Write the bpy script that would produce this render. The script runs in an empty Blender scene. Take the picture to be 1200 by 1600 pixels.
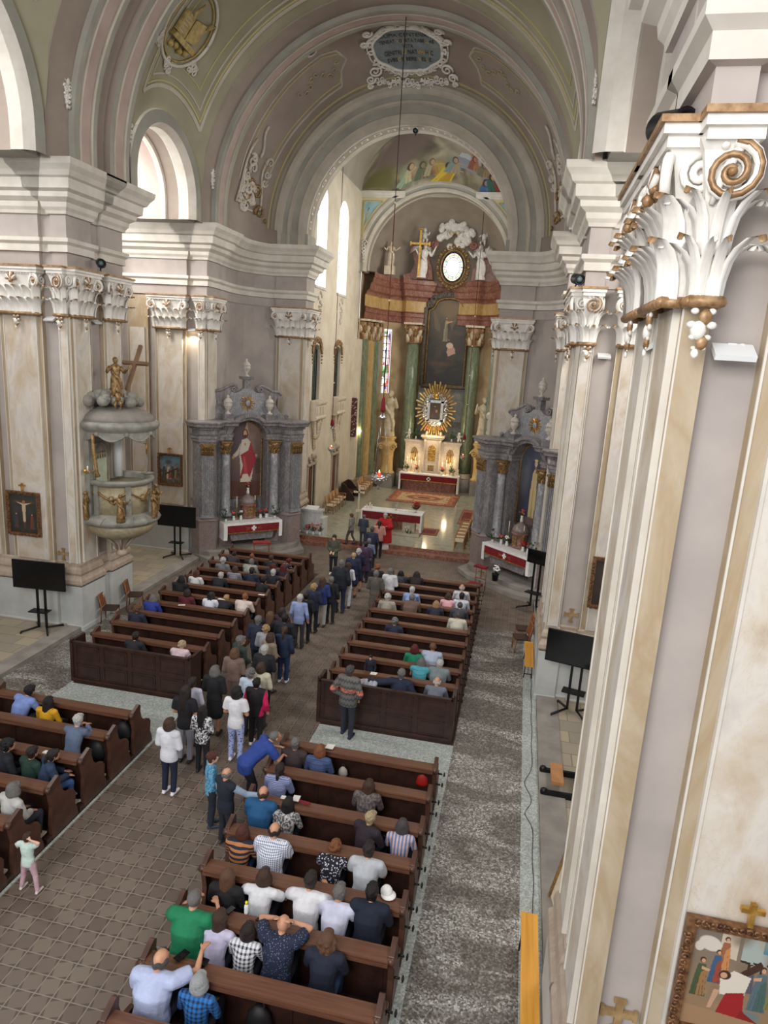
import bpy, bmesh, math, random
import numpy as np
from mathutils import Vector, Matrix
random.seed(7)
D2 = bpy.data
SC = bpy.context.scene
COL = SC.collection
PI = math.pi
R = math.radians

# ------------------------------------------------------------------ camera
CAMH = 8.7
XC = -5.65                       # axis of the church
def cam_axes(yaw, pitch, roll):
    a, b, c = R(yaw), R(pitch), R(roll)
    f = Vector((-math.sin(a)*math.cos(b), math.cos(a)*math.cos(b), -math.sin(b)))
    r0 = Vector((math.cos(a), math.sin(a), 0)); u0 = r0.cross(f)
    r = r0*math.cos(c)+u0*math.sin(c); u = -r0*math.sin(c)+u0*math.cos(c)
    return f, r, u
FW, RT, UP = cam_axes(10.94, 13.02, 3.49)
cd = D2.cameras.new('camera'); cam = D2.objects.new('camera', cd); COL.objects.link(cam)
cd.sensor_fit = 'VERTICAL'; cd.sensor_height = 24; cd.lens = 1060/1600*24
cd.clip_start = .05; cd.clip_end = 300
m = Matrix.Identity(4)
for i in range(3):
    m[i][0] = RT[i]; m[i][1] = UP[i]; m[i][2] = -FW[i]
m[2][3] = CAMH
cam.matrix_world = m
SC.camera = cam
# ------------------------------------------------------------------ world, daylight, exposure
w = D2.worlds.new('world'); SC.world = w; w.use_nodes = True
bg = w.node_tree.nodes['Background']; bg.inputs[0].default_value = (.92, .95, 1, 1); bg.inputs[1].default_value = 1.1
SC.view_settings.view_transform = 'Standard'; SC.view_settings.look = 'None'
SC.view_settings.gamma = 1; SC.view_settings.exposure = 0.0
SC.view_settings.use_curve_mapping = False
def area(name, loc, target, sx, sy, power, color):
    l = D2.lights.new(name, 'AREA'); l.shape = 'RECTANGLE'; l.size = sx; l.size_y = sy
    l.energy = power; l.color = color
    o = D2.objects.new(name, l); COL.objects.link(o); o.location = loc
    o.rotation_euler = (Vector(target)-Vector(loc)).to_track_quat('-Z', 'Y').to_euler()
    return o
DAY = (1, .985, .95)
# daylight lamps at the high chapel windows, and added fill lamps
area('window_light', (XC-10.6, 21.9, 14.2), (XC-4, 22.4, 8), 3.4, 4.4, 1000, DAY)
area('window_light', (XC-10.6, 13.2, 14.2), (XC-3, 13.6, 6), 4.4, 4.4, 550, DAY)
area('window_light', (XC+10.6, 21.9, 14.2), (XC+3, 22.4, 6), 3.4, 4.4, 1000, DAY)
area('window_light', (XC+10.4, 13.2, 11.5), (XC+1, 13.8, 2), 4.4, 3.4, 700, DAY)  # added fill lamp; the wall behind it has no window opening
area('window_light', (XC+1.0, -6, 13.5), (XC+1, 20, 6), 8, 6, 1900, DAY)  # added soft frontal fill from the open rear, no window built there
area('window_light', (XC+4.2, 35.5, 13.6), (XC-4, 35.5, 6), 3.2, 4.6, 760, (1, .95, .86))

# ------------------------------------------------------------------ materials
MATS = {}
class NT:
    def __init__(s, name):
        s.m = D2.materials.new(name); s.m.use_nodes = True; s.t = s.m.node_tree
        s.b = s.t.nodes['Principled BSDF']; s.co = None
    def n(s, typ, **kw):
        x = s.t.nodes.new(typ)
        for k, v in kw.items():
            if k in ('op',): x.operation = v
            elif hasattr(x, k): setattr(x, k, v)
        return x
    def coord(s):
        if not s.co: s.co = s.n('ShaderNodeTexCoord').outputs['Object']
        return s.co
    def link(s, a, b): s.t.links.new(a, b)
    def math(s, op, a, b=0.0, c=None):
        x = s.t.nodes.new('ShaderNodeMath'); x.operation = op
        for i, v in enumerate((a, b) if c is None else (a, b, c)):
            if isinstance(v, (int, float)): x.inputs[i].default_value = v
            else: s.link(v, x.inputs[i])
        return x.outputs[0]
    def noise(s, scale, detail=4, dist=0, vec=None, rough=.55):
        x = s.t.nodes.new('ShaderNodeTexNoise'); x.inputs['Scale'].default_value = scale
        x.inputs['Detail'].default_value = detail; x.inputs['Distortion'].default_value = dist
        x.inputs['Roughness'].default_value = rough
        s.link(vec or s.coord(), x.inputs['Vector']); return x.outputs['Fac']
    def mapping(s, sc=(1, 1, 1), rot=(0, 0, 0), vec=None):
        x = s.t.nodes.new('ShaderNodeMapping'); x.inputs['Scale'].default_value = sc; x.inputs['Rotation'].default_value = rot
        s.link(vec or s.coord(), x.inputs['Vector']); return x.outputs[0]
    def ramp(s, fac, stops):
        x = s.t.nodes.new('ShaderNodeValToRGB'); e = x.color_ramp.elements
        while len(e) < len(stops): e.new(.5)
        for el, (p, c) in zip(e, stops): el.position = p; el.color = (*lin(c), 1)
        s.link(fac, x.inputs[0]); return x.outputs[0]
    def mix(s, fac, a, b):
        x = s.t.nodes.new('ShaderNodeMix'); x.data_type = 'RGBA'
        for i, v in ((0, fac), (6, a), (7, b)):
            if isinstance(v, (int, float)): x.inputs[i].default_value = v
            elif isinstance(v, tuple): x.inputs[i].default_value = (*lin(v), 1)
            else: s.link(v, x.inputs[i])
        return x.outputs[2]
    def base(s, c):
        if isinstance(c, tuple): s.b.inputs['Base Color'].default_value = (*lin(c), 1)
        else: s.link(c, s.b.inputs['Base Color'])
    def rough(s, v):
        if isinstance(v, (int, float)): s.b.inputs['Roughness'].default_value = v
        else: s.link(v, s.b.inputs['Roughness'])
    def bump(s, h, strength=.3, dist=.02):
        x = s.t.nodes.new('ShaderNodeBump'); x.inputs['Strength'].default_value = strength
        x.inputs['Distance'].default_value = dist
        s.link(h, x.inputs['Height']); s.link(x.outputs[0], s.b.inputs['Normal'])
def lin(c):
    out = []
    for v in c[:3]:
        v = v/255.
        out.append(v/12.92 if v <= .04045 else ((v+.055)/1.055)**2.4)
    return tuple(out)
def noisy(name, c1, c2, scale=3, rough=.7, metal=0, bump=0, detail=5, lo=.35, hi=.65):
    if name in MATS: return MATS[name]
    t = NT(name); f = t.noise(scale, detail)
    t.base(t.ramp(f, [(lo, c1), (hi, c2)])); t.rough(rough); t.b.inputs['Metallic'].default_value = metal
    if bump: t.bump(t.noise(scale*6, 4), bump, .01)
    MATS[name] = t.m; return t.m
def plain(name, c, rough=.6, metal=0, emit=0):
    if name in MATS: return MATS[name]
    t = NT(name); t.base(tuple(c)); t.rough(rough); t.b.inputs['Metallic'].default_value = metal
    if emit:
        t.b.inputs['Emission Color'].default_value = (*lin(c), 1); t.b.inputs['Emission Strength'].default_value = emit
    MATS[name] = t.m; return t.m
def marble(name, base, vein, scale=1.2, vw=.08, rough=.35, dark=None, stretch=(1, 1, .35), bump=0, vdist=1.5):
    if name in MATS: return MATS[name]
    t = NT(name); v = t.mapping(stretch, (0, .5, .3))
    f = t.noise(scale, 8, vdist, v, .6)
    vv = t.math('ABSOLUTE', t.math('SUBTRACT', f, .5))
    c = t.ramp(vv, [(0, vein), (vw, base)])
    g = t.noise(scale*.6, 4, .5)
    c2 = t.mix(t.math('MULTIPLY', g, .9), c, dark or base)
    t.base(c2); t.rough(rough)
    if bump: t.bump(t.noise(9, 6), bump, .02)
    MATS[name] = t.m; return t.m

m_wall = noisy('plaster grey mauve', (164, 155, 150), (180, 170, 163), .9, .85, bump=.08)
m_wallR = m_wall
m_mauve = noisy('plaster mauve', (164, 154, 149), (180, 170, 163), 1.2, .85)
m_white = noisy('moulding off white', (200, 193, 182), (218, 212, 202), 1.5, .7)
m_arch = noisy('arch stucco', (176, 168, 154), (194, 186, 172), 1.2, .8)
m_vault = noisy('vault khaki grey', (150, 142, 124), (168, 159, 141), .5, .9)
m_vault2 = noisy('vault taupe', (146, 132, 122), (162, 149, 138), .5, .9)
m_green = noisy('grey green stucco', (148, 146, 136), (168, 165, 154), .8, .85)
m_line = plain('ochre line', (190, 178, 130), .8)
m_pink = noisy('pink panel', (172, 152, 144), (188, 168, 160), 1, .85)
m_capw = noisy('stucco white', (218, 213, 204), (240, 236, 230), 4, .6)
m_capg = noisy('worn gilding', (126, 92, 56), (176, 142, 104), 14, .45, .25, detail=8)
m_gold = noisy('gold leaf', (176, 128, 52), (232, 190, 104), 9, .32, .75)
m_ray = noisy('pale ray gold', (206, 166, 88), (244, 214, 146), 7, .35, .55)
m_gilt = noisy('antique gilt', (112, 84, 50), (170, 138, 92), 12, .45, .4)
def m_pil():
    t = NT('pilaster marbling'); v = t.mapping((1, 1, .55), (.4, .9, .2))
    f = t.noise(1.1, 9, 1.2, v, .62)
    c = t.ramp(f, [(.25, (178, 158, 134)), (.4, (200, 188, 170)), (.52, (212, 204, 194)), (.62, (200, 192, 184)), (.75, (184, 174, 166))])
    p_ = t.n('ShaderNodeMapRange'); t.link(t.noise(.8, 6, 1.5, t.mapping((1, 1, .7), (.3, .5, .1))), p_.inputs[0]); p_.inputs[1].default_value = .5; p_.inputs[2].default_value = .72; p_.inputs[4].default_value = .55
    c = t.mix(p_.outputs[0], c, (176, 148, 112))
    g = t.noise(2.2, 8, 2.5, t.mapping((1, 1, .5), (.2, .8, 0)))
    vv = t.math('ABSOLUTE', t.math('SUBTRACT', g, .5))
    fac = t.math('MULTIPLY', t.math('LESS_THAN', vv, .004), .2)
    t.base(t.mix(fac, c, (160, 128, 96))); t.rough(.55); t.bump(t.noise(14, 6), .15, .01)
    return t.m
m_pil = m_pil()
m_tan = marble('pilaster edge marbling', (188, 174, 152), (160, 136, 102), .9, .14, .6, (174, 156, 130))
m_base = marble('base moulding marbling', (178, 160, 142), (150, 128, 108), 2, .1, .5, (190, 176, 160))
m_plinth = noisy('plinth grey', (178, 180, 178), (198, 200, 196), 1.2, .7)
m_redm = marble('red marble', (146, 92, 76), (190, 150, 130), 2.6, .06, .4, (126, 80, 68), (1, 1, .7))
m_ochrem = marble('ochre marble', (198, 164, 104), (220, 196, 150), 2, .06, .4, (180, 142, 84))
m_greenm = marble('green marble', (112, 126, 100), (158, 162, 134), 2.2, .07, .3, (96, 112, 88), (1, 1, .5))
m_greym = marble('grey marble', (130, 126, 126), (178, 174, 174), 3, .05, .3, (106, 103, 105), (1, 1, .6))
m_greyl = marble('light grey marble', (146, 146, 150), (190, 190, 192), 3, .06, .3, (120, 120, 124), (1, 1, .6))
m_brownm = marble('plinth brown marble', (138, 122, 118), (170, 152, 144), 6, .1, .35, (118, 104, 102), (1, 1, 1))
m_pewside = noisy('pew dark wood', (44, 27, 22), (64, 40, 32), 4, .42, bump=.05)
m_pewend = noisy('pew end wood', (66, 42, 33), (88, 58, 45), 4, .4, bump=.05)
def wood(name, c1, c2, axis=0, rough=.4, sc=1.0):
    if name in MATS: return MATS[name]
    t = NT(name); s = [14*sc]*3; s[axis] = .8*sc
    f = t.noise(1.6, 6, .6, t.mapping(tuple(s)))
    t.base(t.ramp(f, [(.3, c1), (.7, c2)])); t.rough(rough); MATS[name] = t.m; return t.m
m_pewtop = wood('pew board wood', (86, 56, 42), (118, 80, 60), 0, .38)
m_oak = wood('oak', (150, 104, 58), (186, 138, 86), 2, .5)
m_chairw = wood('brown chair wood', (120, 72, 40), (150, 94, 56), 2, .5)
m_pine = wood('varnished pine', (206, 140, 44), (228, 168, 70), 1, .35, .6)
m_black = plain('black metal', (22, 22, 24), .4, .3)
m_screen = plain('dark screen', (12, 13, 16), .12)
m_whitep = plain('white plastic', (226, 228, 228), .4)
m_stone = noisy('grey stone', (128, 122, 116), (152, 146, 138), 2, .7, bump=.1)
m_steel = plain('steel grey', (120, 124, 130), .3, .9)
m_silver = noisy('silver', (150, 148, 146), (222, 220, 216), 20, .3, .85)
m_glow = plain('lamp glow', (255, 226, 170), .5, 0, 9)
m_flame = plain('candle flame', (255, 190, 90), .5, 0, 14)
m_red = noisy('red altar velvet', (110, 14, 26), (136, 24, 36), 8, .8)
m_linen = noisy('white linen', (232, 230, 228), (246, 245, 242), 6, .8)
m_leaf = noisy('plant green', (34, 62, 30), (66, 100, 52), 20, .55)
m_pinkfl = plain('pink petals', (214, 92, 92), .6)
m_redfl = plain('red petals', (190, 24, 40), .6)
m_whfl = plain('white petals', (240, 240, 236), .6)
m_ceramic = plain('white ceramic', (226, 224, 220), .25)
m_candle = plain('candle wax', (240, 232, 212), .5)
m_statue = noisy('statue ivory stucco', (196, 178, 150), (220, 206, 182), 5, .55)

# ------------------------------------------------------------------ mesh tools
class MB:
    def __init__(s): s.v = []; s.f = []; s.mi = []; s.sm = []
    def add(s, vs, fs, mi=0, smooth=False):
        o = len(s.v); s.v += [tuple(p) for p in vs]
        for f in fs:
            s.f.append([i+o for i in f]); s.mi.append(mi); s.sm.append(smooth)
        return s
    def box(s, c, d, rz=0, mi=0, rot=None, taper=1):
        hx, hy, hz = d[0]/2, d[1]/2, d[2]/2
        M = rot or Matrix.Rotation(rz, 3, 'Z')
        vs = []
        for k in (-1, 1):
            t = taper if k > 0 else 1
            for (i, j) in ((-1, -1), (1, -1), (1, 1), (-1, 1)):
                vs.append(M @ Vector((i*hx*t, j*hy*t, k*hz))+Vector(c))
        return s.add(vs, [(3, 2, 1, 0), (4, 5, 6, 7), (0, 1, 5, 4), (1, 2, 6, 5), (2, 3, 7, 6), (3, 0, 4, 7)], mi)
    def b2(s, x0, x1, y0, y1, z0, z1, mi=0):
        return s.box(((x0+x1)/2, (y0+y1)/2, (z0+z1)/2), (abs(x1-x0), abs(y1-y0), abs(z1-z0)), 0, mi)
    def lathe(s, prof, c=(0, 0, 0), n=16, mi=0, sx=1, sy=1, a0=0, a1=2*PI, M=None, smooth=True):
        full = abs(a1-a0-2*PI) < 1e-6; k = n if full else n+1
        vs = []; fs = []
        for (r, z) in prof:
            for i in range(k):
                a = a0+(a1-a0)*i/n
                p = Vector((r*math.cos(a)*sx, r*math.sin(a)*sy, z))
                if M: p = M @ p
                vs.append(p+Vector(c))
        for j in range(len(prof)-1):
            for i in range(n):
                i2 = (i+1) % k
                fs.append((j*k+i, j*k+i2, (j+1)*k+i2, (j+1)*k+i))
        if full:
            if prof[0][0] > 1e-4: fs.append(tuple(range(k-1, -1, -1)))
            if prof[-1][0] > 1e-4: fs.append(tuple(len(vs)-k+i for i in range(k)))
        return s.add(vs, fs, mi, smooth)
    def ball(s, c, r, n=10, mi=0, sc=(1, 1, 1), M=None):
        prof = [(math.sin(PI*i/(n//2+2)), -math.cos(PI*i/(n//2+2))) for i in range(n//2+3)]
        vs = []
        S = Matrix.Diagonal((r*sc[0], r*sc[1], r*sc[2]))
        Q = (M @ S) if M else S
        return s.lathe(prof, c, n, mi, M=Q)
    def tube(s, pts, rad, n=8, mi=0, cap=True, smooth=True, flat=1.0):
        pts = [Vector(p) for p in pts]; k = len(pts)
        rs = rad if isinstance(rad, (list, tuple)) else [rad]*k
        vs = []; fs = []
        up = None
        for i, p in enumerate(pts):
            t = (pts[min(i+1, k-1)]-pts[max(i-1, 0)])
            if t.length < 1e-9: t = Vector((0, 0, 1))
            t.normalize()
            if up is None:
                up = Vector((0, 0, 1)) if abs(t.z) < .9 else Vector((0, 1, 0))
            a = t.cross(up)
            if a.length < 1e-6: a = t.orthogonal()
            a.normalize(); b = a.cross(t).normalized(); up = b
            for j in range(n):
                an = 2*PI*j/n
                vs.append(p+a*math.cos(an)*rs[i]+b*math.sin(an)*rs[i]*flat)
        for i in range(k-1):
            for j in range(n):
                fs.append((i*n+j, i*n+(j+1) % n, (i+1)*n+(j+1) % n, (i+1)*n+j))
        if cap:
            fs.append(tuple(range(n-1, -1, -1))); fs.append(tuple((k-1)*n+j for j in range(n)))
        return s.add(vs, fs, mi, smooth)
    def prism(s, poly, z0, z1, mi=0, M=None, smooth=False):
        # poly in xy, extruded in z, then transformed by 4x4 M
        k = len(poly); vs = [Vector((x, y, z0)) for x, y in poly]+[Vector((x, y, z1)) for x, y in poly]
        if M: vs = [M @ v for v in vs]
        s.add(vs, [tuple(range(k-1, -1, -1)), tuple(range(k, 2*k))], mi, False)
        return s.add(vs, [(i, (i+1) % k, k+(i+1) % k, k+i) for i in range(k)], mi, smooth)
    def grid(s, fn, nu, nv, mi=0, smooth=True, close=False):
        vs = [fn(i/nu, j/nv) for j in range(nv+1) for i in range(nu+1)]
        fs = [(j*(nu+1)+i, j*(nu+1)+i+1, (j+1)*(nu+1)+i+1, (j+1)*(nu+1)+i) for j in range(nv) for i in range(nu)]
        return s.add(vs, fs, mi, smooth)
    def mesh(s, name, mats):
        me = D2.meshes.new(name); me.from_pydata(s.v, [], s.f)
        for m_ in (mats if isinstance(mats, (list, tuple)) else [mats]): me.materials.append(m_)
        me.polygons.foreach_set('material_index', s.mi); me.polygons.foreach_set('use_smooth', s.sm)
        me.update(); return me
    def build(s, name, mats, parent=None, origin=None, loc=None, rz=0):
        if origin is not None:
            o_ = Vector(origin); s.v = [tuple(Vector(p)-o_) for p in s.v]
        me = s.mesh(name, mats)
        o = D2.objects.new(name, me); COL.objects.link(o)
        if origin is not None: o.location = origin
        if loc is not None: o.location = loc
        o.rotation_euler.z = rz
        if parent: o.parent = parent
        return o
def struct(o): o['kind'] = 'structure'; return o
def tag(o, label, cat, group=None):
    o['label'] = label; o['category'] = cat
    if group: o['group'] = group
    return o
def thing(name, label, cat, loc=(0, 0, 0), rz=0, group=None):
    o = D2.objects.new(name, None); COL.objects.link(o); o.location = loc; o.rotation_euler.z = rz
    o.empty_display_size = .2
    return tag(o, label, cat, group)
def dup(root, loc=None, rz=None, label=None, group=None, scale=None):
    r_ = root.copy(); COL.objects.link(r_)
    if loc is not None: r_.location = loc
    if rz is not None: r_.rotation_euler.z = rz
    if scale is not None: r_.scale = scale
    if label: r_['label'] = label
    if group: r_['group'] = group
    for ch in list(root.children):
        c = ch.copy(); COL.objects.link(c); c.parent = r_
        for g in ch.children:
            d_ = g.copy(); COL.objects.link(d_); d_.parent = c
    return r_
def S(side, s, y, z=0): return (XC+side*s, y, z)
def ray(px, py): return (FW*1060+RT*(px-600)-UP*(py-800))
CP = Vector((0, 0, CAMH))
def onz(px, py, z=0):
    d = ray(px, py); return CP+d*((z-CAMH)/d.z)
def sweep(mb, path, prof, mi=0, closed=False, mis=None, smooth=False):
    # path: (x,y) list; prof: (offset,z) list. offset is measured to the right of the direction of travel
    k = len(path); P = [Vector(p) for p in path]; nrm = []
    for i in range(k):
        a = P[i]-P[i-1] if (i > 0 or closed) else P[1]-P[0]
        b = P[(i+1) % k]-P[i] if (i < k-1 or closed) else P[-1]-P[-2]
        na = Vector((a.y, -a.x)).normalized(); nb = Vector((b.y, -b.x)).normalized()
        q = na+nb; den = 1+na.dot(nb)
        nrm.append(q/max(den, .25))
    n = len(prof); vs = []
    for i in range(k):
        for (o, z) in prof: vs.append((P[i].x+nrm[i].x*o, P[i].y+nrm[i].y*o, z))
    K = k if closed else k-1
    for i in range(K):
        i2 = (i+1) % k
        for j in range(n-1):
            mb_mi = mis[j] if mis else mi
            mb.f.append([len(mb.v)+q for q in (i*n+j, i2*n+j, i2*n+j+1, i*n+j+1)]); mb.mi.append(mb_mi); mb.sm.append(smooth)
    mb.v += vs
    return mb
def arc(mb, prof, zc=13.6, n=40, mis=None, z0=None, a0=0, a1=PI, xc=None, smooth=True, mi=0):
    # revolve (y, R) profile about the axis x=xc, z=zc; vertical stilts down to z0
    xc = XC if xc is None else xc
    st = []
    if z0 is not None: st.append((1, 0, z0-zc))
    for i in range(n+1):
        a = a0+(a1-a0)*i/n; st.append((math.cos(a), math.sin(a), 0))
    if z0 is not None: st.append((-1, 0, z0-zc))
    base = len(mb.v); m_ = len(prof)
    for (c, s_, dz) in st:
        for (y, r) in prof: mb.v.append((xc+c*r, y, zc+s_*r+dz))
    for i in range(len(st)-1):
        for j in range(m_-1):
            mb.f.append([base+i*m_+j, base+i*m_+j+1, base+(i+1)*m_+j+1, base+(i+1)*m_+j])
            mb.mi.append(mis[j] if mis else mi); mb.sm.append(False)
    return mb
def holed(mb, outer, holes, fn, mi=0):
    bm = bmesh.new(); edges = []
    for loop in [outer]+holes:
        vs = [bm.verts.new((p[0], p[1], 0)) for p in loop]
        for i in range(len(vs)): edges.append(bm.edges.new((vs[i], vs[(i+1) % len(vs)])))
    bmesh.ops.triangle_fill(bm, use_beauty=True, edges=edges)
    bm.verts.index_update()
    vs = [fn(v.co.x, v.co.y) for v in bm.verts]; fs = [[v.index for v in f.verts] for f in bm.faces]
    bm.free(); return mb.add(vs, fs, mi)
def archpoly(x0, x1, z0, z1, n=10, rise=None):
    r_ = (x1-x0)/2; rise = r_ if rise is None else rise; xm = (x0+x1)/2
    return [(x0, z0), (x1, z0)]+[(xm+r_*math.cos(PI*i/n), z1-rise+rise*math.sin(PI*i/n)) for i in range(n+1)]
def spiral(c, r0, turns, ax, ay, n=26, start=0, shrink=.12, sgn=1):
    out = []
    for i in range(n+1):
        t = i/n; a = start+sgn*turns*2*PI*t; r_ = r0*(1-(1-shrink)*t)
        out.append(Vector(c)+Vector(ax)*math.cos(a)*r_+Vector(ay)*math.sin(a)*r_)
    return out
# ================================================================== STRUCTURE
CT = 13.05     # top of the great cornice
ZC = 13.6      # springing centre of the vaults
DP = .13
ENT = [(.02, 10.5), (.05, 10.5), (.05, 10.85), (.12, 10.87), (.12, 11.05), (.2, 11.12), (.2, 11.22), (.06, 11.24),
       (.06, 11.8), (.12, 11.82), (.14, 11.9), (.2, 11.98), (.22, 12.1), (.36, 12.2), (.38, 12.32), (.5, 12.38),
       (.52, 12.62), (.6, 12.66), (.66, 12.78), (.76, 12.9), (.78, 13.0), (.78, CT), (-.3, CT+.04)]
ENTM = [1, 1, 1, 0, 0, 0, 0, 1, 1] + [0]*13
BASE = [(.0, 2.1), (.03, 2.06), (.03, 1.98), (.07, 1.9), (.09, 1.8), (.06, 1.72), (.08, 1.66), (.13, 1.58), (.14, 1.48), (.1, 1.42), (.1, 1.4)]
PLIN = [(.1, 1.42), (.1, 1.38), (.09, .16), (.11, .12), (.11, 0)]

def pier_pts(y0, y1, front=True, back=True):
    p = []
    if front:
        p += [(10.7, y0+DP), (10.2, y0+DP), (10.2, y0), (9.3, y0), (9.3, y0+DP), (9.0, y0+DP), (9.0, y0), (7.65, y0),
              (7.65, y0+DP), (7.15, y0+DP), (7.15, y0), (6.8, y0)]
    p += [(6.8, y0+.95), (6.93, y0+.95)]
    if back:
        p += [(6.93, y1-.95), (6.8, y1-.95), (6.8, y1), (7.15, y1), (7.15, y1-DP), (7.65, y1-DP), (7.65, y1), (9.0, y1),
              (9.0, y1-DP), (9.3, y1-DP), (9.3, y1), (10.2, y1), (10.2, y1-DP), (10.7, y1-DP)]
    return p
CURVE = [(6.88, 27.0), (6.95, 27.6), (6.98, 28.1), (6.93, 28.6), (6.78, 29.1), (6.5, 29.55), (6.15, 29.9), (5.85, 30.1)]
PIERC = pier_pts(25.5, 0, True, False) + CURVE + [(5.6, 30.2), (5.6, 30.07), (4.3, 30.07), (4.3, 31.1), (4.43, 31.1)]
PA = [(q[0] if q[1] > 7 else {7.65: 7.42, 7.15: 7.0, 9.0: 8.8}.get(q[0], q[0]), q[1]) for q in pier_pts(5.85, 7.95)]
PATHS = {'A': PA, 'B': pier_pts(17.2, 19.7), 'C': PIERC}
PILS = {'A': [], 'B': [], 'C': []}
def world(side, pts):
    q = [(XC+side*s, y) for s, y in pts]
    return q if side < 0 else q[::-1]
def seg_mat(a, b):
    # marble on pilaster faces, plaster in the recesses
    L = math.hypot(a[0]-b[0], a[1]-b[1])
    if L < .2: return 1
    for s, y in (a, b):
        pass
    ym = (a[1]+b[1])/2; sm = (a[0]+b[0])/2
    if abs(a[1]-b[1]) < 1e-6:
        return 2 if any(abs(a[1]-v) < 1e-6 for v in (5.85, 7.95, 17.2, 19.7, 25.5, 30.07)) else 0
    if abs(a[0]-b[0]) < 1e-6:
        return 2 if abs(a[0]-6.8) < 1e-6 or abs(a[0]-4.3) < 1e-6 else 0
    return 0
names = {-1: 'left', 1: 'right'}
def capital_mesh(wd, dp=.16, h=1.3):
    # composite pilaster capital; local x along the face, y out of the wall (negative = out), z from 0 to h
    mb = MB(); fl = .62 if wd < .4 else 1
    mb.tube([(-wd/2-.03, -dp-.02, .03), (wd/2+.03, -dp-.02, .03)], .045, 8, 1)
    for e in (-1, 1): mb.tube([(e*(wd/2+.02), -dp-.02, .03), (e*(wd/2+.02), 0, .03)], .045, 8, 1)
    # bell
    ring = lambda f, z: [(-wd/2-f*fl, 0, z), (-wd/2-f, -dp-f, z), (wd/2+f*fl, -dp-f, z), (wd/2+f*fl, 0, z)]
    lv = [(0, .05), (.0, .5), (.03, .8), (.09, 1.05), (.14, 1.12)]
    vs = []; fs = []
    for f, z in lv: vs += ring(f, z)
    for j in range(len(lv)-1):
        for i in range(3): fs.append((j*4+i, j*4+i+1, (j+1)*4+i+1, (j+1)*4+i))
    mb.add(vs, fs, 0)
    # abacus with gilded top edge
    for (f, z0, z1, mi) in ((.16, 1.1, 1.18, 0), (.2, 1.18, 1.25, 0), (.23, 1.25, 1.3, 1)):
        mb.b2(-wd/2-f*fl, wd/2+f*fl, -dp-f, 0, z0, z1, mi)
    def leaf(px, py, ang, z0, lh, lw, mi):
        # curling acanthus leaf growing from (px,py) facing direction ang
        dx, dy = math.cos(ang), math.sin(ang); tx, ty = -dy, dx
        rows = [(0, .02, 1.), (.3, .03, 1.), (.6, .06, .95), (.82, .12, .85), (.96, .2, .62), (.98, .27, .4), (.88, .29, .18)]
        vs = []
        for (t, o, wf) in rows:
            for k in range(7):
                u = (k-3)/3; rib = .012*math.cos(u*PI*3)
                oo = o-.03*u*u+rib; sc_ = wf*(1-.12*(k % 2))
                vs.append((px+tx*u*lw/2*sc_+dx*oo, py+ty*u*lw/2*sc_+dy*oo, z0+t*lh-.02*abs(u)*lh))
        fs = [(r_*7+k, r_*7+k+1, (r_+1)*7+k+1, (r_+1)*7+k) for r_ in range(6) for k in range(6)]
        mb.add(vs, fs[:24], 0, True); mb.f += [[len(mb.v)-49+q for q in f] for f in fs[24:]]; mb.mi += [mi]*12; mb.sm += [True]*12
    n = max(2, round(wd/.24)); lw = wd/n
    for row, (z0, lh) in enumerate(((.05, .42), (.36, .42))):
        k = n if row == 0 else n-1
        for i in range(k):
            x = (i-(k-1)/2)*lw
            leaf(x, -dp-.01*row, -PI/2, z0, lh, lw*1.0, 1 if (i+row) % 2 else 0)
        for e in (-1, 1):
            leaf(e*(wd/2), -dp, -PI/2+e*PI/4, z0, lh*1.05, lw*.9, 1)
            leaf(e*(wd/2), -dp*.4, (0 if e > 0 else PI), z0, lh, dp*.8, 0)
    # corner volutes
    for e in ((-1, 1) if wd > .4 else (1,)):
        c = Vector((e*(wd/2+.02) if wd > .4 else .02, -dp-.1, .9))
        ax = Vector((e*.96, -.28, 0)).normalized(); az = Vector((0, 0, 1))
        pts = spiral(c, .17 if wd > .4 else .2, 2.1, ax, az, 30, PI*.5, .1, -1)
        mb.tube(pts, [.045-.022*i/30 for i in range(31)], 6, 0)
        mb.tube([p+Vector((0, -.03, 0)) for p in pts], .012 if wd > .4 else .024, 4, 1)
        mb.ball(c+Vector((0, -.03, 0)), .035, 8, 1)
        mb.tube([(e*(wd/2-.16), -dp-.04, .7), (e*(wd/2-.12), -dp-.08, .88), (e*(wd/2-.02), -dp-.1, 1.1)], [.02, .035, .04], 6, 0)
        c2 = Vector((e*(wd/2+.1), -dp*.3, .93))
        mb.tube(spiral(c2, .14, 1.8, Vector((0, -1, 0)), az, 22, PI*.5, .12, -1), .03, 6, 0)
    # egg row, central shell and drop
    for i in range(int(wd/.09)): mb.ball((-wd/2+.045+i*.09, -dp-.1, 1.08), .035, 6, 0)
    for i in range(7 if wd > .4 else 0):
        a = PI*(i/6)
        mb.tube([(0, -dp-.1, .86), (math.cos(a)*.08, -dp-.15, .92+math.sin(a)*.08), (math.cos(a)*.16, -dp-.13, .92+math.sin(a)*.2)], [.02, .032, .03], 5, 0 if i % 2 else 1)
    if wd > .4: mb.ball((0, -dp-.16, .86), .05, 8, 1)
    for k, (z, r_) in enumerate(((-.08, .05), (-.18, .06), (-.27, .045), (-.35, .03))):
        mb.ball((.02*(-1)**k, -dp-.02, z), r_, 8, 0 if k % 2 else 1, (1, .6, 1.2))
        for e in (-1, 1): mb.ball((e*r_*1.2, -dp-.02, z+.04), r_*.6, 6, 0, (1.1, .6, .8))
    return mb.mesh('capital', [m_capw, m_capg])
CAPS = {}
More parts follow.
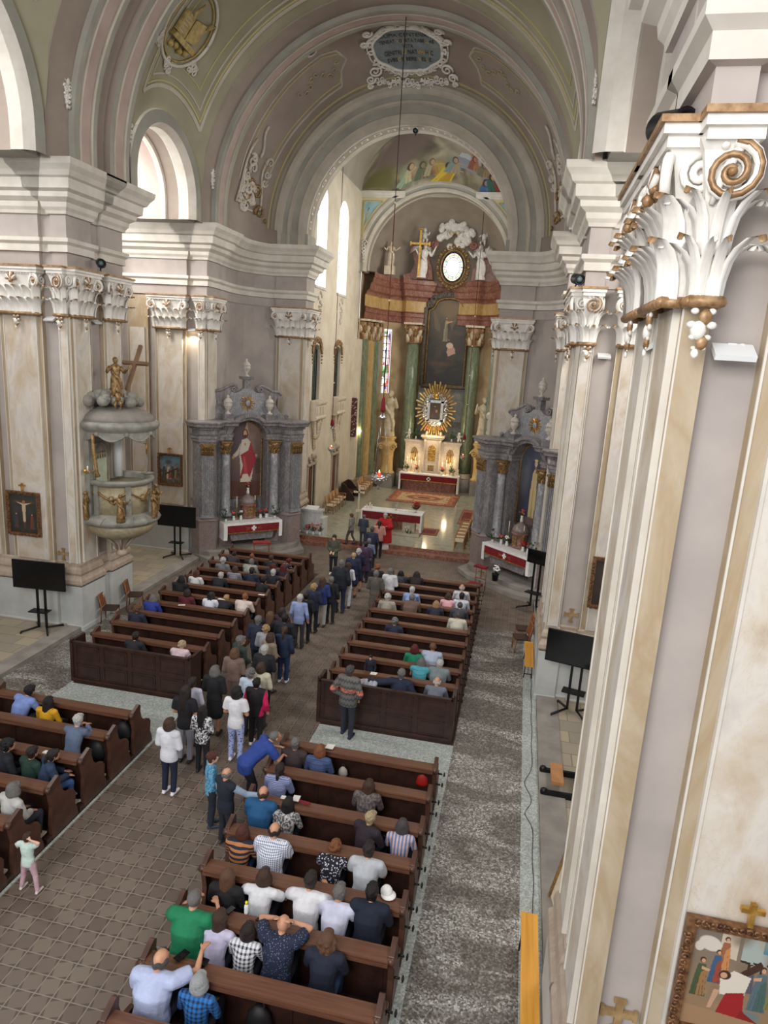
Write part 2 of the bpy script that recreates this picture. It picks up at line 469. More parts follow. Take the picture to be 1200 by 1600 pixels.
def place_cap(wd, x, y, rz, z=9.2, mesh=None):
    key = round(wd, 2)
    if key not in CAPS: CAPS[key] = capital_mesh(wd)
    o = D2.objects.new('trim_capital', CAPS[key]); COL.objects.link(o); o.location = (x, y, z); o.rotation_euler.z = rz
    return struct(o)
pilmb = {-1: MB(), 1: MB()}
def pil_deco(side, a, b, z0=2.1, z1=9.2):
    # panelled face of one pilaster between plan points a, b; interior is to the right of a->b
    A = Vector((*a, 0)); B = Vector((*b, 0)); t = (B-A); L = t.length; t.normalize(); n = Vector((t.y, -t.x, 0))
    if L < .3: return
    mb = pilmb[side]; e = min(.16, L*.16)
    ang = math.atan2(t.y, t.x); c = (A+B)/2
    mb.box((*(c+n*.02).xy, (z0+z1)/2), (L-2*e, .05, z1-z0), ang, 1)
    for q in (A+t*e, B-t*e):
        mb.box((*(q+n*.03).xy, (z0+z1)/2), (.03, .06, z1-z0), ang, 2)
    for q in (A+t*.012, B-t*.012):
        mb.box((*(q+n*.004).xy, (z0+z1)/2), (.02, .02, z1-z0), ang, 2)
for side in (-1, 1):
    for key, pts in PATHS.items():
        if side == -1 and key == 'A': continue
        P = world(side, pts); raw = pts if side < 0 else pts[::-1]
        mb = MB()
        mis = [seg_mat(raw[i], raw[i+1]) for i in range(len(raw)-1)]
        for i in range(len(P)-1):
            a, b = P[i], P[i+1]
            for (z0, z1) in ((0, 13.0),):
                mb.add([(a[0], a[1], z0), (b[0], b[1], z0), (b[0], b[1], z1), (a[0], a[1], z1)], [(0, 1, 2, 3)], mis[i])
            if mis[i] == 2:
                pil_deco(side, a, b)
                t = Vector((b[0]-a[0], b[1]-a[1])); L = t.length
                if L > .15 and abs(L-DP) > .01 and not (key == 'C' and raw[i][0] > 9):
                    cx, cy = (a[0]+b[0])/2, (a[1]+b[1])/2
                    n = Vector((t.y, -t.x)).normalized()
                    rz = math.atan2(n.y, n.x)+PI/2
                    place_cap(max(L-.06, .18), cx, cy, rz)
        o = struct(mb.build('wall_'+names[side], [m_wall, m_tan, m_tan]))
        raw2 = [q for q in pts if not (q[0] in (9.3, 9.0, 8.8) and q[1] in (5.85+DP, 7.95-DP, 17.2+DP, 19.7-DP, 25.5+DP))]
        P = world(side, raw2)
        o = MB(); sweep(o, P, ENT, mis=ENTM); struct(o.build('trim_cornice', [m_white, m_mauve]))
        if key == 'C':
            # base and plinth run only as far as the corner altar, then again at the choir pier
            q = raw2[:12]; P1 = world(side, q)
            o = MB(); sweep(o, P1, BASE); struct(o.build('trim_base', m_base))
            o = MB(); sweep(o, P1, PLIN); struct(o.build('trim_plinth', m_plinth))
            P1 = world(side, pts[-5:])
            o = MB(); sweep(o, P1, BASE); struct(o.build('trim_base', m_base))
            o = MB(); sweep(o, P1, PLIN); struct(o.build('trim_plinth', m_brownm))
        else:
            o = MB(); sweep(o, P, BASE); struct(o.build('trim_base', m_base))
            o = MB(); sweep(o, P, PLIN); struct(o.build('trim_plinth', m_plinth))
    struct(pilmb[side].build('trim_pilasters', [m_tan, m_pil, m_white]))
    # chapel outer walls with high windows
    X = XC+side*10.7
    mb = MB()
    fn = lambda u, v: (X, u, v)
    holed(mb, [(-2, 0), (25.7, 0), (25.7, 19.4), (-2, 19.4)], ([archpoly(11.2, 16, 11.4, 16.4)] if side < 0 else [])+[archpoly(20.9, 24.3, 11.4, 16.2), archpoly(0, 5, 9.4, 16.4)], fn, 0)
    struct(mb.build('wall_'+names[side], m_wall))
    for (yc, rr, g0, g1) in ((12.6, 3.15, 7.95, 17.2), (22.2, 1.85, 19.7, 25.5)):
        for (a_, b_) in ((g0-.1, yc-rr-.02), (yc+rr+.02, g1+.1)):
            mb = MB(); x0, x1 = sorted((XC+side*6.86, XC+side*10.7)); mb.b2(x0, x1, a_, b_, 13.0, 17.5); struct(mb.build('wall_'+names[side], m_green))
        # arcade arch: intrados from the nave out to the chapel, banded in stucco and pink panels
        prof = [(6.5, rr+.42), (6.5, rr+.06), (6.62, rr), (6.75, rr-.06), (7.1, rr-.06), (7.15, rr+.0), (7.6, rr+.0), (7.65, rr-.06), (7.8, rr-.06), (7.85, rr-.02), (8.75, rr-.02), (8.8, rr-.06), (9.0, rr-.06), (9.0, rr+.02), (10.7, rr+.02)]
        mis = [1, 0, 0, 0, 0, 2, 0, 0, 0, 3, 0, 0, 0, 2]
        mb = MB(); n = 28; st = [(1, 0, 13.0-ZC)]+[(math.cos(PI*i/n), math.sin(PI*i/n), 0) for i in range(n+1)]+[(-1, 0, 13.0-ZC)]
        for (c, sn, dz) in st:
            for (s_, r_) in prof: mb.v.append((XC+side*s_, yc-c*r_, ZC+sn*r_+dz))
        for i in range(len(st)-1):
            for j in range(len(prof)-1):
                mb.f.append([i*len(prof)+j, i*len(prof)+j+1, (i+1)*len(prof)+j+1, (i+1)*len(prof)+j]); mb.mi.append(mis[j]); mb.sm.append(False)
        struct(mb.build('trim_arcade_arch', [m_white, m_green, m_vault2, m_pink]))
    for (y0, y1) in ((6.05, 7.75), (17.4, 19.5), (25.8, 29.5)):
        mb = MB(); x0, x1 = sorted((XC+side*7.2, XC+side*10.7)); mb.b2(x0, x1, y0, y1, .2, 19); struct(mb.build('wall_'+names[side], m_wall))
# sail vaults with line decoration
def sail(y0, y1, sh, mat, nu=48, nv=30, zc=ZC, name='ceiling'):
    hb = (y1-y0)/2; yc = (y0+y1)/2; R2 = sh*sh+hb*hb
    fn = lambda u, v: (XC-sh+2*sh*u, y0+2*hb*v, zc+math.sqrt(max(0, R2-(-sh+2*sh*u)**2-(-hb+2*hb*v)**2)))
    mb = MB(); mb.grid(fn, nu, nv); return struct(mb.build(name, mat)), R2, yc, hb
def ribbon(pts, nrm, w_, h_, mat, mbx, mi=0):
    # raised strip following pts (on a surface with normals nrm pointing into the room)
    k = len(pts); vs = []
    for i in range(k):
        t = (pts[min(i+1, k-1)]-pts[max(i-1, 0)]).normalized(); b = t.cross(nrm[i]).normalized()
        for (a, h) in ((-w_/2, 0), (-w_/2, h_), (w_/2, h_), (w_/2, 0)): vs.append(pts[i]+b*a+nrm[i]*h)
    fs = [(i*4+j, i*4+j+1, (i+1)*4+j+1, (i+1)*4+j) for i in range(k-1) for j in range(3)]
    mbx.add(vs, fs, mi)
m_dome = noisy('vault olive grey', (148, 143, 120), (164, 158, 134), .5, .9)
def on_sail(R2, yc, ds, dy, zc=ZC):
    z = math.sqrt(max(0, R2-ds*ds-dy*dy)); p = Vector((XC+ds, yc+dy, zc+z)); n = -Vector((ds, dy, z)).normalized()
    return p, n
for (y0, y1) in ((8.9, 16.3), (19.95, 24.6)):
    o, R2, yc, hb = sail(y0, y1, 6.62, m_dome)
    mb = MB()
    for off, w_, mi in ((.5, .12, 0), (.62, .05, 1), (.8, .05, 0), (1.15, .025, 1)):
        for sd in (-1, 1):
            # along the arcade side
            lim = hb-off; pts = []; nn = []
            for i in range(41):
                dy = -lim+2*lim*i/40; p, n = on_sail(R2, yc, sd*(6.62-off*.5), dy); pts.append(p); nn.append(n)
            ribbon(pts, nn, w_, .03, None, mb, mi)
            pts = []; nn = []
            for i in range(61):
                ds = -(6.62-off*.5)+2*(6.62-off*.5)*i/60; p, n = on_sail(R2, yc, ds, sd*lim); pts.append(p); nn.append(n)
            ribbon(pts, nn, w_, .03, None, mb, mi)
    struct(mb.build('trim_vault_lines', [m_arch, m_line]))
# transverse arch at pier B, and at pier A above the camera
def trans(y0):
    prof = [(y0-.92, 6.75), (y0-.92, 6.58), (y0-.02, 6.58), (y0-.02, 6.42), (y0+.16, 6.42), (y0+.2, 6.47), (y0+.26, 6.47), (y0+.3, 6.43), (y0+.65, 6.43), (y0+.7, 6.47), (y0+.75, 6.47), (y0+.79, 6.42), (y0+.95, 6.42), (y0+.95, 6.6),
            (y0+1.55, 6.6), (y0+1.55, 6.42), (y0+1.71, 6.42), (y0+1.75, 6.47), (y0+1.8, 6.47), (y0+1.85, 6.43), (y0+2.2, 6.43), (y0+2.24, 6.47), (y0+2.3, 6.47), (y0+2.34, 6.42), (y0+2.52, 6.42), (y0+2.52, 6.58), (y0+2.8, 6.58)]
    mis = [3, 3, 1, 1, 0, 0, 0, 2, 0, 0, 0, 1, 3, 3, 3, 1, 0, 0, 0, 2, 0, 0, 0, 1, 1, 3]
    mb = MB(); arc(mb, prof, mis=mis, z0=13.0, n=56)
    struct(mb.build('trim_transverse_arch', [m_arch, m_green, m_pink, m_vault2]))
trans(17.2); trans(5.87)
# arch C and the splayed vault towards the choir
prof = [(24.58, 6.7), (24.58, 6.58), (25.48, 6.58), (25.48, 6.42), (25.66, 6.42), (25.7, 6.47), (25.78, 6.47), (25.8, 6.42), (26.15, 6.42), (26.2, 6.47), (26.28, 6.47), (26.3, 6.42), (26.5, 6.42), (26.5, 6.52), (26.62, 6.52), (26.66, 6.62)]
mis = [3, 3, 1, 1, 0, 0, 0, 2, 0, 0, 0, 1, 1, 0, 0]
mb = MB(); arc(mb, prof, mis=mis, z0=13.0, n=64)
struct(mb.build('trim_choir_arch', [m_arch, m_green, m_pink, m_vault2]))
def splay_r(t):     # t 0..1 from the nave arch to the choir arch -> (y, R)
    pts = [(26.66, 6.62), (27.0, 6.68), (27.6, 6.66), (28.2, 6.56), (28.8, 6.38), (29.3, 6.18), (29.75, 5.95), (30.07, 5.7)]
    u = t*(len(pts)-1); i = min(int(u), len(pts)-2); f_ = u-i
    return pts[i][0]*(1-f_)+pts[i+1][0]*f_, pts[i][1]*(1-f_)+pts[i+1][1]*f_
prof = [splay_r(i/14) for i in range(15)]
mb = MB(); arc(mb, prof, z0=13.0, n=72); mb.sm = [True]*len(mb.sm)
struct(mb.build('ceiling', m_vault2))
def on_splay(t, a):  # point and inward normal
    y, r_ = splay_r(t); y2, r2 = splay_r(min(1, t+.02)); y1, r1 = splay_r(max(0, t-.02))
    tg = Vector((y2-y1, r2-r1)).normalized(); ny, nr = tg.y, -tg.x
    if nr > 0: ny, nr = -ny, -nr
    c, s_ = math.cos(a), math.sin(a)
    return Vector((XC+c*r_, y, ZC+s_*r_)), Vector((c*nr, ny, s_*nr)).normalized()
mb = MB()
for (t0, w_, mi, h_) in ((.03, .1, 0, .05), (.14, .04, 1, .02), (.84, .06, 1, .03), (.9, .12, 2, .04), (.97, .14, 0, .06)):
    pts = []; nn = []
    for i in range(81):
        a = .02+(PI-.04)*i/80
        p, n = on_splay(t0, a); pts.append(p); nn.append(n)
    ribbon(pts, nn, w_, h_, None, mb, mi)
# curved panel outlines on either half of the splay
for sd in (0, 1):
    for (ins, w_, mi) in ((0, .07, 0), (.05, .035, 1)):
        loop = [(.3+ins, .25), (.28+ins, .5), (.26+ins, .8), (.24+ins, 1.08), (.3+ins, 1.17), (.45, 1.2), (.55, 1.14), (.72-ins, 1.1), (.74-ins, .8), (.72-ins, .5), (.7-ins, .27), (.5, .2), (.3+ins, .25)]
        pts = []; nn = []
        for i in range(len(loop)-1):
            for k in range(6):
                f_ = k/6; t = loop[i][0]*(1-f_)+loop[i+1][0]*f_; a = loop[i][1]*(1-f_)+loop[i+1][1]*f_
                p, n = on_splay(t, PI-a if sd else a); pts.append(p); nn.append(n)
        ribbon(pts, nn, w_, .025, None, mb, mi)
struct(mb.build('trim_splay_lines', [m_arch, m_line, m_vault]))
# triumphal arch ring and soffit
prof = [(30.07, 5.7), (30.02, 5.66), (30.02, 5.5), (30.07, 5.45), (30.07, 5.25), (30.0, 5.2), (29.98, 5.1), (30.07, 5.05), (30.07, 4.75), (29.98, 4.7), (29.98, 4.5), (30.02, 4.42), (30.07, 4.32), (30.2, 4.3), (30.25, 4.34), (30.65, 4.34), (30.7, 4.3), (31.1, 4.3), (31.1, 4.5)]
mis = [0, 0, 0, 1, 0, 0, 0, 1, 0, 0, 0, 0, 0, 0, 3, 0, 0, 0]
mb = MB(); arc(mb, prof, mis=mis, z0=13.0, n=56)
struct(mb.build('trim_triumphal_arch', [m_arch, m_green, m_vault, m_vault]))
mb = MB()
for i in range(22):      # small raised panels on the soffit
    a = .1+(PI-.2)*i/21; c, s_ = math.cos(a), math.sin(a)
    M = Matrix.Rotation(-(a-PI/2), 3, 'Y')
    mb.box((XC+c*4.32, 30.45, ZC+s_*4.32), (.34, .26, .03), rot=M, mi=0)
    mb.box((XC+c*4.3, 30.45, ZC+s_*4.3), (.2, .12, .03), rot=M, mi=1)
struct(mb.build('trim_soffit_panels', [m_white, m_pink]))
# block course under the arches (grey green) on top of the cornice
for side in (-1, 1):
    mb = MB()
    for key, pts in PATHS.items():
        if side == -1 and key == 'A': continue
        q = [p for p in pts if p[0] < 10.6]
        P = world(side, q)
        sweep(mb, P, [(0, 13.0), (.045, 13.0), (.045, ZC), (-.2, ZC)])
    struct(mb.build('trim_block_course', m_green))
# ------------------------------------------------ sanctuary
m_sanw = noisy('sanctuary ivory plaster', (206, 194, 172), (222, 212, 192), 1, .8)
SW = 4.43
for side in (-1, 1):
    X = XC+side*SW; mb = MB()
    fn = lambda u, v: (X, u, v)
    ring = [(31.1, .3), (40.6, .3), (40.6, 17.5), (31.1, 17.5)]
    holes = [archpoly(31.9, 33.5, 11.7, 16.3), archpoly(35.6, 37.4, 11.7, 16.3), archpoly(31.9, 33.1, 6.25, 9.0, rise=.35), archpoly(35.7, 36.9, 6.25, 9.0, rise=.35),
             [(31.7, .32), (32.8, .32), (32.8, 3.1), (31.7, 3.1)], [(36.0, .32), (37.2, .32), (37.2, 3.1), (36.0, 3.1)]]
    holed(mb, ring, holes, fn, 0)
    for hh in holes:      # reveals
        k = len(hh)
        for i in range(k):
            a, b = hh[i], hh[(i+1) % k]
            mb.add([fn(*a), fn(*b), (X+side*.35, b[0], b[1]), (X+side*.35, a[0], a[1])], [(0, 1, 2, 3)], 0)
    struct(mb.build('wall_'+names[side], m_sanw))
mb = MB(); m_sv = noisy('sanctuary vault grey', (158, 150, 134), (172, 164, 148), .8, .9)
mb.grid(lambda u, v: (XC-4.43*math.cos(PI*u), 31.1+9.5*v, 17.5+3.3*math.sin(PI*u)), 30, 8); struct(mb.build('ceiling', m_sv))
mb = MB(); holed(mb, [(XC-4.45, 13.3), (XC-4.0, 13.3), (XC-4.0, ZC)]+[(XC-4.0*math.cos(PI*i/30), ZC+4.0*math.sin(PI*i/30)) for i in range(1, 30)]+[(XC+4.0, ZC), (XC+4.0, 13.3), (XC+4.45, 13.3), (XC+4.45, 17.6), (XC-4.45, 17.6)], [], lambda u, v: (u, 40.02, v))
struct(mb.build('wall_back', plain('spandrel cream', (206, 194, 150), .85)))
mb = MB(); holed(mb, [(XC-4.45, 17.45), (XC+4.45, 17.45)]+[(XC+4.0*math.cos(PI*i/30), 13.5) for i in (0,)][:0]+[(XC+4.45*math.cos(PI*i/30), 17.5+3.35*math.sin(PI*i/30)) for i in range(31)], [], lambda u, v: (u, 40.6, v))
struct(mb.build('wall_back', m_sv))
# apse arch
prof = [(40.1, 4.8), (39.95, 4.55), (39.95, 4.42), (40.0, 4.38), (40.0, 4.22), (39.92, 4.18), (39.92, 4.08), (40.0, 4.0), (40.15, 4.0), (40.2, 4.04), (40.7, 4.04), (40.75, 4.0), (40.9, 4.0), (40.9, 4.4)]
mb = MB(); arc(mb, prof, mis=[0, 0, 0, 1, 0, 0, 0, 0, 0, 2, 0, 0, 0], z0=13.3, n=44)
struct(mb.build('trim_apse_arch', [m_arch, m_green, m_vault]))
AP = lambda th, e=0: (XC-(4.35+e)*math.cos(th), 40.4+(4.9+e)*math.sin(th))
m_apw = noisy('apse warm ochre plaster', (166, 140, 104), (192, 168, 132), 1, .8)
mb = MB(); n = 40
wins = [(.66, .80)]
path = [AP(PI*i/n) for i in range(n+1)]
mb2 = MB()
ths = sorted([PI*i/n for i in range(n+1)]+[q for w_ in wins for q in w_])
for i in range(len(ths)-1):
    a, b = ths[i], ths[i+1]; pa, pb = AP(a), AP(b); mid = (a+b)/2
    inw = any(w0 < mid < w1 for w0, w1 in wins)
    for (z0, z1) in (((.3, 6.3), (10.3, 13.5)) if inw else ((.3, 13.5),)):
        mb.add([(*pa, z0), (*pb, z0), (*pb, z1), (*pa, z1)], [(0, 1, 2, 3)], 0)
struct(mb.build('wall_apse', m_apw))
mb = MB()
fn = lambda u, v: (XC-4.35*math.cos(PI*u)*math.cos(v*PI/2), 40.4+4.9*math.sin(PI*u)*math.cos(v*PI/2), 13.4+4.6*math.sin(v*PI/2))
mb.grid(fn, 40, 16); struct(mb.build('ceiling', noisy('apse vault taupe', (148, 136, 122), (164, 152, 138), .8, .9)))
# red entablature round the apse, breaking forward over the columns
def apse_path():
    out = []
    for (a, b, e) in ((.0, .42, -.25), (.42, .95, -.02), (.95, 1.28, -.55), (1.28, PI-1.28, -.1), (PI-1.28, PI-.95, -.55), (PI-.95, PI-.42, -.02), (PI-.42, PI, -.25)):
        for k in range(5): out.append(AP(a+(b-a)*k/4, e))
    return out
RENT = [(.0, 10.75), (.05, 10.8), (.05, 11.1), (.1, 11.15), (.1, 11.35), (.16, 11.42), (.04, 11.46), (.04, 12.1), (.1, 12.14), (.14, 12.3), (.3, 12.4), (.34, 12.7), (.44, 12.8), (.5, 13.05), (.56, 13.1), (.56, 13.35), (-.3, 13.4)]
mb = MB(); P = apse_path(); sweep(mb, P, RENT, mis=[0, 0, 0, 0, 0, 0, 1, 1, 0, 0, 0, 0, 0, 0, 0, 0])
struct(mb.build('trim_apse_entablature', [m_redm, m_ochrem]))
# sanctuary floor and steps
m_sanf = marble('sanctuary floor marble', (150, 158, 142), (186, 190, 174), 1.6, .1, .12, (168, 158, 138), (1, 1, 1))
m_step = marble('step red marble', (134, 84, 66), (186, 140, 118), 3, .06, .3, (110, 70, 58), (1, 1, 1))
mb = MB()
mb.add([(XC-4.1, 29.3, .32), (XC+4.1, 29.3, .32), (XC+4.1, 30.0, .32), (XC+4.9, 30.0, .32), (XC+4.9, 45.5, .32), (XC-4.9, 45.5, .32), (XC-4.9, 30.0, .32), (XC-4.1, 30.0, .32)], [tuple(range(8))])
struct(mb.build('floor', m_sanf))
mb = MB()
mb.b2(XC-4.1, XC+4.1, 28.85, 30.0, 0, .16); mb.b2(XC-4.1, XC+4.1, 29.22, 30.0, .16, .318)
struct(mb.build('trim_step', m_step))
# ------------------------------------------------ floors
def m_tile():
    t = NT('patterned aisle tiles'); sep = t.n('ShaderNodeSeparateXYZ'); t.link(t.coord(), sep.inputs[0])
    s_ = .27
    U = t.math('MULTIPLY', sep.outputs[0], 1/s_); V = t.math('MULTIPLY', sep.outputs[1], 1/s_)
    u = t.math('FRACT', U); v = t.math('FRACT', V)
    u1 = t.math('SUBTRACT', 1, u); v1 = t.math('SUBTRACT', 1, v)
    tri = lambda a, b: t.math('LESS_THAN', a, t.math('MULTIPLY', t.math('SUBTRACT', b, .42), .38))
    d = t.math('MAXIMUM', t.math('MAXIMUM', tri(v, u), tri(u1, v)), t.math('MAXIMUM', tri(v1, u1), tri(u, v1)))
    edge = t.math('MINIMUM', t.math('MINIMUM', u, u1), t.math('MINIMUM', v, v1))
    grout = t.math('LESS_THAN', edge, .03)
    fl = t.n('ShaderNodeCombineXYZ'); t.link(t.math('FLOOR', U), fl.inputs[0]); t.link(t.math('FLOOR', V), fl.inputs[1])
    wn = t.n('ShaderNodeTexWhiteNoise'); t.link(fl.outputs[0], wn.inputs[0])
    c = t.ramp(wn.outputs[0], [(0, (96, 82, 72)), (.35, (112, 98, 87)), (.7, (124, 110, 97)), (1, (106, 90, 80))])
    c = t.mix(t.math('MULTIPLY', d, .8), c, (58, 44, 38))
    c = t.mix(grout, c, (146, 136, 122))
    g = t.noise(.7, 5, .4); c = t.mix(t.math('MULTIPLY', g, .6), c, (92, 82, 74))
    t.base(c); t.rough(t.math('ADD', .42, t.math('MULTIPLY', t.noise(2.5, 4), .25))); t.bump(t.math('SUBTRACT', 1, t.math('MULTIPLY', grout, 1)), .15, .01)
    return t.m
def m_terr(name, c1, c2, c3, band_mix):
    t = NT(name); v = t.n('ShaderNodeTexVoronoi'); v.inputs['Scale'].default_value = 38; t.link(t.coord(), v.inputs['Vector'])
    sp = t.n('ShaderNodeSeparateColor'); t.link(v.outputs['Color'], sp.inputs[0])
    c = t.ramp(sp.outputs[0], [(0, c1), (.35, c2), (.7, c3), (1, (206, 204, 196))])
    g = t.noise(1.0, 4, .3, t.mapping((1.2, .55, 1)))
    g = t.math('MULTIPLY', t.math('GREATER_THAN', g, .52), .18)
    if band_mix:
        st = t.noise(1.15, 3, 1.1, t.mapping((.42, 1.25, 1), (0, 0, .2)))  # uneven dark bands mixed into the terrazzo colour
        m_ = t.n('ShaderNodeMapRange'); t.link(st, m_.inputs[0]); m_.inputs[1].default_value = .42; m_.inputs[2].default_value = .56; m_.inputs[4].default_value = band_mix
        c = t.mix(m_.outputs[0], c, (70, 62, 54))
    t.base(c); t.rough(.38)
    return t.m
m_floor_t = m_tile()
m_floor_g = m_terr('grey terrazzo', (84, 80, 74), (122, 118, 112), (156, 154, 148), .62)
m_floor_l = m_terr('pale green terrazzo', (142, 152, 150), (164, 172, 168), (182, 188, 184), .12)
XL, XR = XC-7.05, XC+6.85
def fpatch(x0, x1, y0, y1, z, mat):
    mb = MB(); mb.add([(x0, y0, z), (x1, y0, z), (x1, y1, z), (x0, y1, z)], [(0, 1, 2, 3)]); return struct(mb.build('floor', mat))
fpatch(-18, 8, -6, 30, -.004, m_floor_t)
fpatch(-4.0, XR, -6, 14.2, .0, m_floor_l); fpatch(XL, -7.3, -6, 14.3, .0, m_floor_l)
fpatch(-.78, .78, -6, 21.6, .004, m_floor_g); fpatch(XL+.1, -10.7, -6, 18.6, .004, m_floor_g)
fpatch(.78, XR, 14.2, 21.6, .0, m_floor_l); fpatch(XL, -10.6, 14.3, 18.6, .0, m_floor_l)
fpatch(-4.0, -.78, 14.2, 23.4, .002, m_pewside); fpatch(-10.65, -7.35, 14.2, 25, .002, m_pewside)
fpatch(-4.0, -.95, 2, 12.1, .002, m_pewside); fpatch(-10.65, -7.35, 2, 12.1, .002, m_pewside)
# kerb line and raised chapel floors
m_slab = noisy('chapel stone slabs', (150, 138, 118), (186, 174, 152), .9, .7, bump=.05)
def slabs():
    t = NT('chapel slab paving'); b = t.n('ShaderNodeTexBrick'); b.inputs['Scale'].default_value = 1.0
    b.inputs['Brick Width'].default_value = .75; b.inputs['Row Height'].default_value = .5; b.inputs['Mortar Size'].default_value = .012
    b.inputs['Color1'].default_value = (*lin((176, 160, 132)), 1); b.inputs['Color2'].default_value = (*lin((140, 132, 118)), 1); b.inputs['Mortar'].default_value = (*lin((96, 88, 78)), 1)
    t.link(t.coord(), b.inputs['Vector']); t.base(t.mix(t.math('MULTIPLY', t.noise(2, 4), .6), b.outputs[0], (168, 158, 142))); t.rough(.6); return t.m
m_slab2 = slabs()
for side in (-1, 1):
    for (y0, y1) in ((7.95, 17.2), (19.7, 25.5)):
        mb = MB(); x0, x1 = sorted((XC+side*6.78, XC+side*10.7)); mb.b2(x0, x1, y0-.3, y1+.3, 0, .1); struct(mb.build('floor', m_slab2))
        mb = MB(); x0, x1 = sorted((XC+side*6.78, XC+side*7.3)); mb.b2(x0, x1, y0+.1, y1-.1, 0, .13); struct(mb.build('trim_threshold', m_stone))
mb = MB(); mb.b2(XL+.02, XL+.1, -4, 25.5, 0, .02); mb.b2(XR-.06, XR-.02, -4, 25.5, 0, .02); struct(mb.build('trim_floor_line', plain('pale line', (176, 180, 176), .5)))
# ================================================================== PAINTED SURFACES
class Img:
    # small picture computed in code, laid onto a finely divided mesh as paint colours
    def __init__(s, w_, h_, c):
        s.w, s.h = w_, h_; s.a = np.zeros((h_, w_, 3)); s.a[:] = c; s.rs = np.random.RandomState(w_*31+h_)
        s.Y, s.X = np.mgrid[0:h_, 0:w_]; s.X = (s.X+.5)/w_; s.Y = (s.Y+.5)/h_
    def put(s, mask, c, k=1.):
        s.a = s.a*(1-(mask*k)[..., None])+np.array(c, float)*(mask*k)[..., None]
    def ell(s, cx, cy, rx, ry, c, rot=0, soft=.15, k=1.):
        dx, dy = s.X-cx, (s.Y-cy); ca, sa = math.cos(R(rot)), math.sin(R(rot))
        asp = s.h/s.w
        dy = dy*asp; ry = ry*asp
        u = (dx*ca+dy*sa)/rx; v = (-dx*sa+dy*ca)/ry; d = np.sqrt(u*u+v*v)
        s.put(np.clip((1-d)/soft+.5, 0, 1), c, k)
    def poly(s, pts, c, k=1.):
        m_ = np.zeros_like(s.X, bool); n = len(pts)
        for i in range(n):
            x0, y0 = pts[i]; x1, y1 = pts[(i+1) % n]
            cr = ((y0 > s.Y) != (y1 > s.Y))
            with np.errstate(divide='ignore', invalid='ignore'):
                xx = (x1-x0)*(s.Y-y0)/(y1-y0+1e-12)+x0
            m_ ^= cr & (s.X < xx)
        s.put(m_.astype(float), c, k)
    def grad(s, top, bot, y0=0, y1=1):
        t = np.clip((s.Y-y0)/(y1-y0), 0, 1)[..., None]; msk = ((s.Y >= y0) & (s.Y <= y1))[..., None]
        s.a = np.where(msk, np.array(bot)*(1-t)+np.array(top)*t, s.a)
    def mottle(s, n, amp, r0=.03, r1=.12):
        for _ in range(n):
            c = s.a[s.rs.randint(s.h), s.rs.randint(s.w)]*(1+amp*(s.rs.rand()-.5)*2)
            s.ell(s.rs.rand(), s.rs.rand(), r0+(r1-r0)*s.rs.rand(), r0+(r1-r0)*s.rs.rand(), c, s.rs.rand()*180, .8, .5)
    def figure(s, x, y, h, robe, robe2, skin=(196, 152, 120), hair=(70, 48, 34), lean=0, arm=None):
        s.poly([(x-h*.2, y), (x+h*.2, y), (x+h*.14+lean, y+h*.55), (x+h*.1+lean, y+h*.82), (x-h*.1+lean, y+h*.82), (x-h*.15+lean*.8, y+h*.5)], robe)
        s.poly([(x-h*.05, y), (x+h*.19, y+h*.03), (x+h*.12+lean, y+h*.7), (x+lean, y+h*.6)], robe2)
        for k in range(4): s.poly([(x-h*.15+k*h*.09, y), (x-h*.13+k*h*.09, y), (x+lean-h*.05+k*h*.04, y+h*.6)], tuple(q*.72 for q in robe), .7)
        if arm: s.poly([(x+lean, y+h*.76), (x+lean, y+h*.68), (x+lean+arm[0]*h, y+h*(.7+arm[1])), (x+lean+arm[0]*h, y+h*(.74+arm[1]))], skin)
        s.ell(x+lean*1.1, y+h*.92, h*.075, h*.09*s.w/s.h, hair); s.ell(x+lean*1.1+h*.015, y+h*.9, h*.05, h*.065*s.w/s.h, skin)
def paint_mat(name, rough=.45):
    if name in MATS: return MATS[name]
    t = NT(name); a = t.n('ShaderNodeVertexColor'); a.layer_name = 'paint'
    t.link(a.outputs[0], t.b.inputs['Base Color']); t.rough(rough); MATS[name] = t.m; return t.m
def painted(img, fn, name, parent=None, mask=None, rough=.45, origin=None):
    # fn(u,v) -> point; one mesh cell per picture cell
    w_, h_ = img.w, img.h; o_ = Vector(origin) if origin is not None else Vector((0, 0, 0))
    vs = [tuple(Vector(fn(i/w_, j/h_))-o_) for j in range(h_+1) for i in range(w_+1)]
    fs = []; cols = []
    for j in range(h_):
        for i in range(w_):
            if mask and not mask((i+.5)/w_, (j+.5)/h_): continue
            fs.append((j*(w_+1)+i, j*(w_+1)+i+1, (j+1)*(w_+1)+i+1, (j+1)*(w_+1)+i)); cols.append(img.a[j, i])
    me = D2.meshes.new(name); me.from_pydata(vs, [], fs); me.materials.append(paint_mat('oil paint' if rough < .6 else 'fresco paint', rough))
    at = me.color_attributes.new('paint', 'FLOAT_COLOR', 'CORNER')
    c = np.clip(np.array(cols)/255., 0, 1); c = np.where(c <= .04045, c/12.92, ((c+.055)/1.055)**2.4)
    c = np.concatenate([np.repeat(c, 4, 0), np.ones((len(fs)*4, 1))], 1)
    at.data.foreach_set('color', c.astype(np.float32).ravel())
    me.polygons.foreach_set('use_smooth', [True]*len(fs)); me.update()
    o = D2.objects.new(name, me); COL.objects.link(o)
    if origin is not None: o.location = origin
    if parent: o.parent = parent
    return o
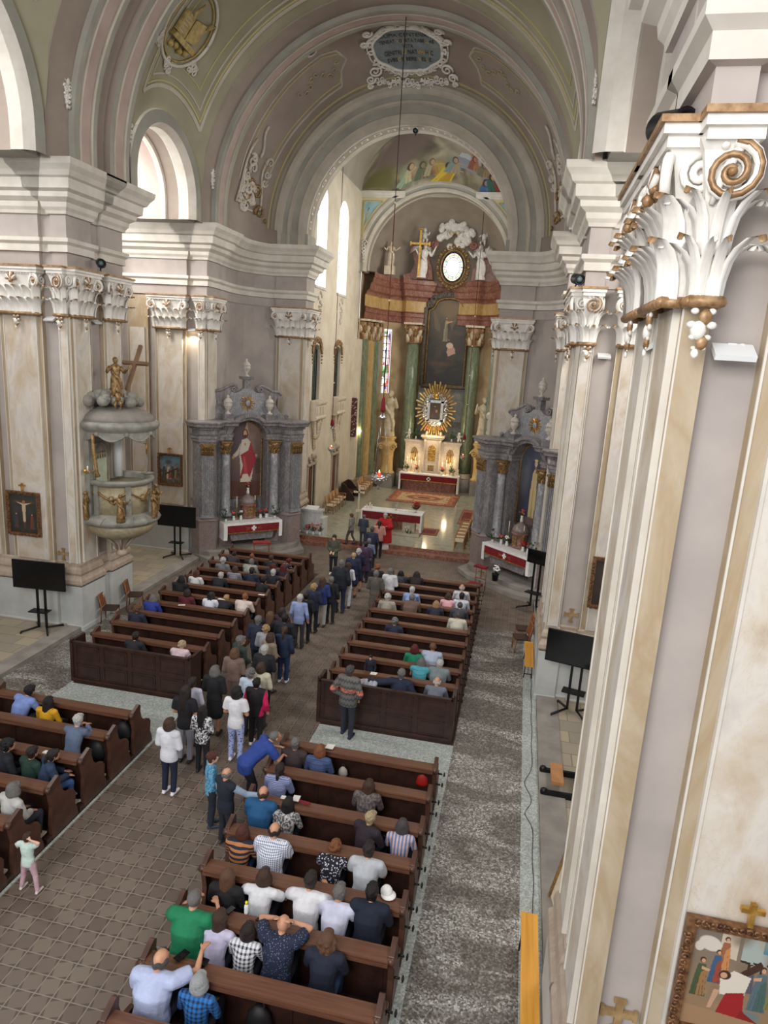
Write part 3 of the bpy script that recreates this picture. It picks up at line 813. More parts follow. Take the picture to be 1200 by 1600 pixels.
# ---- fresco over the apse arch
im = Img(300, 110, (120, 108, 86))
im.grad((150, 142, 132), (118, 108, 70)); im.mottle(220, .5)
im.ell(.25, .75, .2, .3, (128, 112, 104), 20, .6); im.ell(.62, .8, .12, .3, (186, 176, 162), 0, .9, .8); im.ell(.1, .3, .12, .25, (112, 108, 66), 0, .7)
im.poly([(.6, .3), (.84, .24), (.86, .46), (.6, .52)], (140, 146, 156)); im.poly([(.6, .48), (.86, .42), (.87, .5), (.62, .56)], (186, 190, 196))
for (x, y, h, a, b, l) in ((.27, .2, .5, (150, 168, 140), (120, 140, 112), .03), (.33, .25, .46, (190, 176, 140), (150, 120, 90), -.02), (.38, .22, .44, (96, 110, 84), (130, 110, 84), 0),
        (.44, .26, .42, (170, 160, 130), (130, 92, 70), 0), (.49, .12, .52, (206, 176, 56), (176, 140, 40), .05), (.56, .3, .42, (130, 148, 140), (170, 150, 120), .02),
        (.7, .46, .34, (150, 90, 66), (170, 120, 84), 0), (.76, .42, .36, (122, 120, 96), (160, 130, 96), 0), (.8, .06, .46, (70, 104, 150), (96, 126, 166), -.02),
        (.86, .16, .5, (60, 104, 90), (150, 60, 50), -.04), (.92, .2, .44, (166, 76, 56), (120, 96, 80), 0), (.97, .12, .3, (150, 128, 96), (110, 92, 66), 0)):
    im.figure(x, y-.14, h*.62, a, b, lean=l, arm=(.3, .05)); im.ell(x, y+h*.18, h*.07, h*.3, a, 10, .5, .5)
def ffn(u, v):
    x = -4.4+8.8*u; zt = 17.5+3.25*math.sqrt(max(0, 1-(x/4.43)**2)); zb = max(17.55 if abs(x) > 2.3 else 0, ZC+math.sqrt(max(0, 4.5**2-x*x)) if abs(x) < 4.5 else 0)
    zb = min(zb, zt); z = zb+(zt-zb)*v
    return (XC+x, 39.93-.9*((z-16.8)/4)**2, z)
struct(painted(im, ffn, 'wall_fresco', rough=.75))
mb = MB()
for sd in (-1, 1):
    x0, x1 = sorted((XC+sd*4.43, XC+sd*1.95))
    for (z0, z1, d_) in ((17.25, 17.35, .1), (17.35, 17.5, .16), (17.5, 17.58, .24)): mb.b2(x0, x1, 40.05-d_, 40.05, z0, z1)
struct(mb.build('trim_fresco_cornice', m_white))
for sd, robe in ((-1, (190, 150, 60)), (1, (120, 130, 160))):
    im = Img(50, 60, (136, 172, 178)); im.grad((150, 190, 200), (130, 164, 166)); im.mottle(30, .15)
    im.figure(.4 if sd < 0 else .6, .05, .8, robe, (80, 96, 110), arm=(.3*sd*-1, .1)); im.ell(.4, .04, .4, .07, (190, 190, 186))
    def pf(u, v, sd=sd):
        z = 15.0+2.05*v; xo = 4.28; r_ = 4.72; xi = math.sqrt(max(0, r_*r_-(z-ZC)**2)) if z-ZC < r_ else 0
        xi = min(xi, xo-.02); uu = u if sd < 0 else 1-u
        return (XC+sd*(xo+(xi-xo)*uu), 39.96, z)
    struct(painted(im, pf, 'wall_fresco', rough=.75))
    mb = MB(); mb.tube([pf(0, 0), pf(0, 1)]+[pf(1, 1-i/10) for i in range(11)]+[pf(0, 0)] if sd < 0 else [pf(1, 0), pf(1, 1)]+[pf(0, 1-i/10) for i in range(11)]+[pf(1, 0)], .035, 4)
    for k in range(7): mb.tube(spiral((XC+sd*4.15, 39.9, 14.85-.17*k), .16-.015*k, 1.2, (1, 0, 0), (0, 0, 1), 9, k, .2), .035, 5, 1)
    struct(mb.build('trim_fresco_frame', [m_line, m_white]))
# ---- inscription cartouche on the splay vault
def splay_flat(u, v, lift=.06):   # u,v metres on the splay around its crown; v>0 up towards the nave
    t = .47-v/3.4; a = PI/2-u/6.4
    p, n_ = on_splay(min(max(t, 0), 1), a); return p+n_*lift
cart = thing('inscription_cartouche', 'blue grey Latin inscription cartouche with white rocaille frame above the choir arch', 'inscription', tuple(splay_flat(0, 0, 0)))
o0 = Vector(cart.location)
def cm(mb, name, mats, parent=cart):
    mb.v = [tuple(Vector(p)-o0) for p in mb.v]; return mb.build(name, mats, parent)
out = []
for i in range(64):
    a = 2*PI*i/64; c, s_ = math.cos(a), math.sin(a)
    rx = 1.22*(1-.10*abs(math.sin(2*a))**2*1+.05*math.cos(4*a)); ry = .92*(1+.04*math.cos(4*a)-.04*abs(math.sin(2*a)))
    e = .62
    out.append((rx*math.copysign(abs(c)**e, c), ry*math.copysign(abs(s_)**e, s_)))
mb = MB(); k = len(out)
NR = 8
mb.add([splay_flat(0, 0, .05)]+[splay_flat(u*q/NR, v*q/NR, .05) for q in range(1, NR+1) for u, v in out],
       [(0, i+1, (i+1) % k+1) for i in range(k)]+[(q*k+i+1, q*k+k+i+1, q*k+k+(i+1) % k+1, q*k+(i+1) % k+1) for q in range(NR-1) for i in range(k)])
cm(mb, 'tablet', noisy('slate blue tablet', (118, 128, 134), (138, 148, 152), 3, .7))
mb = MB()
mb.tube([splay_flat(u*1.03, v*1.03, .08) for u, v in out+out[:1]], .06, 6)
mb.tube([splay_flat(u*1.2, v*1.16, .05) for u, v in out+out[:1]], .035, 6)
rs = random.Random(3)
for i in range(0, 64, 2):
    u, v = out[i]; a = math.atan2(v, u)
    for q in (-1, 1):
        c = splay_flat(u*1.12, v*1.12, .1)
        e1 = (splay_flat(u*1.12+.1, v*1.12, .1)-c).normalized(); e2 = (splay_flat(u*1.12, v*1.12+.1, .1)-c).normalized()
        mb.tube(spiral(c, .13+.05*rs.random(), 1.1, e1, e2, 9, a+q*rs.random()*2, .2, q), .028, 5)
for i in range(15):   # garland below
    x = -1.5+3*i/14; v = -1.2-.35*(1-(x/1.5)**2)+.1*math.sin(i*2.2)
    c = splay_flat(x, v, .08)
    for q in range(3):
        e1 = (splay_flat(x+.1, v, .08)-c).normalized(); e2 = (splay_flat(x, v+.1, .08)-c).normalized()
        mb.tube(spiral(c+e2*(.08*q-.1), .12, .9, e1, e2, 8, i+q*2.1, .2, 1 if q % 2 else -1), .03, 5)
for sgn in (-1, 1):
    for (u, v, r_) in ((1.5, -.75, .26), (1.78, -1.05, .2), (1.3, .95, .2), (1.55, .45, .16), (1.9, -1.3, .12), (.35, -1.05, .18), (.4, 1.1, .16)):
        c = splay_flat(sgn*u, v, .1); e1 = (splay_flat(sgn*u+.1, v, .1)-c).normalized(); e2 = (splay_flat(sgn*u, v+.1, .1)-c).normalized()
        mb.tube(spiral(c, r_, 1.6, e1, e2, 16, 0, .15, sgn), [.05-.02*i/16 for i in range(17)], 6)
cm(mb, 'rocaille_frame', m_capw)
# lettering
lines = [('CUPIA CENTENAR', .52, .23), ('TENEAT VOLATA TABELLAE', .25, .22), ('VOTA', .0, .2), ('GENITRICI NATVM HIC', -.25, .25), ('SVBSCRIBERE VELLE,', -.53, .23)]
m_lett = plain('dark lettering', (56, 52, 54), .7); m_lettg = plain('gold lettering', (214, 176, 84), .6)
for li, (txt, v, hgt) in enumerate(lines):
    fc = D2.curves.new('t', 'FONT'); fc.body = txt; fc.size = hgt; fc.align_x = 'CENTER'; fc.extrude = .004; fc.resolution_u = 2
    for ci, ch in enumerate(txt): fc.body_format[ci].material_index = 1 if (ch in 'IVLMC' and ci > 1 and (ci+li) % 3) else 0
    fc.materials.append(m_lett); fc.materials.append(m_lettg)
    to = D2.objects.new('t', fc); COL.objects.link(to)
    dg = bpy.context.evaluated_depsgraph_get(); me = D2.meshes.new_from_object(to.evaluated_get(dg)); D2.objects.remove(to)
    co = [tuple(v_.co) for v_ in me.vertices]; wd = max(c[0] for c in co)-min(c[0] for c in co); lim = (1.9, 2.05, .4, 1.9, 1.8)[li]
    sc_ = min(1, lim/wd)
    # the curve runs so that the words read upright for someone in the nave
    me2 = MB(); me2.add([tuple(splay_flat(c[0]*sc_, v+c[1], .085+c[2])-o0) for c in co], [list(p.vertices) for p in me.polygons], 0)
    me2.mi = [p.material_index for p in me.polygons]
    me2.build('lettering', [m_lett, m_lettg], cart)
# ---- rocaille ornaments low on both halves of the splay, pendentive drops, medallion
for sd in (0, 1):
    mb = MB(); rs = random.Random(11)
    def sp(t, a, lift=.05): 
        p, n_ = on_splay(t, PI-a if sd else a); return p+n_*lift
    for i in range(26):
        t = .34+.34*rs.random(); a = .1+.34*rs.random()*(1-.2*rs.random())
        c = sp(t, a); e1 = (sp(t+.03, a)-c).normalized(); e2 = (sp(t, a+.02)-c).normalized()
        mb.tube(spiral(c, .14+.16*rs.random(), 1.3, e1, e2, 12, rs.random()*6, .15, rs.choice((-1, 1))), [.07-.035*k/12 for k in range(13)], 6, 1 if i % 7 == 0 else 0)
    for (t0, a0, t1, a1) in ((.3, .12, .36, .5), (.68, .12, .6, .4), (.4, .1, .56, .1), (.5, .42, .42, .6)):
        mb.tube([sp(t0+(t1-t0)*q/6+.02*math.sin(q), a0+(a1-a0)*q/6) for q in range(7)], .05, 6, 0)
    mb.tube(spiral(sp(.78, .06), .1, 1.5, Vector((0, 1, 0)), Vector((0, 0, 1)), 12), .03, 5, 1)
    struct(mb.build('trim_rocaille', [noisy('stucco taupe', (184, 174, 160), (208, 198, 186), 5, .7), m_gilt]))
    # gilt relief sprays high in the panels
    mb = MB()
    for i in range(9):
        a = .86+.035*i; t = .47+.06*math.sin(i*1.3)
        c = sp(t, a, .04); e1 = (sp(t+.03, a, .04)-c).normalized(); e2 = (sp(t, a+.02, .04)-c).normalized()
        mb.tube(spiral(c, .13, 1, e1, e2, 8, i*1.7, .2, 1 if i % 2 else -1), .022, 5)
    struct(mb.build('trim_relief_spray', noisy('ochre stucco', (168, 154, 116), (190, 176, 138), 5, .7)))
    # round vents with dark rosettes near the arch
    for a in (1.05, ):
        p, n_ = on_splay(.1, PI-a if sd else a); q = n_.to_track_quat('Z', 'Y').to_matrix()
        mb = MB(); mb.lathe([(.0, .02), (.13, .02), (.15, .06), (.2, .06), (.22, .0)], p, 16, 0, M=q, sx=1.3)
        mb.lathe([(0, .025), (.12, .03), (.0, .04)], p+n_*.005, 12, 1, M=q, sx=1.3); struct(mb.build('trim_vent', [m_white, m_black]))
p, n_ = on_splay(.05, PI/2); q = n_.to_track_quat('Z', 'Y').to_matrix()
mb = MB(); mb.lathe([(.1, .02), (.12, .05), (.3, .05), (.34, 0)], p, 20, 0, M=q); mb.lathe([(0, .02), (.1, .02)], p, 12, 1, M=q); struct(mb.build('trim_vent', [m_gilt, m_black]))
for side in (-1, 1):
    for (yy, sgn) in ((17.2, -1), (19.7, 1), (25.5, -1), (8.6, 1)):
        mb = MB()
        c = Vector((XC+side*6.5, yy+sgn*.14, 0))
        for k, (z, r_) in enumerate(((15.25, .2), (15.0, .16), (14.8, .12), (14.62, .1), (14.48, .06), (14.36, .04))):
            mb.ball(c+Vector((0, 0, z)), r_, 8, 0, (.5, 1, 1.1))
            for e in (-1, 1): mb.tube(spiral(c+Vector((-side*.04, e*r_*.7, z)), r_*.7, 1.1, (0, e, 0), (0, 0, 1), 8, 0, .2), .03, 5)
        struct(mb.build('trim_pendentive_drop', m_capw))
# book medallion on the vault of the second bay
R2b = 6.62**2+2.325**2
def dm(u, v, lift=.04):     # u along +y, v up the vault, about the medallion centre
    a0 = R(141.2); L = math.sqrt(R2b)
    a = a0-v*1.1/L; dy = u*1.75-.93
    rr = math.sqrt(R2b-dy*dy)
    p = Vector((XC+math.cos(a)*rr, 22.275+dy, ZC+math.sin(a)*rr)); n_ = -(p-Vector((XC, 22.275, ZC))).normalized()
    return p+n_*lift
mb = MB()
for (rx, ry, w_, mi) in ((.82, 1.05, .05, 0), (.72, .93, .03, 1)):
    mb.tube([dm(rx*math.cos(2*PI*i/48), ry*math.sin(2*PI*i/48)) for i in range(49)], w_, 6, mi)
rs = random.Random(5)
for cx_, cy_ in ((.75, -.75), (-.75, -.75), (0, -1.15)):
    for i in range(9):
        c = dm(cx_+.2*(rs.random()-.5), cy_+.3*(rs.random()-.5), .06); e1 = (dm(cx_+.1, cy_)-dm(cx_, cy_)).normalized(); e2 = (dm(cx_, cy_+.1)-dm(cx_, cy_)).normalized()
        mb.tube(spiral(c, .1+.06*rs.random(), 1.2, e1, e2, 9, rs.random()*6, .2, rs.choice((-1, 1))), .025, 5)
def slab(pts, h, mi):
    k = len(pts); mb.add([dm(u, v, .05) for u, v in pts]+[dm(u, v, .05+h) for u, v in pts], [tuple(range(k, 2*k))]+[(i, (i+1) % k, k+(i+1) % k, k+i) for i in range(k)], mi)
slab([(-.4, -.25), (-.02, -.32), (-.02, .3), (-.38, .36)], .1, 1); slab([(.02, -.32), (.42, -.22), (.4, .38), (.02, .3)], .1, 1)
slab([(-.5, -.42), (.45, -.5), (.5, -.35), (-.4, -.28)], .14, 1)
for i in range(5): mb.tube([dm(.25, -.1, .08), dm(.42+.05*i, .15+.1*i, .12), dm(.5+.03*i, .45+.08*i-.02*i*i, .1)], .03, 5, 1)
for i in range(5): mb.tube([dm(-.34, .22-.1*i, .16), dm(-.1, .2-.1*i, .16)], .012, 4, 0)
mb.tube([dm(0, -.3, .1), dm(-.1, .45, .12), dm(0, .75, .1)], [.05, .05, .02], 6, 1)
for i in range(4): mb.ball(dm(-.3+.2*i, -.62+.05*(i % 2), .08), .11, 8, 1)
struct(mb.build('trim_medallion', [m_white, noisy('gilt ochre relief', (150, 128, 74), (190, 166, 104), 6, .55, .2)]))

# ================================================================== WINDOWS AND DOORS OF THE SANCTUARY
m_sky = None
def glassm():
    t = NT('leaded dark glass'); t.base((96, 112, 112)); t.rough(.15); return t.m
m_lead = glassm()
m_day = plain('frosted daylight glass', (238, 246, 255), .4, 0, 5.5)
wi = 1
for side in (-1, 1):
    X = XC+side*(SW+.3)
    for (y0, y1) in ((31.9, 33.5), (35.6, 37.4)):
        mb = MB(); mb.add([(X, a, b) for a, b in archpoly(y0, y1, 11.7, 16.3)], [tuple(range(13))]); o = struct(mb.build('window_%d' % wi, m_day))
        fr = MB()
        for k in range(1, 3): fr.tube([(X-side*.03, y0+(y1-y0)*k/3, 11.7), (X-side*.03, y0+(y1-y0)*k/3, 16.0)], .012, 4)
        for k in range(1, 6): fr.tube([(X-side*.03, y0, 11.7+.7*k), (X-side*.03, y1, 11.7+.7*k)], .01, 4)
        fr.build('glazing_bars', m_steel, o)
        fr = MB(); fr.b2(XC+side*(SW-.05), XC+side*(SW+.05), y0-.12, y1+.12, 11.58, 11.7); fr.build('window_sill', m_white, o)
        for e in range(8):
            yy = (y0+y1)/2+.3*math.sin(e*2.4); fr = None
        fr = MB()
        for e in range(10): fr.tube(spiral((XC+side*(SW-.03), (y0+y1)/2+.34*math.sin(e*2.1)*(1-e/12), 11.4-.13*e), .12, 1, (0, 1, 0), (0, 0, 1), 8, e, .2), .025, 5)
        fr.build('window_apron', m_white, o); wi += 1
    X = XC+side*(SW+.2)
    for (y0, y1) in ((31.9, 33.1), (35.7, 36.9)):
        mb = MB(); pl = archpoly(y0, y1, 6.25, 9.0, rise=.35); mb.add([(X, a, b) for a, b in pl], [tuple(range(len(pl)))]); o = struct(mb.build('window_%d' % wi, m_lead))
        fr = MB()
        for k in range(5): fr.tube([(X-side*.03, y0+.03+(y1-y0-.06)*k/4, 6.25), (X-side*.03, y0+.03+(y1-y0-.06)*k/4, 8.9)], .018, 4)
        for k in range(5): fr.tube([(X-side*.03, y0, 6.3+.6*k), (X-side*.03, y1, 6.3+.6*k)], .012, 4)
        fr.build('glazing_bars', m_black, o)
        fr = MB(); rs = random.Random(wi)
        for e in range(16):
            a = PI*e/15; fr.tube(spiral((XC+side*(SW-.05), (y0+y1)/2+.72*math.cos(a), 8.72+.5*math.sin(a)), .14, 1.2, (0, 1, 0), (0, 0, 1), 9, rs.random()*6, .2), .035, 5)
        for e in range(4):
            for q in (-1, 1): fr.ball((XC+side*(SW-.04), (y0+y1)/2+q*.74, 8.6-.16*e), .07-.01*e, 6)
        fr.build('gilt_crest', m_capg, o)
        wi += 1
        # balcony under the gallery window
        bx = XC+side*(SW-.0); yc = (y0+y1)/2
        mb = MB()
        prof_ = [(0, 5.35), (.3, 5.38), (.36, 5.45), (.36, 5.52), (.32, 5.58), (.32, 6.1), (.38, 6.14), (.42, 6.22), (.42, 6.3), (0, 6.34)]
        pth = [(bx, yc+.85), (bx-side*.001, yc+.8), (bx-side*.0, yc-.8), (bx, yc-.85)]
        pl = [(bx, yc-.8), (bx, yc+.8)] if side < 0 else [(bx, yc+.8), (bx, yc-.8)]
        sweep(mb, pl, prof_)
        for yy in (yc-.8, yc+.8): mb.add([(bx-side*o_, yy, z) for o_, z in prof_]+[], [tuple(range(len(prof_)))])
        for k in (-1, 0, 1): mb.b2(bx-side*.33, bx-side*.35, yc+k*.5-.18, yc+k*.5+.18, 5.66, 6.02)
        # bracket tapering down
        for k in range(9):
            z = 5.3-.16*k; w_ = .6*(1-k/9)**.8
            for q in (-1, 0, 1): mb.tube(spiral((bx-side*(.22-.02*k), yc+q*w_, z), .12, 1.1, (0, 1, 0), (0, 0, 1), 8, k+q, .2), .03, 5)
        mb.prism([(yc-.5, 5.35), (yc+.5, 5.35), (yc+.06, 3.95), (yc-.06, 3.95)], 0, .14, M=Matrix(((0, 0, -side, bx), (1, 0, 0, 0), (0, 1, 0, 0), (0, 0, 0, 1))))
        struct(mb.build('trim_balcony', noisy('balcony ivory', (206, 190, 166), (226, 214, 196), 3, .7)))
dn = 1
m_door = wood('red brown door', (84, 44, 30), (112, 64, 44), 2, .4)
for side in (-1, 1):
    for (y0, y1) in ((31.7, 32.8), (36.0, 37.2)):
        X = XC+side*(SW+.12); mb = MB(); mb.b2(X, X+side*.06, y0, y1, .32, 3.1)
        for zz in ((.5, 1.4), (1.6, 2.9)):
            for q in (0, 1): mb.b2(X-side*.03, X, y0+.1+q*.5, y0+.5+q*.5, zz[0], zz[1])
        o = struct(mb.build('door_%d' % dn, m_door)); dn += 1
        fr = MB(); Xf = XC+side*SW
        for q in (y0-.08, y1+.08): fr.b2(Xf-side*.06, Xf+side*.05, q-.08, q+.08, .32, 3.15)
        fr.b2(Xf-side*.06, Xf+side*.05, y0-.16, y1+.16, 3.1, 3.25)
        for e in (-1, 1): fr.tube(spiral((Xf-side*.06, (y0+y1)/2+e*.35, 3.42), .2, 1.4, (0, e, 0), (0, 0, 1), 12, 0, .2), .05, 6)
        fr.ball((Xf-side*.06, (y0+y1)/2, 3.55), .16, 8); fr.build('door_surround', m_base, o)
# stained glass windows of the apse
for wn, (w0, w1) in enumerate(wins):
    im = Img(22, 90, (225, 232, 240)); rs = np.random.RandomState(4+wn)
    for _ in range(46):
        c = [(60, 90, 170), (200, 60, 50), (210, 160, 60), (70, 140, 90), (240, 240, 250), (250, 250, 255), (120, 80, 60), (250, 245, 235)][rs.randint(8)]
        im.ell(rs.rand(), rs.rand(), .06+.14*rs.rand(), .02+.03*rs.rand(), c, rs.rand()*180, .2)
    im.poly([(.0, 0), (.14, 0), (.14, 1), (0, 1)], (190, 70, 80), .6); im.poly([(.86, 0), (1, 0), (1, 1), (.86, 1)], (190, 70, 80), .6)
    im.poly([(.1, .3), (.9, .3), (.9, .42), (.1, .42)], (60, 150, 80), .5)
    def gf(u, v):
        a = w0+(w1-w0)*u; x, y = AP(a, .12); return (x, y, 6.3+4.0*v)
    o = painted(im, gf, 'window_%d' % wi, mask=lambda u, v: v < .86 or (u-.5)**2/.25+(v-.86)**2/.0196 < 1); wi += 1; struct(o)
    t = NT('stained glass'); a_ = t.n('ShaderNodeVertexColor'); a_.layer_name = 'paint'; t.link(a_.outputs[0], t.b.inputs['Base Color']); t.link(a_.outputs[0], t.b.inputs['Emission Color']); t.b.inputs['Emission Strength'].default_value = 1.3
    o.data.materials.clear(); o.data.materials.append(t.m)
    mb = MB()
    for q in range(1, 9): mb.tube([gf(0, q/9), gf(1, q/9)], .02, 4)
    for q in (0, .2, .5, .8, 1): mb.tube([gf(q, 0), gf(q, .97)], .02, 4)
    mb.build('glazing_bars', m_black, o)
# ================================================================== SMALL FURNISHINGS USED MANY TIMES
def vase_of_flowers(loc, label, col, h=.3, kind='vase', group=None, green=.12, n=9, seed=1):
    t = thing('flower_vase', label, 'flowers', loc, 0, group); rs = random.Random(seed)
    mb = MB(); mb.lathe([(.035, 0), (.06, .03), (.07, h*.4), (.045, h*.75), (.06, h)], (0, 0, 0), 10); mb.build('vase', m_ceramic, t)
    lf = MB(); fl = MB()
    for i in range(n*2):
        a = rs.random()*2*PI; r_ = green*(.4+rs.random()); z = h+.05+rs.random()*green*1.4
        p = Vector((math.cos(a)*r_, math.sin(a)*r_, z))
        q = Vector((math.cos(a)*r_*.3, math.sin(a)*r_*.3, h)); b = Vector((-math.sin(a), math.cos(a), 0))*.025
        lf.add([q, (p+q)/2+b+Vector((0, 0, .03)), p, (p+q)/2-b+Vector((0, 0, .03))], [(0, 1, 2, 3)])
    for i in range(n):
        a = rs.random()*2*PI; r_ = green*.9*rs.random(); z = h+.08+rs.random()*green*1.5
        fl.ball((math.cos(a)*r_, math.sin(a)*r_, z), .032+.014*rs.random(), 6, 0, (1, 1, .8))
    lf.build('foliage', m_leaf, t); fl.build('blossoms', col, t); return t
def candle(loc, label, h=.5, stick=True, group='candles', lit=False):
    t = thing('candle', label, 'candle', loc, 0, group)
    if stick:
        mb = MB(); mb.lathe([(.07, 0), (.06, .02), (.02, .05), (.03, .1), (.015, .16), (.018, h*.5), (.04, h*.55), (.03, h*.56)], n=10); mb.build('candlestick', m_gold, t)
    z0 = h*.55 if stick else 0
    mb = MB(); mb.lathe([(.018 if stick else .035, z0), (.018 if stick else .035, z0+h*.5)], n=8); wx = mb.build('wax', m_candle, t)
    if lit:
        mb = MB(); mb.lathe([(.001, 0), (.012, .02), (.014, .035), (.001, .075)], (0, 0, z0+h*.5), 8); mb.build('flame', m_flame, wx)
    return t
def figure_mb(mb, h, c=(0, 0, 0), rz=0, robe=True, arms=((-.3, .2), (.35, .35)), lean=0, mi=0, mi2=0, seed=0, wings=False, halo=False):
    # draped statue figure: robe with folds, arms with hands, head with hair. base at c, height h
    rs = random.Random(seed); M = Matrix.Rotation(rz, 3, 'Z'); c = Vector(c)
    def P(x, y, z): return c+M @ Vector((x*h, y*h, z*h))
    n = 26; vs = []; prof = [(.135, 0, 0), (.14, .02, 0), (.125, .2, .005), (.11, .36, .0), (.115, .48, 0), (.09, .58, .01), (.115, .68, .01), (.13, .76, .0), (.1, .81, 0), (.04, .84, 0), (.035, .87, 0)]
    for (r_, z, dy) in prof:
        fold = .2*max(0, 1-z/.62)+.03
        for i in range(n):
            a = 2*PI*i/n; rr = r_*(1+fold*math.sin(a*7+z*9+seed)*.7)
            vs.append(P(rr*math.cos(a)+lean*z*.4, rr*math.sin(a)*.72+dy-.03*math.sin(z*5), z))
    fs = [(j*n+i, j*n+(i+1) % n, (j+1)*n+(i+1) % n, (j+1)*n+i) for j in range(len(prof)-1) for i in range(n)]
    fs += [tuple(range(n-1, -1, -1))]
    mb.add(vs, fs, mi, True)
    L = lean*.36
    mb.ball(P(L, -.01, .92), .062*h, 12, mi, (.82, .95, 1.15)); mb.ball(P(L, .012, .935), .066*h, 10, mi2, (.9, .95, 1.05))
    mb.ball(P(L, -.07, .915), .012*h, 6, mi)
    for sg, (ax, az) in zip((-1, 1), arms):
        sh = P(sg*.115+L, 0, .78); el = P(sg*.19+L, -.03, .64); hd = P(ax+L, -.12, .62+az*.4)
        mb.tube([sh, (sh+el)/2+Vector((0, 0, .01)), el], [.042*h, .045*h, .036*h], 8, mi); mb.tube([el, hd], [.036*h, .022*h], 8, mi)
        mb.ball(hd, .026*h, 6, mi, (1, .8, 1.2))
        for k in range(4): 
            d_ = (hd-el).normalized(); mb.tube([hd, hd+d_*.045*h+Vector((.004*h*(k-1.5), 0, .003*h*k))], .006*h, 4, mi)
    # sash of drapery
    mb.tube([P(-.12+L, -.06, .74), P(-.02, -.11, .6), P(.1, -.1, .48), P(.13, -.04, .3), P(.12, -.06, .12)], [.02*h, .035*h, .045*h, .04*h, .03*h], 7, mi2)
    if wings:
        for sg in (-1, 1):
            for k in range(6):
                a = .5+.22*k; mb.tube([P(sg*.05, .07, .74), P(sg*(.05+.2*math.cos(a)), .12, .74+.16*math.sin(a)), P(sg*(.05+.34*math.cos(a-.5)), .1, .7+.26*math.sin(a-.5))], [.02*h, .03*h, .008*h], 5, mi, flat=.4)
def putto_mb(mb, h, c, rz=0, mi=0, seed=0):
    rs = random.Random(seed); M = Matrix.Rotation(rz, 3, 'Z'); c = Vector(c); P = lambda x, y, z: c+M @ Vector((x*h, y*h, z*h))
    mb.tube([P(0, 0, .32), P(0, -.02, .42), P(.01, -.02, .55), P(0, 0, .68), P(0, 0, .74)], [.1*h, .15*h, .15*h, .13*h, .06*h], 9, mi)
    mb.ball(P(0, -.01, .85), .125*h, 10, mi, (.95, 1, 1.05)); mb.ball(P(0, .03, .89), .125*h, 8, mi)
    for sg in (-1, 1):
        k = P(sg*.13, -.16-.06*rs.random(), .22+.05*sg); mb.tube([P(sg*.07, 0, .36), k, P(sg*.1, -.06, .02)], [.09*h, .075*h, .045*h], 8, mi)
        mb.ball(P(sg*.1, -.1, .01), .05*h, 6, mi, (.8, 1.4, .6))
        e = P(sg*.24, -.08, .52+.1*rs.random()); mb.tube([P(sg*.12, 0, .66), e, P(sg*(.2+.14*rs.random()), -.22, .62+.1*sg)], [.055*h, .05*h, .03*h], 7, mi)
        for q in range(4):
            a = .3+.35*q; mb.tube([P(sg*.04, .1, .62), P(sg*(.05+.3*math.cos(a)), .16, .62+.26*math.sin(a))], [.03*h, .01*h], 5, mi, flat=.4)
def urn_mb(mb, c, h, mi=0, mi2=0):
    mb.lathe([(.16*h, 0), (.16*h, .06*h), (.07*h, .09*h), (.06*h, .18*h), (.14*h, .28*h), (.2*h, .42*h), (.21*h, .55*h), (.19*h, .6*h)], c, 16, mi)
    mb.lathe([(.23*h, .6*h), (.23*h, .65*h), (.19*h, .68*h), (.17*h, .76*h), (.07*h, .82*h), (.05*h, .85*h), (.08*h, .9*h), (.03*h, .97*h), (.001, h)], c, 16, mi)
    for k in range(8):
        a = 2*PI*k/8; c_ = Vector(c)+Vector((math.cos(a)*.2*h, math.sin(a)*.2*h, .44*h)); mb.ball(c_, .035*h, 6, mi2)
def rays(mb, c, n, r0, r1, w_, mi=0, sx=1, sz=1, jit=.12, seed=0, dep=.04, rings=1):
    rs = random.Random(seed); c = Vector(c)
    for i in range(n):
        a = 2*PI*i/n; L = r1*(1-jit*(i % 2)-jit*.5*rs.random()); d_ = Vector((math.cos(a)*sx, 0, math.sin(a)*sz)); t = Vector((-math.sin(a), 0, math.cos(a)))
        q0, q1 = c+d_*r0, c+d_*L
        v = [q0-t*w_*.5, q0+t*w_*.5, q1+t*w_*.9, q1-t*w_*.9]
        vs = [p+Vector((0, dep/2, 0)) for p in v]+[p-Vector((0, dep*.1, 0)) for p in v]+[q0-Vector((0, dep, 0)), q1+d_*w_*.8-Vector((0, dep*.6, 0))]
        mb.add(vs, [(3, 2, 1, 0), (4, 0, 1, 5), (6, 2, 3, 7), (5, 1, 2, 6), (7, 3, 0, 4), (4, 5, 8), (8, 5, 6, 9), (9, 6, 7), (4, 8, 9, 7)], mi)
def cross_mb(mb, c, h, w_, t=.06, mi=0, rot=None, flare=0):
    Q = rot or Matrix.Identity(3); c = Vector(c)
    mb.box(c+Q @ Vector((0, 0, h/2)), (t, t, h), rot=Q, mi=mi); mb.box(c+Q @ Vector((0, 0, h*.7)), (w_, t*.98, t), rot=Q, mi=mi)
    if flare:
        for p, d in (((0, 0, h), (flare*2, t, t*.7)), ((w_/2, 0, h*.7), (t*.7, t, flare*2)), ((-w_/2, 0, h*.7), (t*.7, t, flare*2))): mb.box(c+Q @ Vector(p), d, rot=Q, mi=mi)
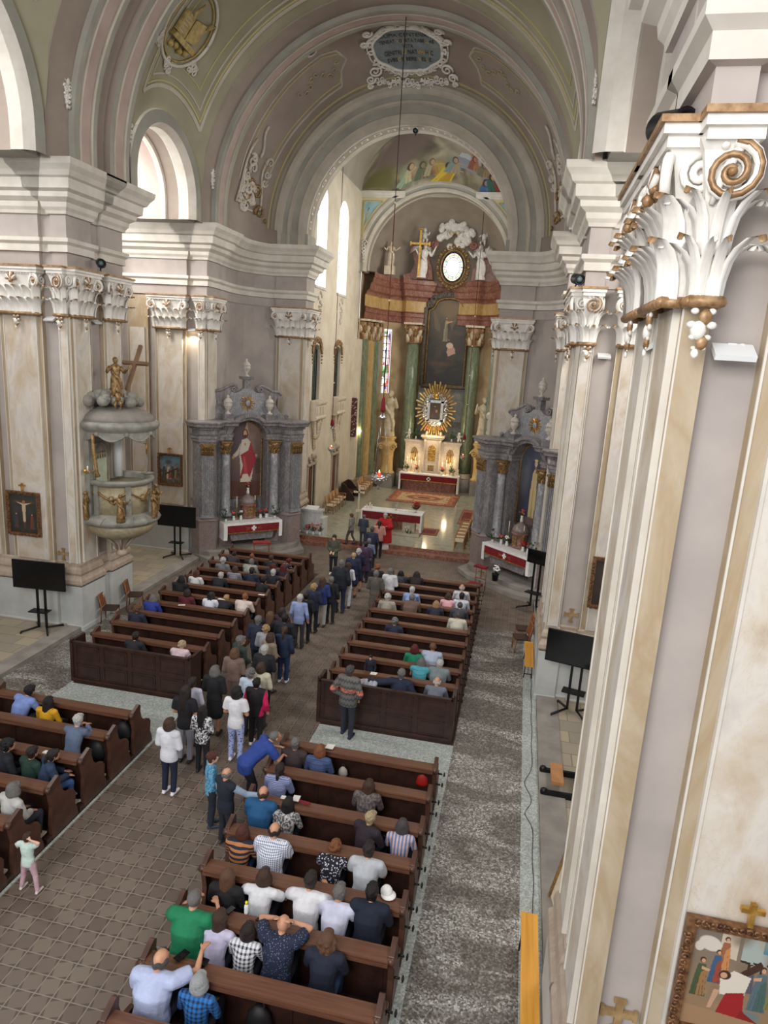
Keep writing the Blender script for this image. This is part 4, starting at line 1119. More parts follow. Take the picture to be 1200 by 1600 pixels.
def corinth_mb(mb, c, r_, h, mi=0, mi2=0):
    c = Vector(c)
    mb.lathe([(r_*1.08, 0), (r_*1.12, h*.03), (r_*1.0, h*.07), (r_*1.0, h*.6), (r_*1.35, h*.86)], c, 14, mi)
    for row in range(2):
        for i in range(8):
            a = 2*PI*(i+.5*row)/8; d_ = Vector((math.cos(a), math.sin(a), 0)); z0 = h*(.05+.28*row)
            mb.tube([c+d_*r_*1.0+Vector((0, 0, z0)), c+d_*r_*1.1+Vector((0, 0, z0+h*.24)), c+d_*r_*1.35+Vector((0, 0, z0+h*.34)), c+d_*r_*1.42+Vector((0, 0, z0+h*.27))], [r_*.3, r_*.34, r_*.2, r_*.08], 6, mi2 if i % 2 else mi, flat=.5)
    for i in range(4):
        a = PI/4+PI/2*i; d_ = Vector((math.cos(a), math.sin(a), 0)); cc = c+d_*r_*1.5+Vector((0, 0, h*.76))
        mb.tube(spiral(cc, r_*.34, 1.6, d_, (0, 0, 1), 12, PI/2, .15, -1), r_*.11, 5, mi)
    mb.box(c+Vector((0, 0, h*.95)), (r_*2.9, r_*2.9, h*.1), mi=mi2)

# ================================================================== SIDE ALTARS
def side_altar(side):
    ang = R(43)*(-side); K = .958; loc = ((XC+side*5.1)*K, 27.1*K, 8.7*(1-K)); nm = names[side]
    what = 'red-mantled figure' if side < 0 else 'veiled pale figure'
    t = thing('side_altar', 'grey marble side altar in the %s corner with %s painting' % (nm, what), 'altar', loc, ang); t.scale = (K, K, K)
    front = [(-2.45, 1.55), (-2.32, .95), (-1.72, .8), (-1.58, 1.0), (-1.45, 1.3), (-.85, 1.35), (-.82, 1.9), (.82, 1.9), (.85, 1.35), (1.45, 1.3), (1.58, 1.0), (1.72, .8), (2.32, .95), (2.45, 1.55)]
    mb = MB(); sweep(mb, front, [(-.02, 1.42), (.05, 1.38), (.1, 1.3), (.06, 1.22), (.06, -.2), (.1, -.24), (.1, -.38)])
    mb.build('plinth', m_brownm, t)
    mb = MB(); sweep(mb, front, [(.02, 1.4), (0, 1.45), (0, 5.5)], 0)
    mb.build('back_wall', m_greym, t)
    ep = [(.02, 4.68), (.06, 4.7), (.06, 4.82), (.1, 4.84), (.1, 4.95), (.15, 5.0), (.03, 5.02), (.03, 5.18), (.1, 5.2), (.14, 5.3), (.28, 5.34), (.3, 5.44), (.36, 5.5), (.36, 5.55), (-.5, 5.6)]
    for sl in (slice(0, 7), slice(7, 14)):
        mb = MB(); pf = front[sl]; sweep(mb, pf, ep)
        for k, p in enumerate(pf[:-1]):
            q = pf[k+1]; L = math.hypot(q[0]-p[0], q[1]-p[1]); n_ = int(L/.07)
            if L < .4: continue
            for j in range(n_):
                x = p[0]+(q[0]-p[0])*(j+.5)/n_; y = p[1]+(q[1]-p[1])*(j+.5)/n_
                nx, ny = (q[1]-p[1])/L, -(q[0]-p[0])/L; mb.box((x+nx*.15, y+ny*.15, 5.25), (.035, .06, .06), math.atan2(q[1]-p[1], q[0]-p[0]))
        mb.build('entablature', m_greym, t)
    for e in (-1, 1):
        for (cx_, cy_, kind) in ((e*2.02, .84, 0), (e*1.12, 1.14, 1)):
            if kind == 0:
                mb = MB(); a = e*R(14); nfl = 6
                mb.box((cx_, cy_, 2.8), (.5, .16, 2.66), a)
                for k in range(nfl):
                    M = Matrix.Rotation(a, 3, 'Z'); o = M @ Vector(((k-2.5)*.078, -.09, 0)); mb.box((cx_+o.x, cy_+o.y, 2.8), (.036, .04, 2.5), a, 1)
                mb.box((cx_, cy_, 1.5), (.58, .24, .14), a, 1)
                mb.build('fluted_pilaster', [m_greym, m_greyl], t)
                mb = MB(); mb.box((cx_, cy_, 4.38), (.46, .2, .5), a)
                for k in range(5):
                    M = Matrix.Rotation(a, 3, 'Z')
                    for row in (0, 1):
                        o = M @ Vector(((k-2)*.11, -.13, 0)); mb.tube([(cx_+o.x, cy_+o.y, 4.16+.18*row), (cx_+o.x, cy_+o.y-.02, 4.3+.18*row), (cx_+o.x, cy_+o.y-.08, 4.36+.18*row)], [.05, .05, .02], 5, flat=.5)
                for q in (-1, 1):
                    M = Matrix.Rotation(a, 3, 'Z'); o = M @ Vector((q*.24, -.14, 0)); mb.tube(spiral((cx_+o.x, cy_+o.y, 4.56), .09, 1.4, (q, 0, 0), (0, 0, 1), 12), .025, 5)
                mb.build('gilded_capital', m_gilt, t)
            else:
                mb = MB(); mb.lathe([(.26, 1.4), (.26, 1.5), (.22, 1.53), (.24, 1.58), (.19, 1.62), (.19, 2.6), (.175, 3.6), (.165, 4.15)], (cx_, cy_, 0), 20); mb.build('column', m_greyl, t)
                mb = MB(); corinth_mb(mb, (cx_, cy_, 4.13), .165, .55); mb.build('gilded_capital', m_gilt, t)
    # arched painting
    im = Img(64, 132, (104, 88, 82)); im.mottle(60, .18)
    if side < 0:
        im.grad((142, 120, 108), (84, 66, 62)); im.poly([(0, 1), (.55, 1), (.5, .8), (.3, .66), (0, .5)], (92, 76, 82)); im.poly([(.55, 1), (.45, .82), (.62, .84)], (186, 156, 124))
        im.poly([(0, .22), (1, .2), (1, 0), (0, 0)], (96, 62, 54)); im.poly([(.78, .5), (1, .52), (1, .3), (.85, .3)], (84, 66, 62))
        im.poly([(.36, .22), (.72, .22), (.8, .5), (.66, .74), (.56, .78), (.4, .76), (.32, .6), (.36, .4)], (198, 188, 174))
        im.poly([(.34, .24), (.66, .26), (.86, .5), (.68, .74), (.6, .62), (.36, .56), (.44, .42)], (150, 52, 58)); im.poly([(.5, .26), (.6, .3), (.5, .55), (.44, .52)], (180, 70, 76))
        im.poly([(.36, .72), (.3, .56), (.14, .52), (.12, .56), (.26, .62)], (196, 186, 172)); im.ell(.13, .53, .04, .02, (196, 150, 122)); im.ell(.86, .55, .04, .02, (196, 150, 122))
        im.ell(.5, .84, .09, .06, (76, 50, 38)); im.ell(.5, .845, .055, .042, (198, 152, 122)); im.ell(.5, .81, .04, .02, (76, 50, 38)); im.ell(.5, .7, .03, .018, (200, 140, 60)); im.poly([(.36, .2), (.7, .2), (.6, .3), (.44, .3)], (206, 196, 178))
    else:
        im.grad((82, 86, 104), (56, 50, 52)); im.poly([(.2, 0), (.8, 0), (.86, .5), (.72, .86), (.4, .8), (.3, .4)], (62, 66, 92), .8); im.ell(.15, .6, .2, .2, (110, 114, 124), 0, .9, .6)
        im.poly([(.42, .08), (.64, .08), (.66, .4), (.62, .66), (.54, .74), (.46, .66), (.42, .4)], (196, 176, 128)); im.poly([(.5, .08), (.56, .08), (.54, .7)], (166, 146, 102)); im.ell(.54, .78, .05, .04, (204, 190, 160)); im.ell(.535, .78, .03, .028, (204, 160, 130)); im.ell(.5, .06, .3, .05, (110, 90, 84))
        im.ell(.54, .82, .07, .012, (216, 190, 110))
    pf = lambda u, v: (-.74+1.48*u, 1.86, 2.05+3.4*v)
    painted(im, pf, 'painting', t, mask=lambda u, v: v < .782 or ((u-.5)/.5)**2+((v-.782)/.218)**2 < 1)
    mb = MB(); ol = archpoly(-.77, .77, 2.02, 5.48, 16); mb.tube([(x, 1.85, z) for x, z in ol+ol[:1]], .05, 6); mb.build('gilt_frame', m_gilt, t)
    mb = MB(); 
    for i in range(16):
        a0, a1 = PI*i/16, PI*(i+1)/16
        for (r0, r1, y0, y1) in ((.84, .98, 1.35, 1.95), (.98, 1.12, 1.22, 1.95)):
            q = [(r_*math.cos(a), 4.72+r_*math.sin(a)) for r_, a in ((r0, a0), (r1, a0), (r1, a1), (r0, a1))]
            mb.add([(x, y0, z) for x, z in q]+[(x, y1, z) for x, z in q], [(0, 1, 2, 3), (0, 4, 5, 1), (1, 5, 6, 2), (3, 2, 6, 7), (0, 3, 7, 4)])
    mb.build('arched_cornice', m_greym, t)
    # attic with scrolls
    side_p = [(.55, 5.55), (1.95, 5.55), (2.0, 5.66), (1.75, 5.75), (1.45, 6.0), (1.32, 6.3), (1.4, 6.5), (1.62, 6.62), (1.5, 6.74), (1.2, 6.78), (.9, 6.92), (.7, 7.02), (.5, 6.98), (.45, 6.8), (.6, 6.7), (.6, 6.5)]
    toY = Matrix(((1, 0, 0, 0), (0, 0, 1, 0), (0, 1, 0, 0), (0, 0, 0, 1)))
    mb = MB()
    for e in (-1, 1):
        mb.prism([(e*x, z) for x, z in side_p], 1.7, 2.05, M=toY)
        mb.tube([(e*x, 1.72, z+.03) for x, z in side_p[7:14]], .07, 6); mb.tube(spiral((e*.6, 1.66, 6.88), .15, 1.6, (e, 0, 0), (0, 0, 1), 16, PI/2, .15, 1), .045, 6)
        mb.tube(spiral((e*1.9, 1.66, 5.68), .1, 1.4, (-e, 0, 0), (0, 0, 1), 12, 0, .2, 1), .035, 6)
    mb.build('scrolled_gable', m_greym, t)
    mb = MB(); mb.prism([(-1.1, 5.55), (1.1, 5.55), (.95, 6.2), (.75, 6.75), (.5, 6.72), (.3, 6.8), (.2, 6.9), (-.2, 6.9), (-.3, 6.8), (-.5, 6.72), (-.75, 6.75), (-.95, 6.2)], 1.62, 1.9, M=toY); mb.build('gable_panel', m_greyl, t)
    mb = MB(); mb.box((0, 1.8, 7.05), (.26, .3, .5)); mb.box((0, 1.8, 7.36), (.5, .4, .12), taper=1.1); mb.build('urn_pedestal', m_greym, t)
    for e in (-1, 1): mb = MB(); mb.box((e*.95, 1.42, 5.68), (.42, .36, .22)); mb.box((e*.95, 1.42, 5.8), (.5, .42, .05)); mb.build('urn_pedestal', m_greym, t)
    for c, h in (((0, 1.8, 7.42), .78), ((-.95, 1.42, 5.82), .84), ((.95, 1.42, 5.82), .84)):
        mb = MB(); urn_mb(mb, c, h); mb.build('urn', noisy('urn stone', (176, 168, 158), (206, 198, 188), 8, .5), t)
    mb = MB(); rays(mb, (0, 1.6, 6.28), 16, .12, .36, .03, jit=.2, dep=.05); mb.ball((0, 1.58, 6.28), .13, 12, 1, (.85, .4, 1.1)); mb.build('gilt_star', [m_gold, m_greyl], t)
    # stone predella steps
    st = thing('altar_steps', 'two pale stone steps under the %s side altar' % nm, 'steps', (loc[0], loc[1], 0), ang)
    for (z0, z1, e_) in ((0, .18, 0), (.18, .36, .38)):
        mb = MB(); mb.prism([(-2.5, 1.3), (-2.15+e_*.5, .1+e_), (-1.2+e_*.3, -.2+e_), (1.2-e_*.3, -.2+e_), (2.15-e_*.5, .1+e_), (2.5, 1.3)], z0, z1); mb.build('step', m_stone, st)
    ta = thing('altar_table', 'dark marble altar table of the %s side altar' % nm, 'altar table', loc, ang); ta.scale = (K, K, K)
    mb = MB(); mb.b2(-1.3, 1.3, .68, 1.25, 1.02, 1.12); mb.build('slab', m_greym, ta)
    mb = MB(); mb.prism([(-.95, .3), (-1.15, 1.02), (1.15, 1.02), (.95, .3)], .8, 1.2, M=toY); mb.lathe([(.0, 0), (.14, .01), (.16, .03), (.2, .03), (.22, 0)], (0, .8, .7), 16, M=Matrix.Rotation(PI/2, 3, 'X')); mb.build('block', m_greym, ta)
    cl = thing('altar_cloth', 'white linen and dark red frontal on the %s side altar' % nm, 'altar cloth', loc, ang); cl.scale = (K, K, K)
    mb = MB(); mb.b2(-1.36, 1.36, .62, 1.25, 1.122, 1.14)
    for e in (-1, 1):
        mb.grid(lambda u, v, e=e: (e*(1.36+.03*math.sin(v*7)*v), .62+.62*u+.02*math.sin(u*20)*v, 1.14-.75*v), 16, 6)
        mb.grid(lambda u, v, e=e: (e*(1.36-.16*u), .62-.02*math.sin(u*6+v*4)*v, 1.14-.75*v), 6, 6)
    mb.grid(lambda u, v: (-1.36+2.72*u, .615-.004*math.sin(u*40), 1.14-.12*v), 40, 2); mb.build('linen', m_linen, cl)
    mb = MB(); mb.grid(lambda u, v: (-1.2+2.4*u, .605-.008*math.sin(u*30)*v, 1.04-.34*v), 40, 4); mb.build('red_frontal', m_red, cl)
    mb = MB(); mb.b2(-1.2, 1.2, .585, .6, .68, .72); mb.build('gold_trim', m_gold, cl)
    mb = MB(); mb.b2(-.05, .05, .58, .595, .76, .99); mb.b2(-.11, .11, .58, .595, .84, .92)
    for e in (-1, 1):
        for q in range(3): mb.tube([(e*.16, .59, .87), (e*.36, .59, .8+.07*q)], .006, 4, 1)
    mb.build('cross_emblem', [m_whfl, m_gold], cl)
    W = Matrix.Translation(loc) @ Matrix.Rotation(ang, 4, 'Z') @ Matrix.Scale(K, 4); wp = lambda x, y, z: tuple(W @ Vector((x, y, z)))
    gr = MB(); gr.b2(-1.0, 1.0, 1.22, 1.5, 1.12, 1.2); o = gr.build('altar_gradine', m_greym); o.location = loc; o.rotation_euler.z = ang; o.scale = (K, K, K); tag(o, 'dark marble shelf behind the %s side altar table' % nm, 'shelf')
    tb = thing('tabernacle', 'domed brown marble tabernacle on the %s side altar' % nm, 'tabernacle', wp(0, 1.42, 1.2), ang)
    mb = MB(); mb.lathe([(.33, 0), (.33, .06), (.29, .08), (.29, .5), (.36, .55), (.36, .6)], (0, 0, 0), 20); mb.build('drum', m_redm, tb)
    mb = MB(); mb.lathe([(.34, .6), (.33, .72), (.26, .86), (.14, .95), (.08, .98), (.08, 1.04)], (0, 0, 0), 20); mb.build('dome', m_brownm, tb)
    mb = MB(); mb.b2(-.12, .12, -.31, -.28, .08, .46); mb.build('door', m_gilt, tb)
    vase_of_flowers(wp(0, 1.42, 2.24), 'white vase of red flowers on top of the %s tabernacle' % nm, m_pinkfl, .28, seed=3)
    for k, (x, col, cn) in enumerate(((-.75, m_pinkfl, 'pink'), (-.42, m_whfl, 'white'), (.5, m_redfl, 'red'), (.78, m_pinkfl, 'pink'))):
        vase_of_flowers(wp(x, 1.12, 1.145), '%s flowers in small white vase, %s on the %s side altar' % (cn, ('leftmost', 'second', 'third', 'rightmost')[k], nm), col, .2, seed=k+side, green=.09)
    for k, x in enumerate((-.55, .3)): candle(wp(x, 1.3, 1.2), '%s tall candle on the shelf of the %s side altar' % (('left', 'right')[k], nm), .9, group='candles on the side altars')
    for k, x in enumerate((-1.15, 1.15)):
        vase_of_flowers(wp(x, 1.0, 1.145), 'bushy green potted fern at the %s end of the %s side altar' % (('left', 'right')[k], nm), m_leaf, .12, green=.28, n=16, seed=9+k)
    if side < 0:
        o = MB(); o.b2(-.13, .13, -.01, .01, 0, .34); o.b2(-.1, .1, -.015, -.011, .03, .31, 1); o = o.build('picture_frame', [m_whitep, paint_mat('oil paint')]); o.data.materials[1] = plain('portrait grey', (150, 140, 134)); o.location = wp(.98, 1.12, 1.145); o.rotation_euler.z = ang; tag(o, 'small white framed portrait at the right end of the left side altar', 'picture frame')
for side in (-1, 1): side_altar(side)

# ================================================================== HIGH ALTAR
XH = -5.42
m_hal = marble('high altar white marble', (214, 202, 186), (184, 158, 138), 3, .05, .4, (200, 180, 160), (1, 1, 1))
t = thing('high_altar', 'white and pink marble high altar with gilded tabernacle door and two niches', 'altar', (XH, 42.6, .32))
mb = MB(); mb.b2(-1.7, 1.7, -.1, 1.0, 0, 1.05); mb.build('altar_block', m_redm, t)
mb = MB(); mb.b2(-1.85, 1.85, -.3, .5, 1.05, 1.13); mb.build('slab', m_hal, t)
mb = MB()
for e in (-1, 1):
    mb.b2(e*.55, e*1.75, .45, 1.0, 1.13, 3.1); mb.b2(e*.5, e*1.85, .38, 1.05, 3.1, 3.2); mb.b2(e*.5, e*1.8, .42, 1.02, 3.0, 3.1); mb.b2(e*.5, e*1.8, .4, 1.02, 1.13, 1.5)
    for x in (.62, 1.68): mb.b2(e*(x-.07), e*(x+.07), .4, .46, 1.5, 3.0)
mb.b2(-.58, .58, .3, 1.0, 1.13, 3.35); mb.b2(-.68, .68, .22, 1.05, 3.35, 3.45); mb.b2(-.75, .75, .16, 1.05, 3.45, 3.58)
for x in (-.5, .5): mb.lathe([(.07, 1.2), (.055, 1.3), (.05, 3.1), (.08, 3.3)], (x, .25, 0), 10)
mb.build('retable', m_hal, t)
mb = MB(); pl = archpoly(-.24, .24, 1.95, 2.95, 12)
mb.prism(pl, .24, .3, M=Matrix(((1, 0, 0, 0), (0, 0, 1, 0), (0, 1, 0, 0), (0, 0, 0, 1))))
for i in range(12): mb.ball((-.14+.14*(i % 3), .23, 2.08+.2*(i//3)), .06, 6)
mb.build('tabernacle_door', m_gold, t)
mb = MB(); mb.b2(-.28, .28, .2, .3, 1.25, 1.75); mb.build('lower_niche', m_hal, t)
mb = MB(); mb.b2(-.2, .2, .19, .21, 1.3, 1.68); mb.build('niche_panel', m_gilt, t)
for e in (-1, 1):
    mb = MB(); pl = archpoly(e*1.15-.22, e*1.15+.22, 1.85, 2.75, 10, .4); mb.prism(pl, .42, .47, M=Matrix(((1, 0, 0, 0), (0, 0, 1, 0), (0, 1, 0, 0), (0, 0, 0, 1)))); figure_mb(mb, .7, (e*1.15, .4, 1.9), mi=0); mb.build('niche_figure', m_gilt, t)
    mb = MB(); putto_mb(mb, .65, (e*1.62, .7, 3.2), e*.4); mb.build('cherub', m_capw, t)
l = D2.lights.new('lamp', 'POINT'); l.energy = 55; l.color = (1, .82, .5); l.shadow_soft_size = .12
for (x, y, z, e) in ((XH, 42.3, 4.25, 60), (XH-1.2, 42.3, 2.35, 26), (XH+1.2, 42.3, 2.35, 26)):
    lo = D2.objects.new('altar_light', l.copy()); lo.data.energy = e; COL.objects.link(lo); lo.location = (x, y, z)
cl = thing('altar_cloth', 'white linen cloth and dark red frontal on the high altar', 'altar cloth', (XH, 42.6, .32))
mb = MB(); mb.b2(-1.92, 1.92, -.36, .4, 1.132, 1.15); mb.grid(lambda u, v: (-1.92+3.84*u, -.365-.005*math.sin(u*60), 1.15-.1*v), 40, 2)
for e in (-1, 1):
    mb.grid(lambda u, v, e=e: (e*(1.92+.03*math.sin(u*9)*v), -.36+.74*u, 1.15-1.1*v), 12, 6); mb.grid(lambda u, v, e=e: (e*(1.92-.12*u), -.37, 1.15-1.1*v), 4, 4)
mb.build('linen', m_linen, cl)
mb = MB(); mb.grid(lambda u, v: (-1.82+3.64*u, -.38-.01*math.sin(u*40)*v, 1.08-.36*v), 40, 4); mb.build('red_frontal', m_red, cl)
mb = MB(); mb.b2(-1.82, 1.82, -.4, -.385, .68, .73); mb.build('gold_trim', m_gold, cl)
mb = MB(); mb.b2(-.06, .06, -.41, -.395, .74, 1.0); mb.b2(-.13, .13, -.41, -.395, .82, .92); mb.build('cross_emblem', m_whfl, cl)
k = 0
for e in (-1, 1):
    for x in (.75, 1.0, 1.25, 1.5):
        candle((XH+e*x, 42.75, 1.47), 'lit candle %s on the %s half of the high altar' % (('innermost', 'second from the middle', 'third from the middle', 'outermost')[k % 4], ('left', 'right')[e > 0]), .85 if k % 2 else .7, group='lit candles on the high altar', lit=True); k += 1
for k, (x, z, y, col, cn) in enumerate(((-1.55, 1.47, 42.5, m_leaf, 'green plant'), (-.85, 1.47, 42.5, m_pinkfl, 'pink flowers'), (.8, 1.47, 42.5, m_pinkfl, 'pink flowers'), (1.4, 1.47, 42.5, m_leaf, 'green plant'),
        (-1.15, 3.52, 43.3, m_leaf, 'dark green plant'), (-.45, 3.9, 43.2, m_pinkfl, 'coral flowers'), (.45, 3.9, 43.2, m_pinkfl, 'coral flowers'), (1.15, 3.52, 43.3, m_leaf, 'dark green plant'))):
    vase_of_flowers((XH+x, y, z), '%s in white pot %s of the high altar, %s' % (cn, 'on the table' if k < 4 else 'on the ledge', ('outer left', 'inner left', 'inner right', 'outer right')[k % 4]), col, .2, green=.26 if col == m_leaf else .16, n=14, seed=20+k)
# radiant picture
t = thing('radiant_icon', 'small dark icon in silver frame amid a large sunburst of gold rays', 'icon', (XH, 43.1, 5.45))
mb = MB(); rays(mb, (0, .1, .05), 44, .7, 1.42, .055, sx=.93, sz=1.28, jit=.13, seed=2, dep=.07); rays(mb, (0, .14, .05), 44, .7, 1.3, .05, sx=.93, sz=1.25, jit=.2, seed=3, dep=.06); mb.build('gold_rays', m_ray, t)
mb = MB(); rs = random.Random(8)
for i in range(90):
    a = rs.random()*2*PI; r_ = .62+.3*rs.random(); mb.ball((math.cos(a)*r_*.9, -.02-.1*rs.random(), math.sin(a)*r_*1.15+.05), .06+.08*rs.random(), 7, 0, (1, .7, 1))
for i in range(24):
    a = 2*PI*i/24; mb.tube(spiral((math.cos(a)*.72, -.12, math.sin(a)*.92+.05), .13, 1.2, (1, 0, 0), (0, 0, 1), 9, a, .2), .028, 5)
for (x0, x1, z0, z1) in ((-.5, -.34, -.68, .62), (.34, .5, -.68, .62), (-.5, .5, -.68, -.54), (-.5, .5, .5, .66)): mb.b2(x0, x1, -.16, .0, z0, z1)
mb.ball((0, -.1, .92), .2, 10, 1, (1, .7, 1)); rays(mb, (0, -.1, 1.0), 12, .1, .3, .03, mi=1)
mb.build('silver_frame', [m_silver, m_gold], t)
im = Img(24, 36, (70, 54, 38)); im.mottle(20, .3); im.figure(.45, .05, .8, (84, 60, 44), (60, 50, 70)); im.ell(.62, .5, .1, .09, (160, 120, 84)); painted(im, lambda u, v: (-.34+.68*u, -.08, -.54+1.04*v), 'icon_panel', t)
# columns, big painting, statues, upper glory
for e in (-1, 1):
    x = XH+.12+e*1.93
    t = thing('apse_column', 'tall round green marble column %s of the great altar painting' % ('left' if e < 0 else 'right'), 'column', (x, 43.75, .32))
    mb = MB(); mb.lathe([(.62, 0), (.62, .85), (.58, .88)], n=24); mb.build('pedestal', m_stone, t)
    mb = MB(); mb.lathe([(.56, .88), (.56, .98), (.5, 1.02), (.54, 1.1), (.46, 1.16), (.45, 1.2)], n=24); mb.build('base', m_base, t)
    mb = MB(); mb.lathe([(.43, 1.2), (.42, 3), (.4, 6), (.36, 9.2)], n=28); mb.build('shaft', m_greenm, t)
    mb = MB(); corinth_mb(mb, (0, 0, 9.2), .4, 1.25, 0, 1); mb.build('capital', [m_capg, m_statue], t)
    # grouped pilasters at the entrance of the apse
    t = thing('apse_pilasters', 'cluster of green marble pilasters at the %s entrance of the apse' % ('left' if e < 0 else 'right'), 'pilaster', (XC+e*4.35, 40.9, .32))
    for k, (dx, dy, w_, col) in enumerate(((.05, -.6, .62, 2), (-.15, .1, .7, 0), (-.4, .8, .6, 1), (-.62, 1.4, .6, 0))):
        mb = MB(); mb.box((e*dx, dy, 5.0), (.5, w_, 8.4)); mb.box((e*(dx-.26), dy, 5.0), (.06, w_-.2, 8.2)); mb.build('shaft', [m_greenm, m_ochrem, m_sanw][col], t)
        mb = MB(); mb.box((e*dx, dy, .35), (.6, w_+.1, .7)); mb.box((e*dx, dy, .76), (.66, w_+.16, .12)); mb.build('base', m_base, t)
        if k:
            mb = MB(); corinth_mb(mb, (e*(dx-.02), dy, 9.2), .3, 1.2, 0, 1); mb.build('capital', [m_capg, m_statue], t)
im = Img(78, 170, (58, 50, 40)); im.grad((92, 78, 58), (30, 27, 24)); im.mottle(80, .3); im.ell(.5, .88, .38, .13, (136, 114, 78), 0, .9, .7); im.ell(.5, .9, .2, .07, (120, 98, 62), 0, .9, .6); im.ell(.28, .7, .16, .22, (92, 80, 60), 15, .9, .6)
im.figure(.45, .52, .3, (150, 138, 112), (126, 112, 88), arm=(.75, .08)); im.poly([(.3, .7), (.08, .9), (.16, .66), (.3, .62)], (108, 96, 74), .8); im.poly([(.55, .72), (.78, .86), (.6, .64)], (104, 92, 70), .8)
im.figure(.55, .3, .26, (60, 46, 66), (84, 40, 44)); im.ell(.62, .42, .1, .045, (196, 140, 120), 20); im.ell(.58, .47, .09, .035, (210, 186, 160)); im.poly([(.5, .4), (.72, .44), (.74, .38), (.56, .34)], (190, 150, 130)); im.ell(.4, .25, .3, .03, (104, 66, 46), 0, .8, .6); im.poly([(0, .1), (1, .2), (1, 0), (0, 0)], (34, 30, 26), .7)
t = thing('altarpiece', 'tall dark oil painting with glowing winged figure between the green columns', 'painting', (XH+.22, 44.55, 7.05))
def apf(u, v): return (-1.22+2.44*u, 0, 5.25*v)
painted(im, apf, 'canvas', t, mask=lambda u, v: v < .86 or abs(u-.5) < .5-.16*min(1, (v-.86)/.05) if v < .93 else abs(u-.5) < .34*math.sqrt(max(0, 1-((v-.93)/.07)**2))+.0)
ol = [(-1.25, -.04), (1.25, -.04), (1.25, 4.55), (.95, 4.72), (.85, 4.95)]+[(.85*math.cos(PI*i/10), 4.95+.4*math.sin(PI*i/10)) for i in range(1, 10)]+[(-.85, 4.95), (-.95, 4.72), (-1.25, 4.55)]
mb = MB(); mb.tube([(x, -.06, z) for x, z in ol+ol[:1]], .07, 6); mb.build('gilt_frame', m_gilt, t)
mb = MB(); mb.tube([(x*1.17, -.02, z+(.15 if z > 4 else -.1)) for x, z in ol+ol[:1]], .15, 8)
rs = random.Random(2)
for i in range(26):
    a = PI*i/25; mb.tube(spiral((1.25*math.cos(a), -.16, 4.85+.75*math.sin(a)), .16, 1.2, (1, 0, 0), (0, 0, 1), 9, rs.random()*6, .2), .045, 5)
mb.build('carved_surround', noisy('dark bronze marble', (84, 76, 66), (120, 110, 96), 6, .5), t)
# grey green panels behind the painting
mb = MB(); mb.box((XH+.2, 44.95, 6.0), (3.3, .3, 11.0)); mb.box((XH+1.2, 44.6, 5.4), (.9, .3, 1.4)); struct(mb.build('wall_altar_backing', marble('pale grey green marble', (132, 130, 120), (166, 160, 148), 2, .06, .4)))
for e, (cloth, who) in zip((-1, 1), (('draped bearded', 0), ('veiled', 1))):
    x = XH+.1+e*2.98; y = 42.9
    t = thing('statue', 'ivory statue of a %s figure on a curved console %s of the columns' % (cloth, 'left' if e < 0 else 'right'), 'statue', (x, y, .32))
    mb = MB(); mb.box((0, 0, .45), (.95, .9, .9)); mb.build('plinth', m_stone, t)
    mb = MB(); mb.lathe([(.5, .9), (.52, 1.0), (.42, 1.1), (.38, 1.6), (.4, 2.3), (.56, 2.7), (.6, 2.85), (.44, 2.95), (.42, 3.1), (.52, 3.2), (.52, 3.3)], n=4 if 0 else 18, sx=1, sy=.8)
    for q in (-1, 1): mb.tube(spiral((q*.4, -.34, 2.65), .22, 1.5, (q, 0, 0), (0, 0, 1), 14), .07, 6)
    mb.build('console', m_ochrem, t)
    mb = MB(); figure_mb(mb, 2.9, (0, 0, 3.3), e*.35, seed=3+e, arms=((-.2, .5), (.18, .2)) if e > 0 else ((-.1, .1), (.2, .5))); mb.build('figure', m_statue, t)
# upper glory: oval window with sunburst, angels, clouds, red scroll gables
t = thing('oval_glory', 'bright oval stained glass window ringed by gold cherub sunburst above the entablature', 'window', (XH+.35, 43.6, 14.15))
im = Img(40, 50, (250, 250, 246)); rs = np.random.RandomState(3)
for i in range(28):
    a = 2*PI*i/28; im.ell(.5+.42*math.cos(a), .5+.42*math.sin(a), .05, .035, [(120, 180, 150), (220, 200, 120), (150, 190, 210), (230, 150, 90)][i % 4])
im.ell(.5, .5, .3, .3, (252, 252, 250)); im.ell(.48, .42, .05, .06, (226, 190, 170)); im.ell(.5, .74, .12, .04, (200, 190, 180))
o = painted(im, lambda u, v: (.62*(2*u-1), 0, .82*(2*v-1)), 'stained_glass', t, mask=lambda u, v: (2*u-1)**2+(2*v-1)**2 < 1); o.data.materials.clear(); o.data.materials.append(D2.materials['stained glass'])
mb = MB(); el = lambda r_, y=-.03: [(r_*.62*math.cos(2*PI*i/40), y, r_*.82*math.sin(2*PI*i/40)) for i in range(41)]
mb.tube(el(1.02), .04, 6); mb.tube(el(.68), .015, 4)
for i in range(12): a = 2*PI*i/12; mb.tube([(.42*math.cos(a), -.03, .56*math.sin(a)), (.62*math.cos(a), -.03, .82*math.sin(a))], .012, 4)
mb.build('leading', m_black, t)
mb = MB(); rays(mb, (0, .05, 0), 36, .68, 1.12, .05, sx=.95, sz=1.2, jit=.14, seed=4); mb.tube(el(1.2, .0), .06, 6)
for i in range(20):
    a = 2*PI*i/20; mb.ball((.95*math.cos(a), -.08, 1.18*math.sin(a)), .12, 8, 0, (1, .8, 1)); mb.ball((.95*math.cos(a+.1), -.05, 1.18*math.sin(a+.1)), .1, 6, 0, (1.5, .5, .7))
mb.build('gilt_glory', m_gilt, t)
t = thing('cloud_cherubs', 'white stucco cloud with two cherub heads over the oval window', 'sculpture', (XH+.35, 43.5, 16.0))
mb = MB(); rs = random.Random(4)
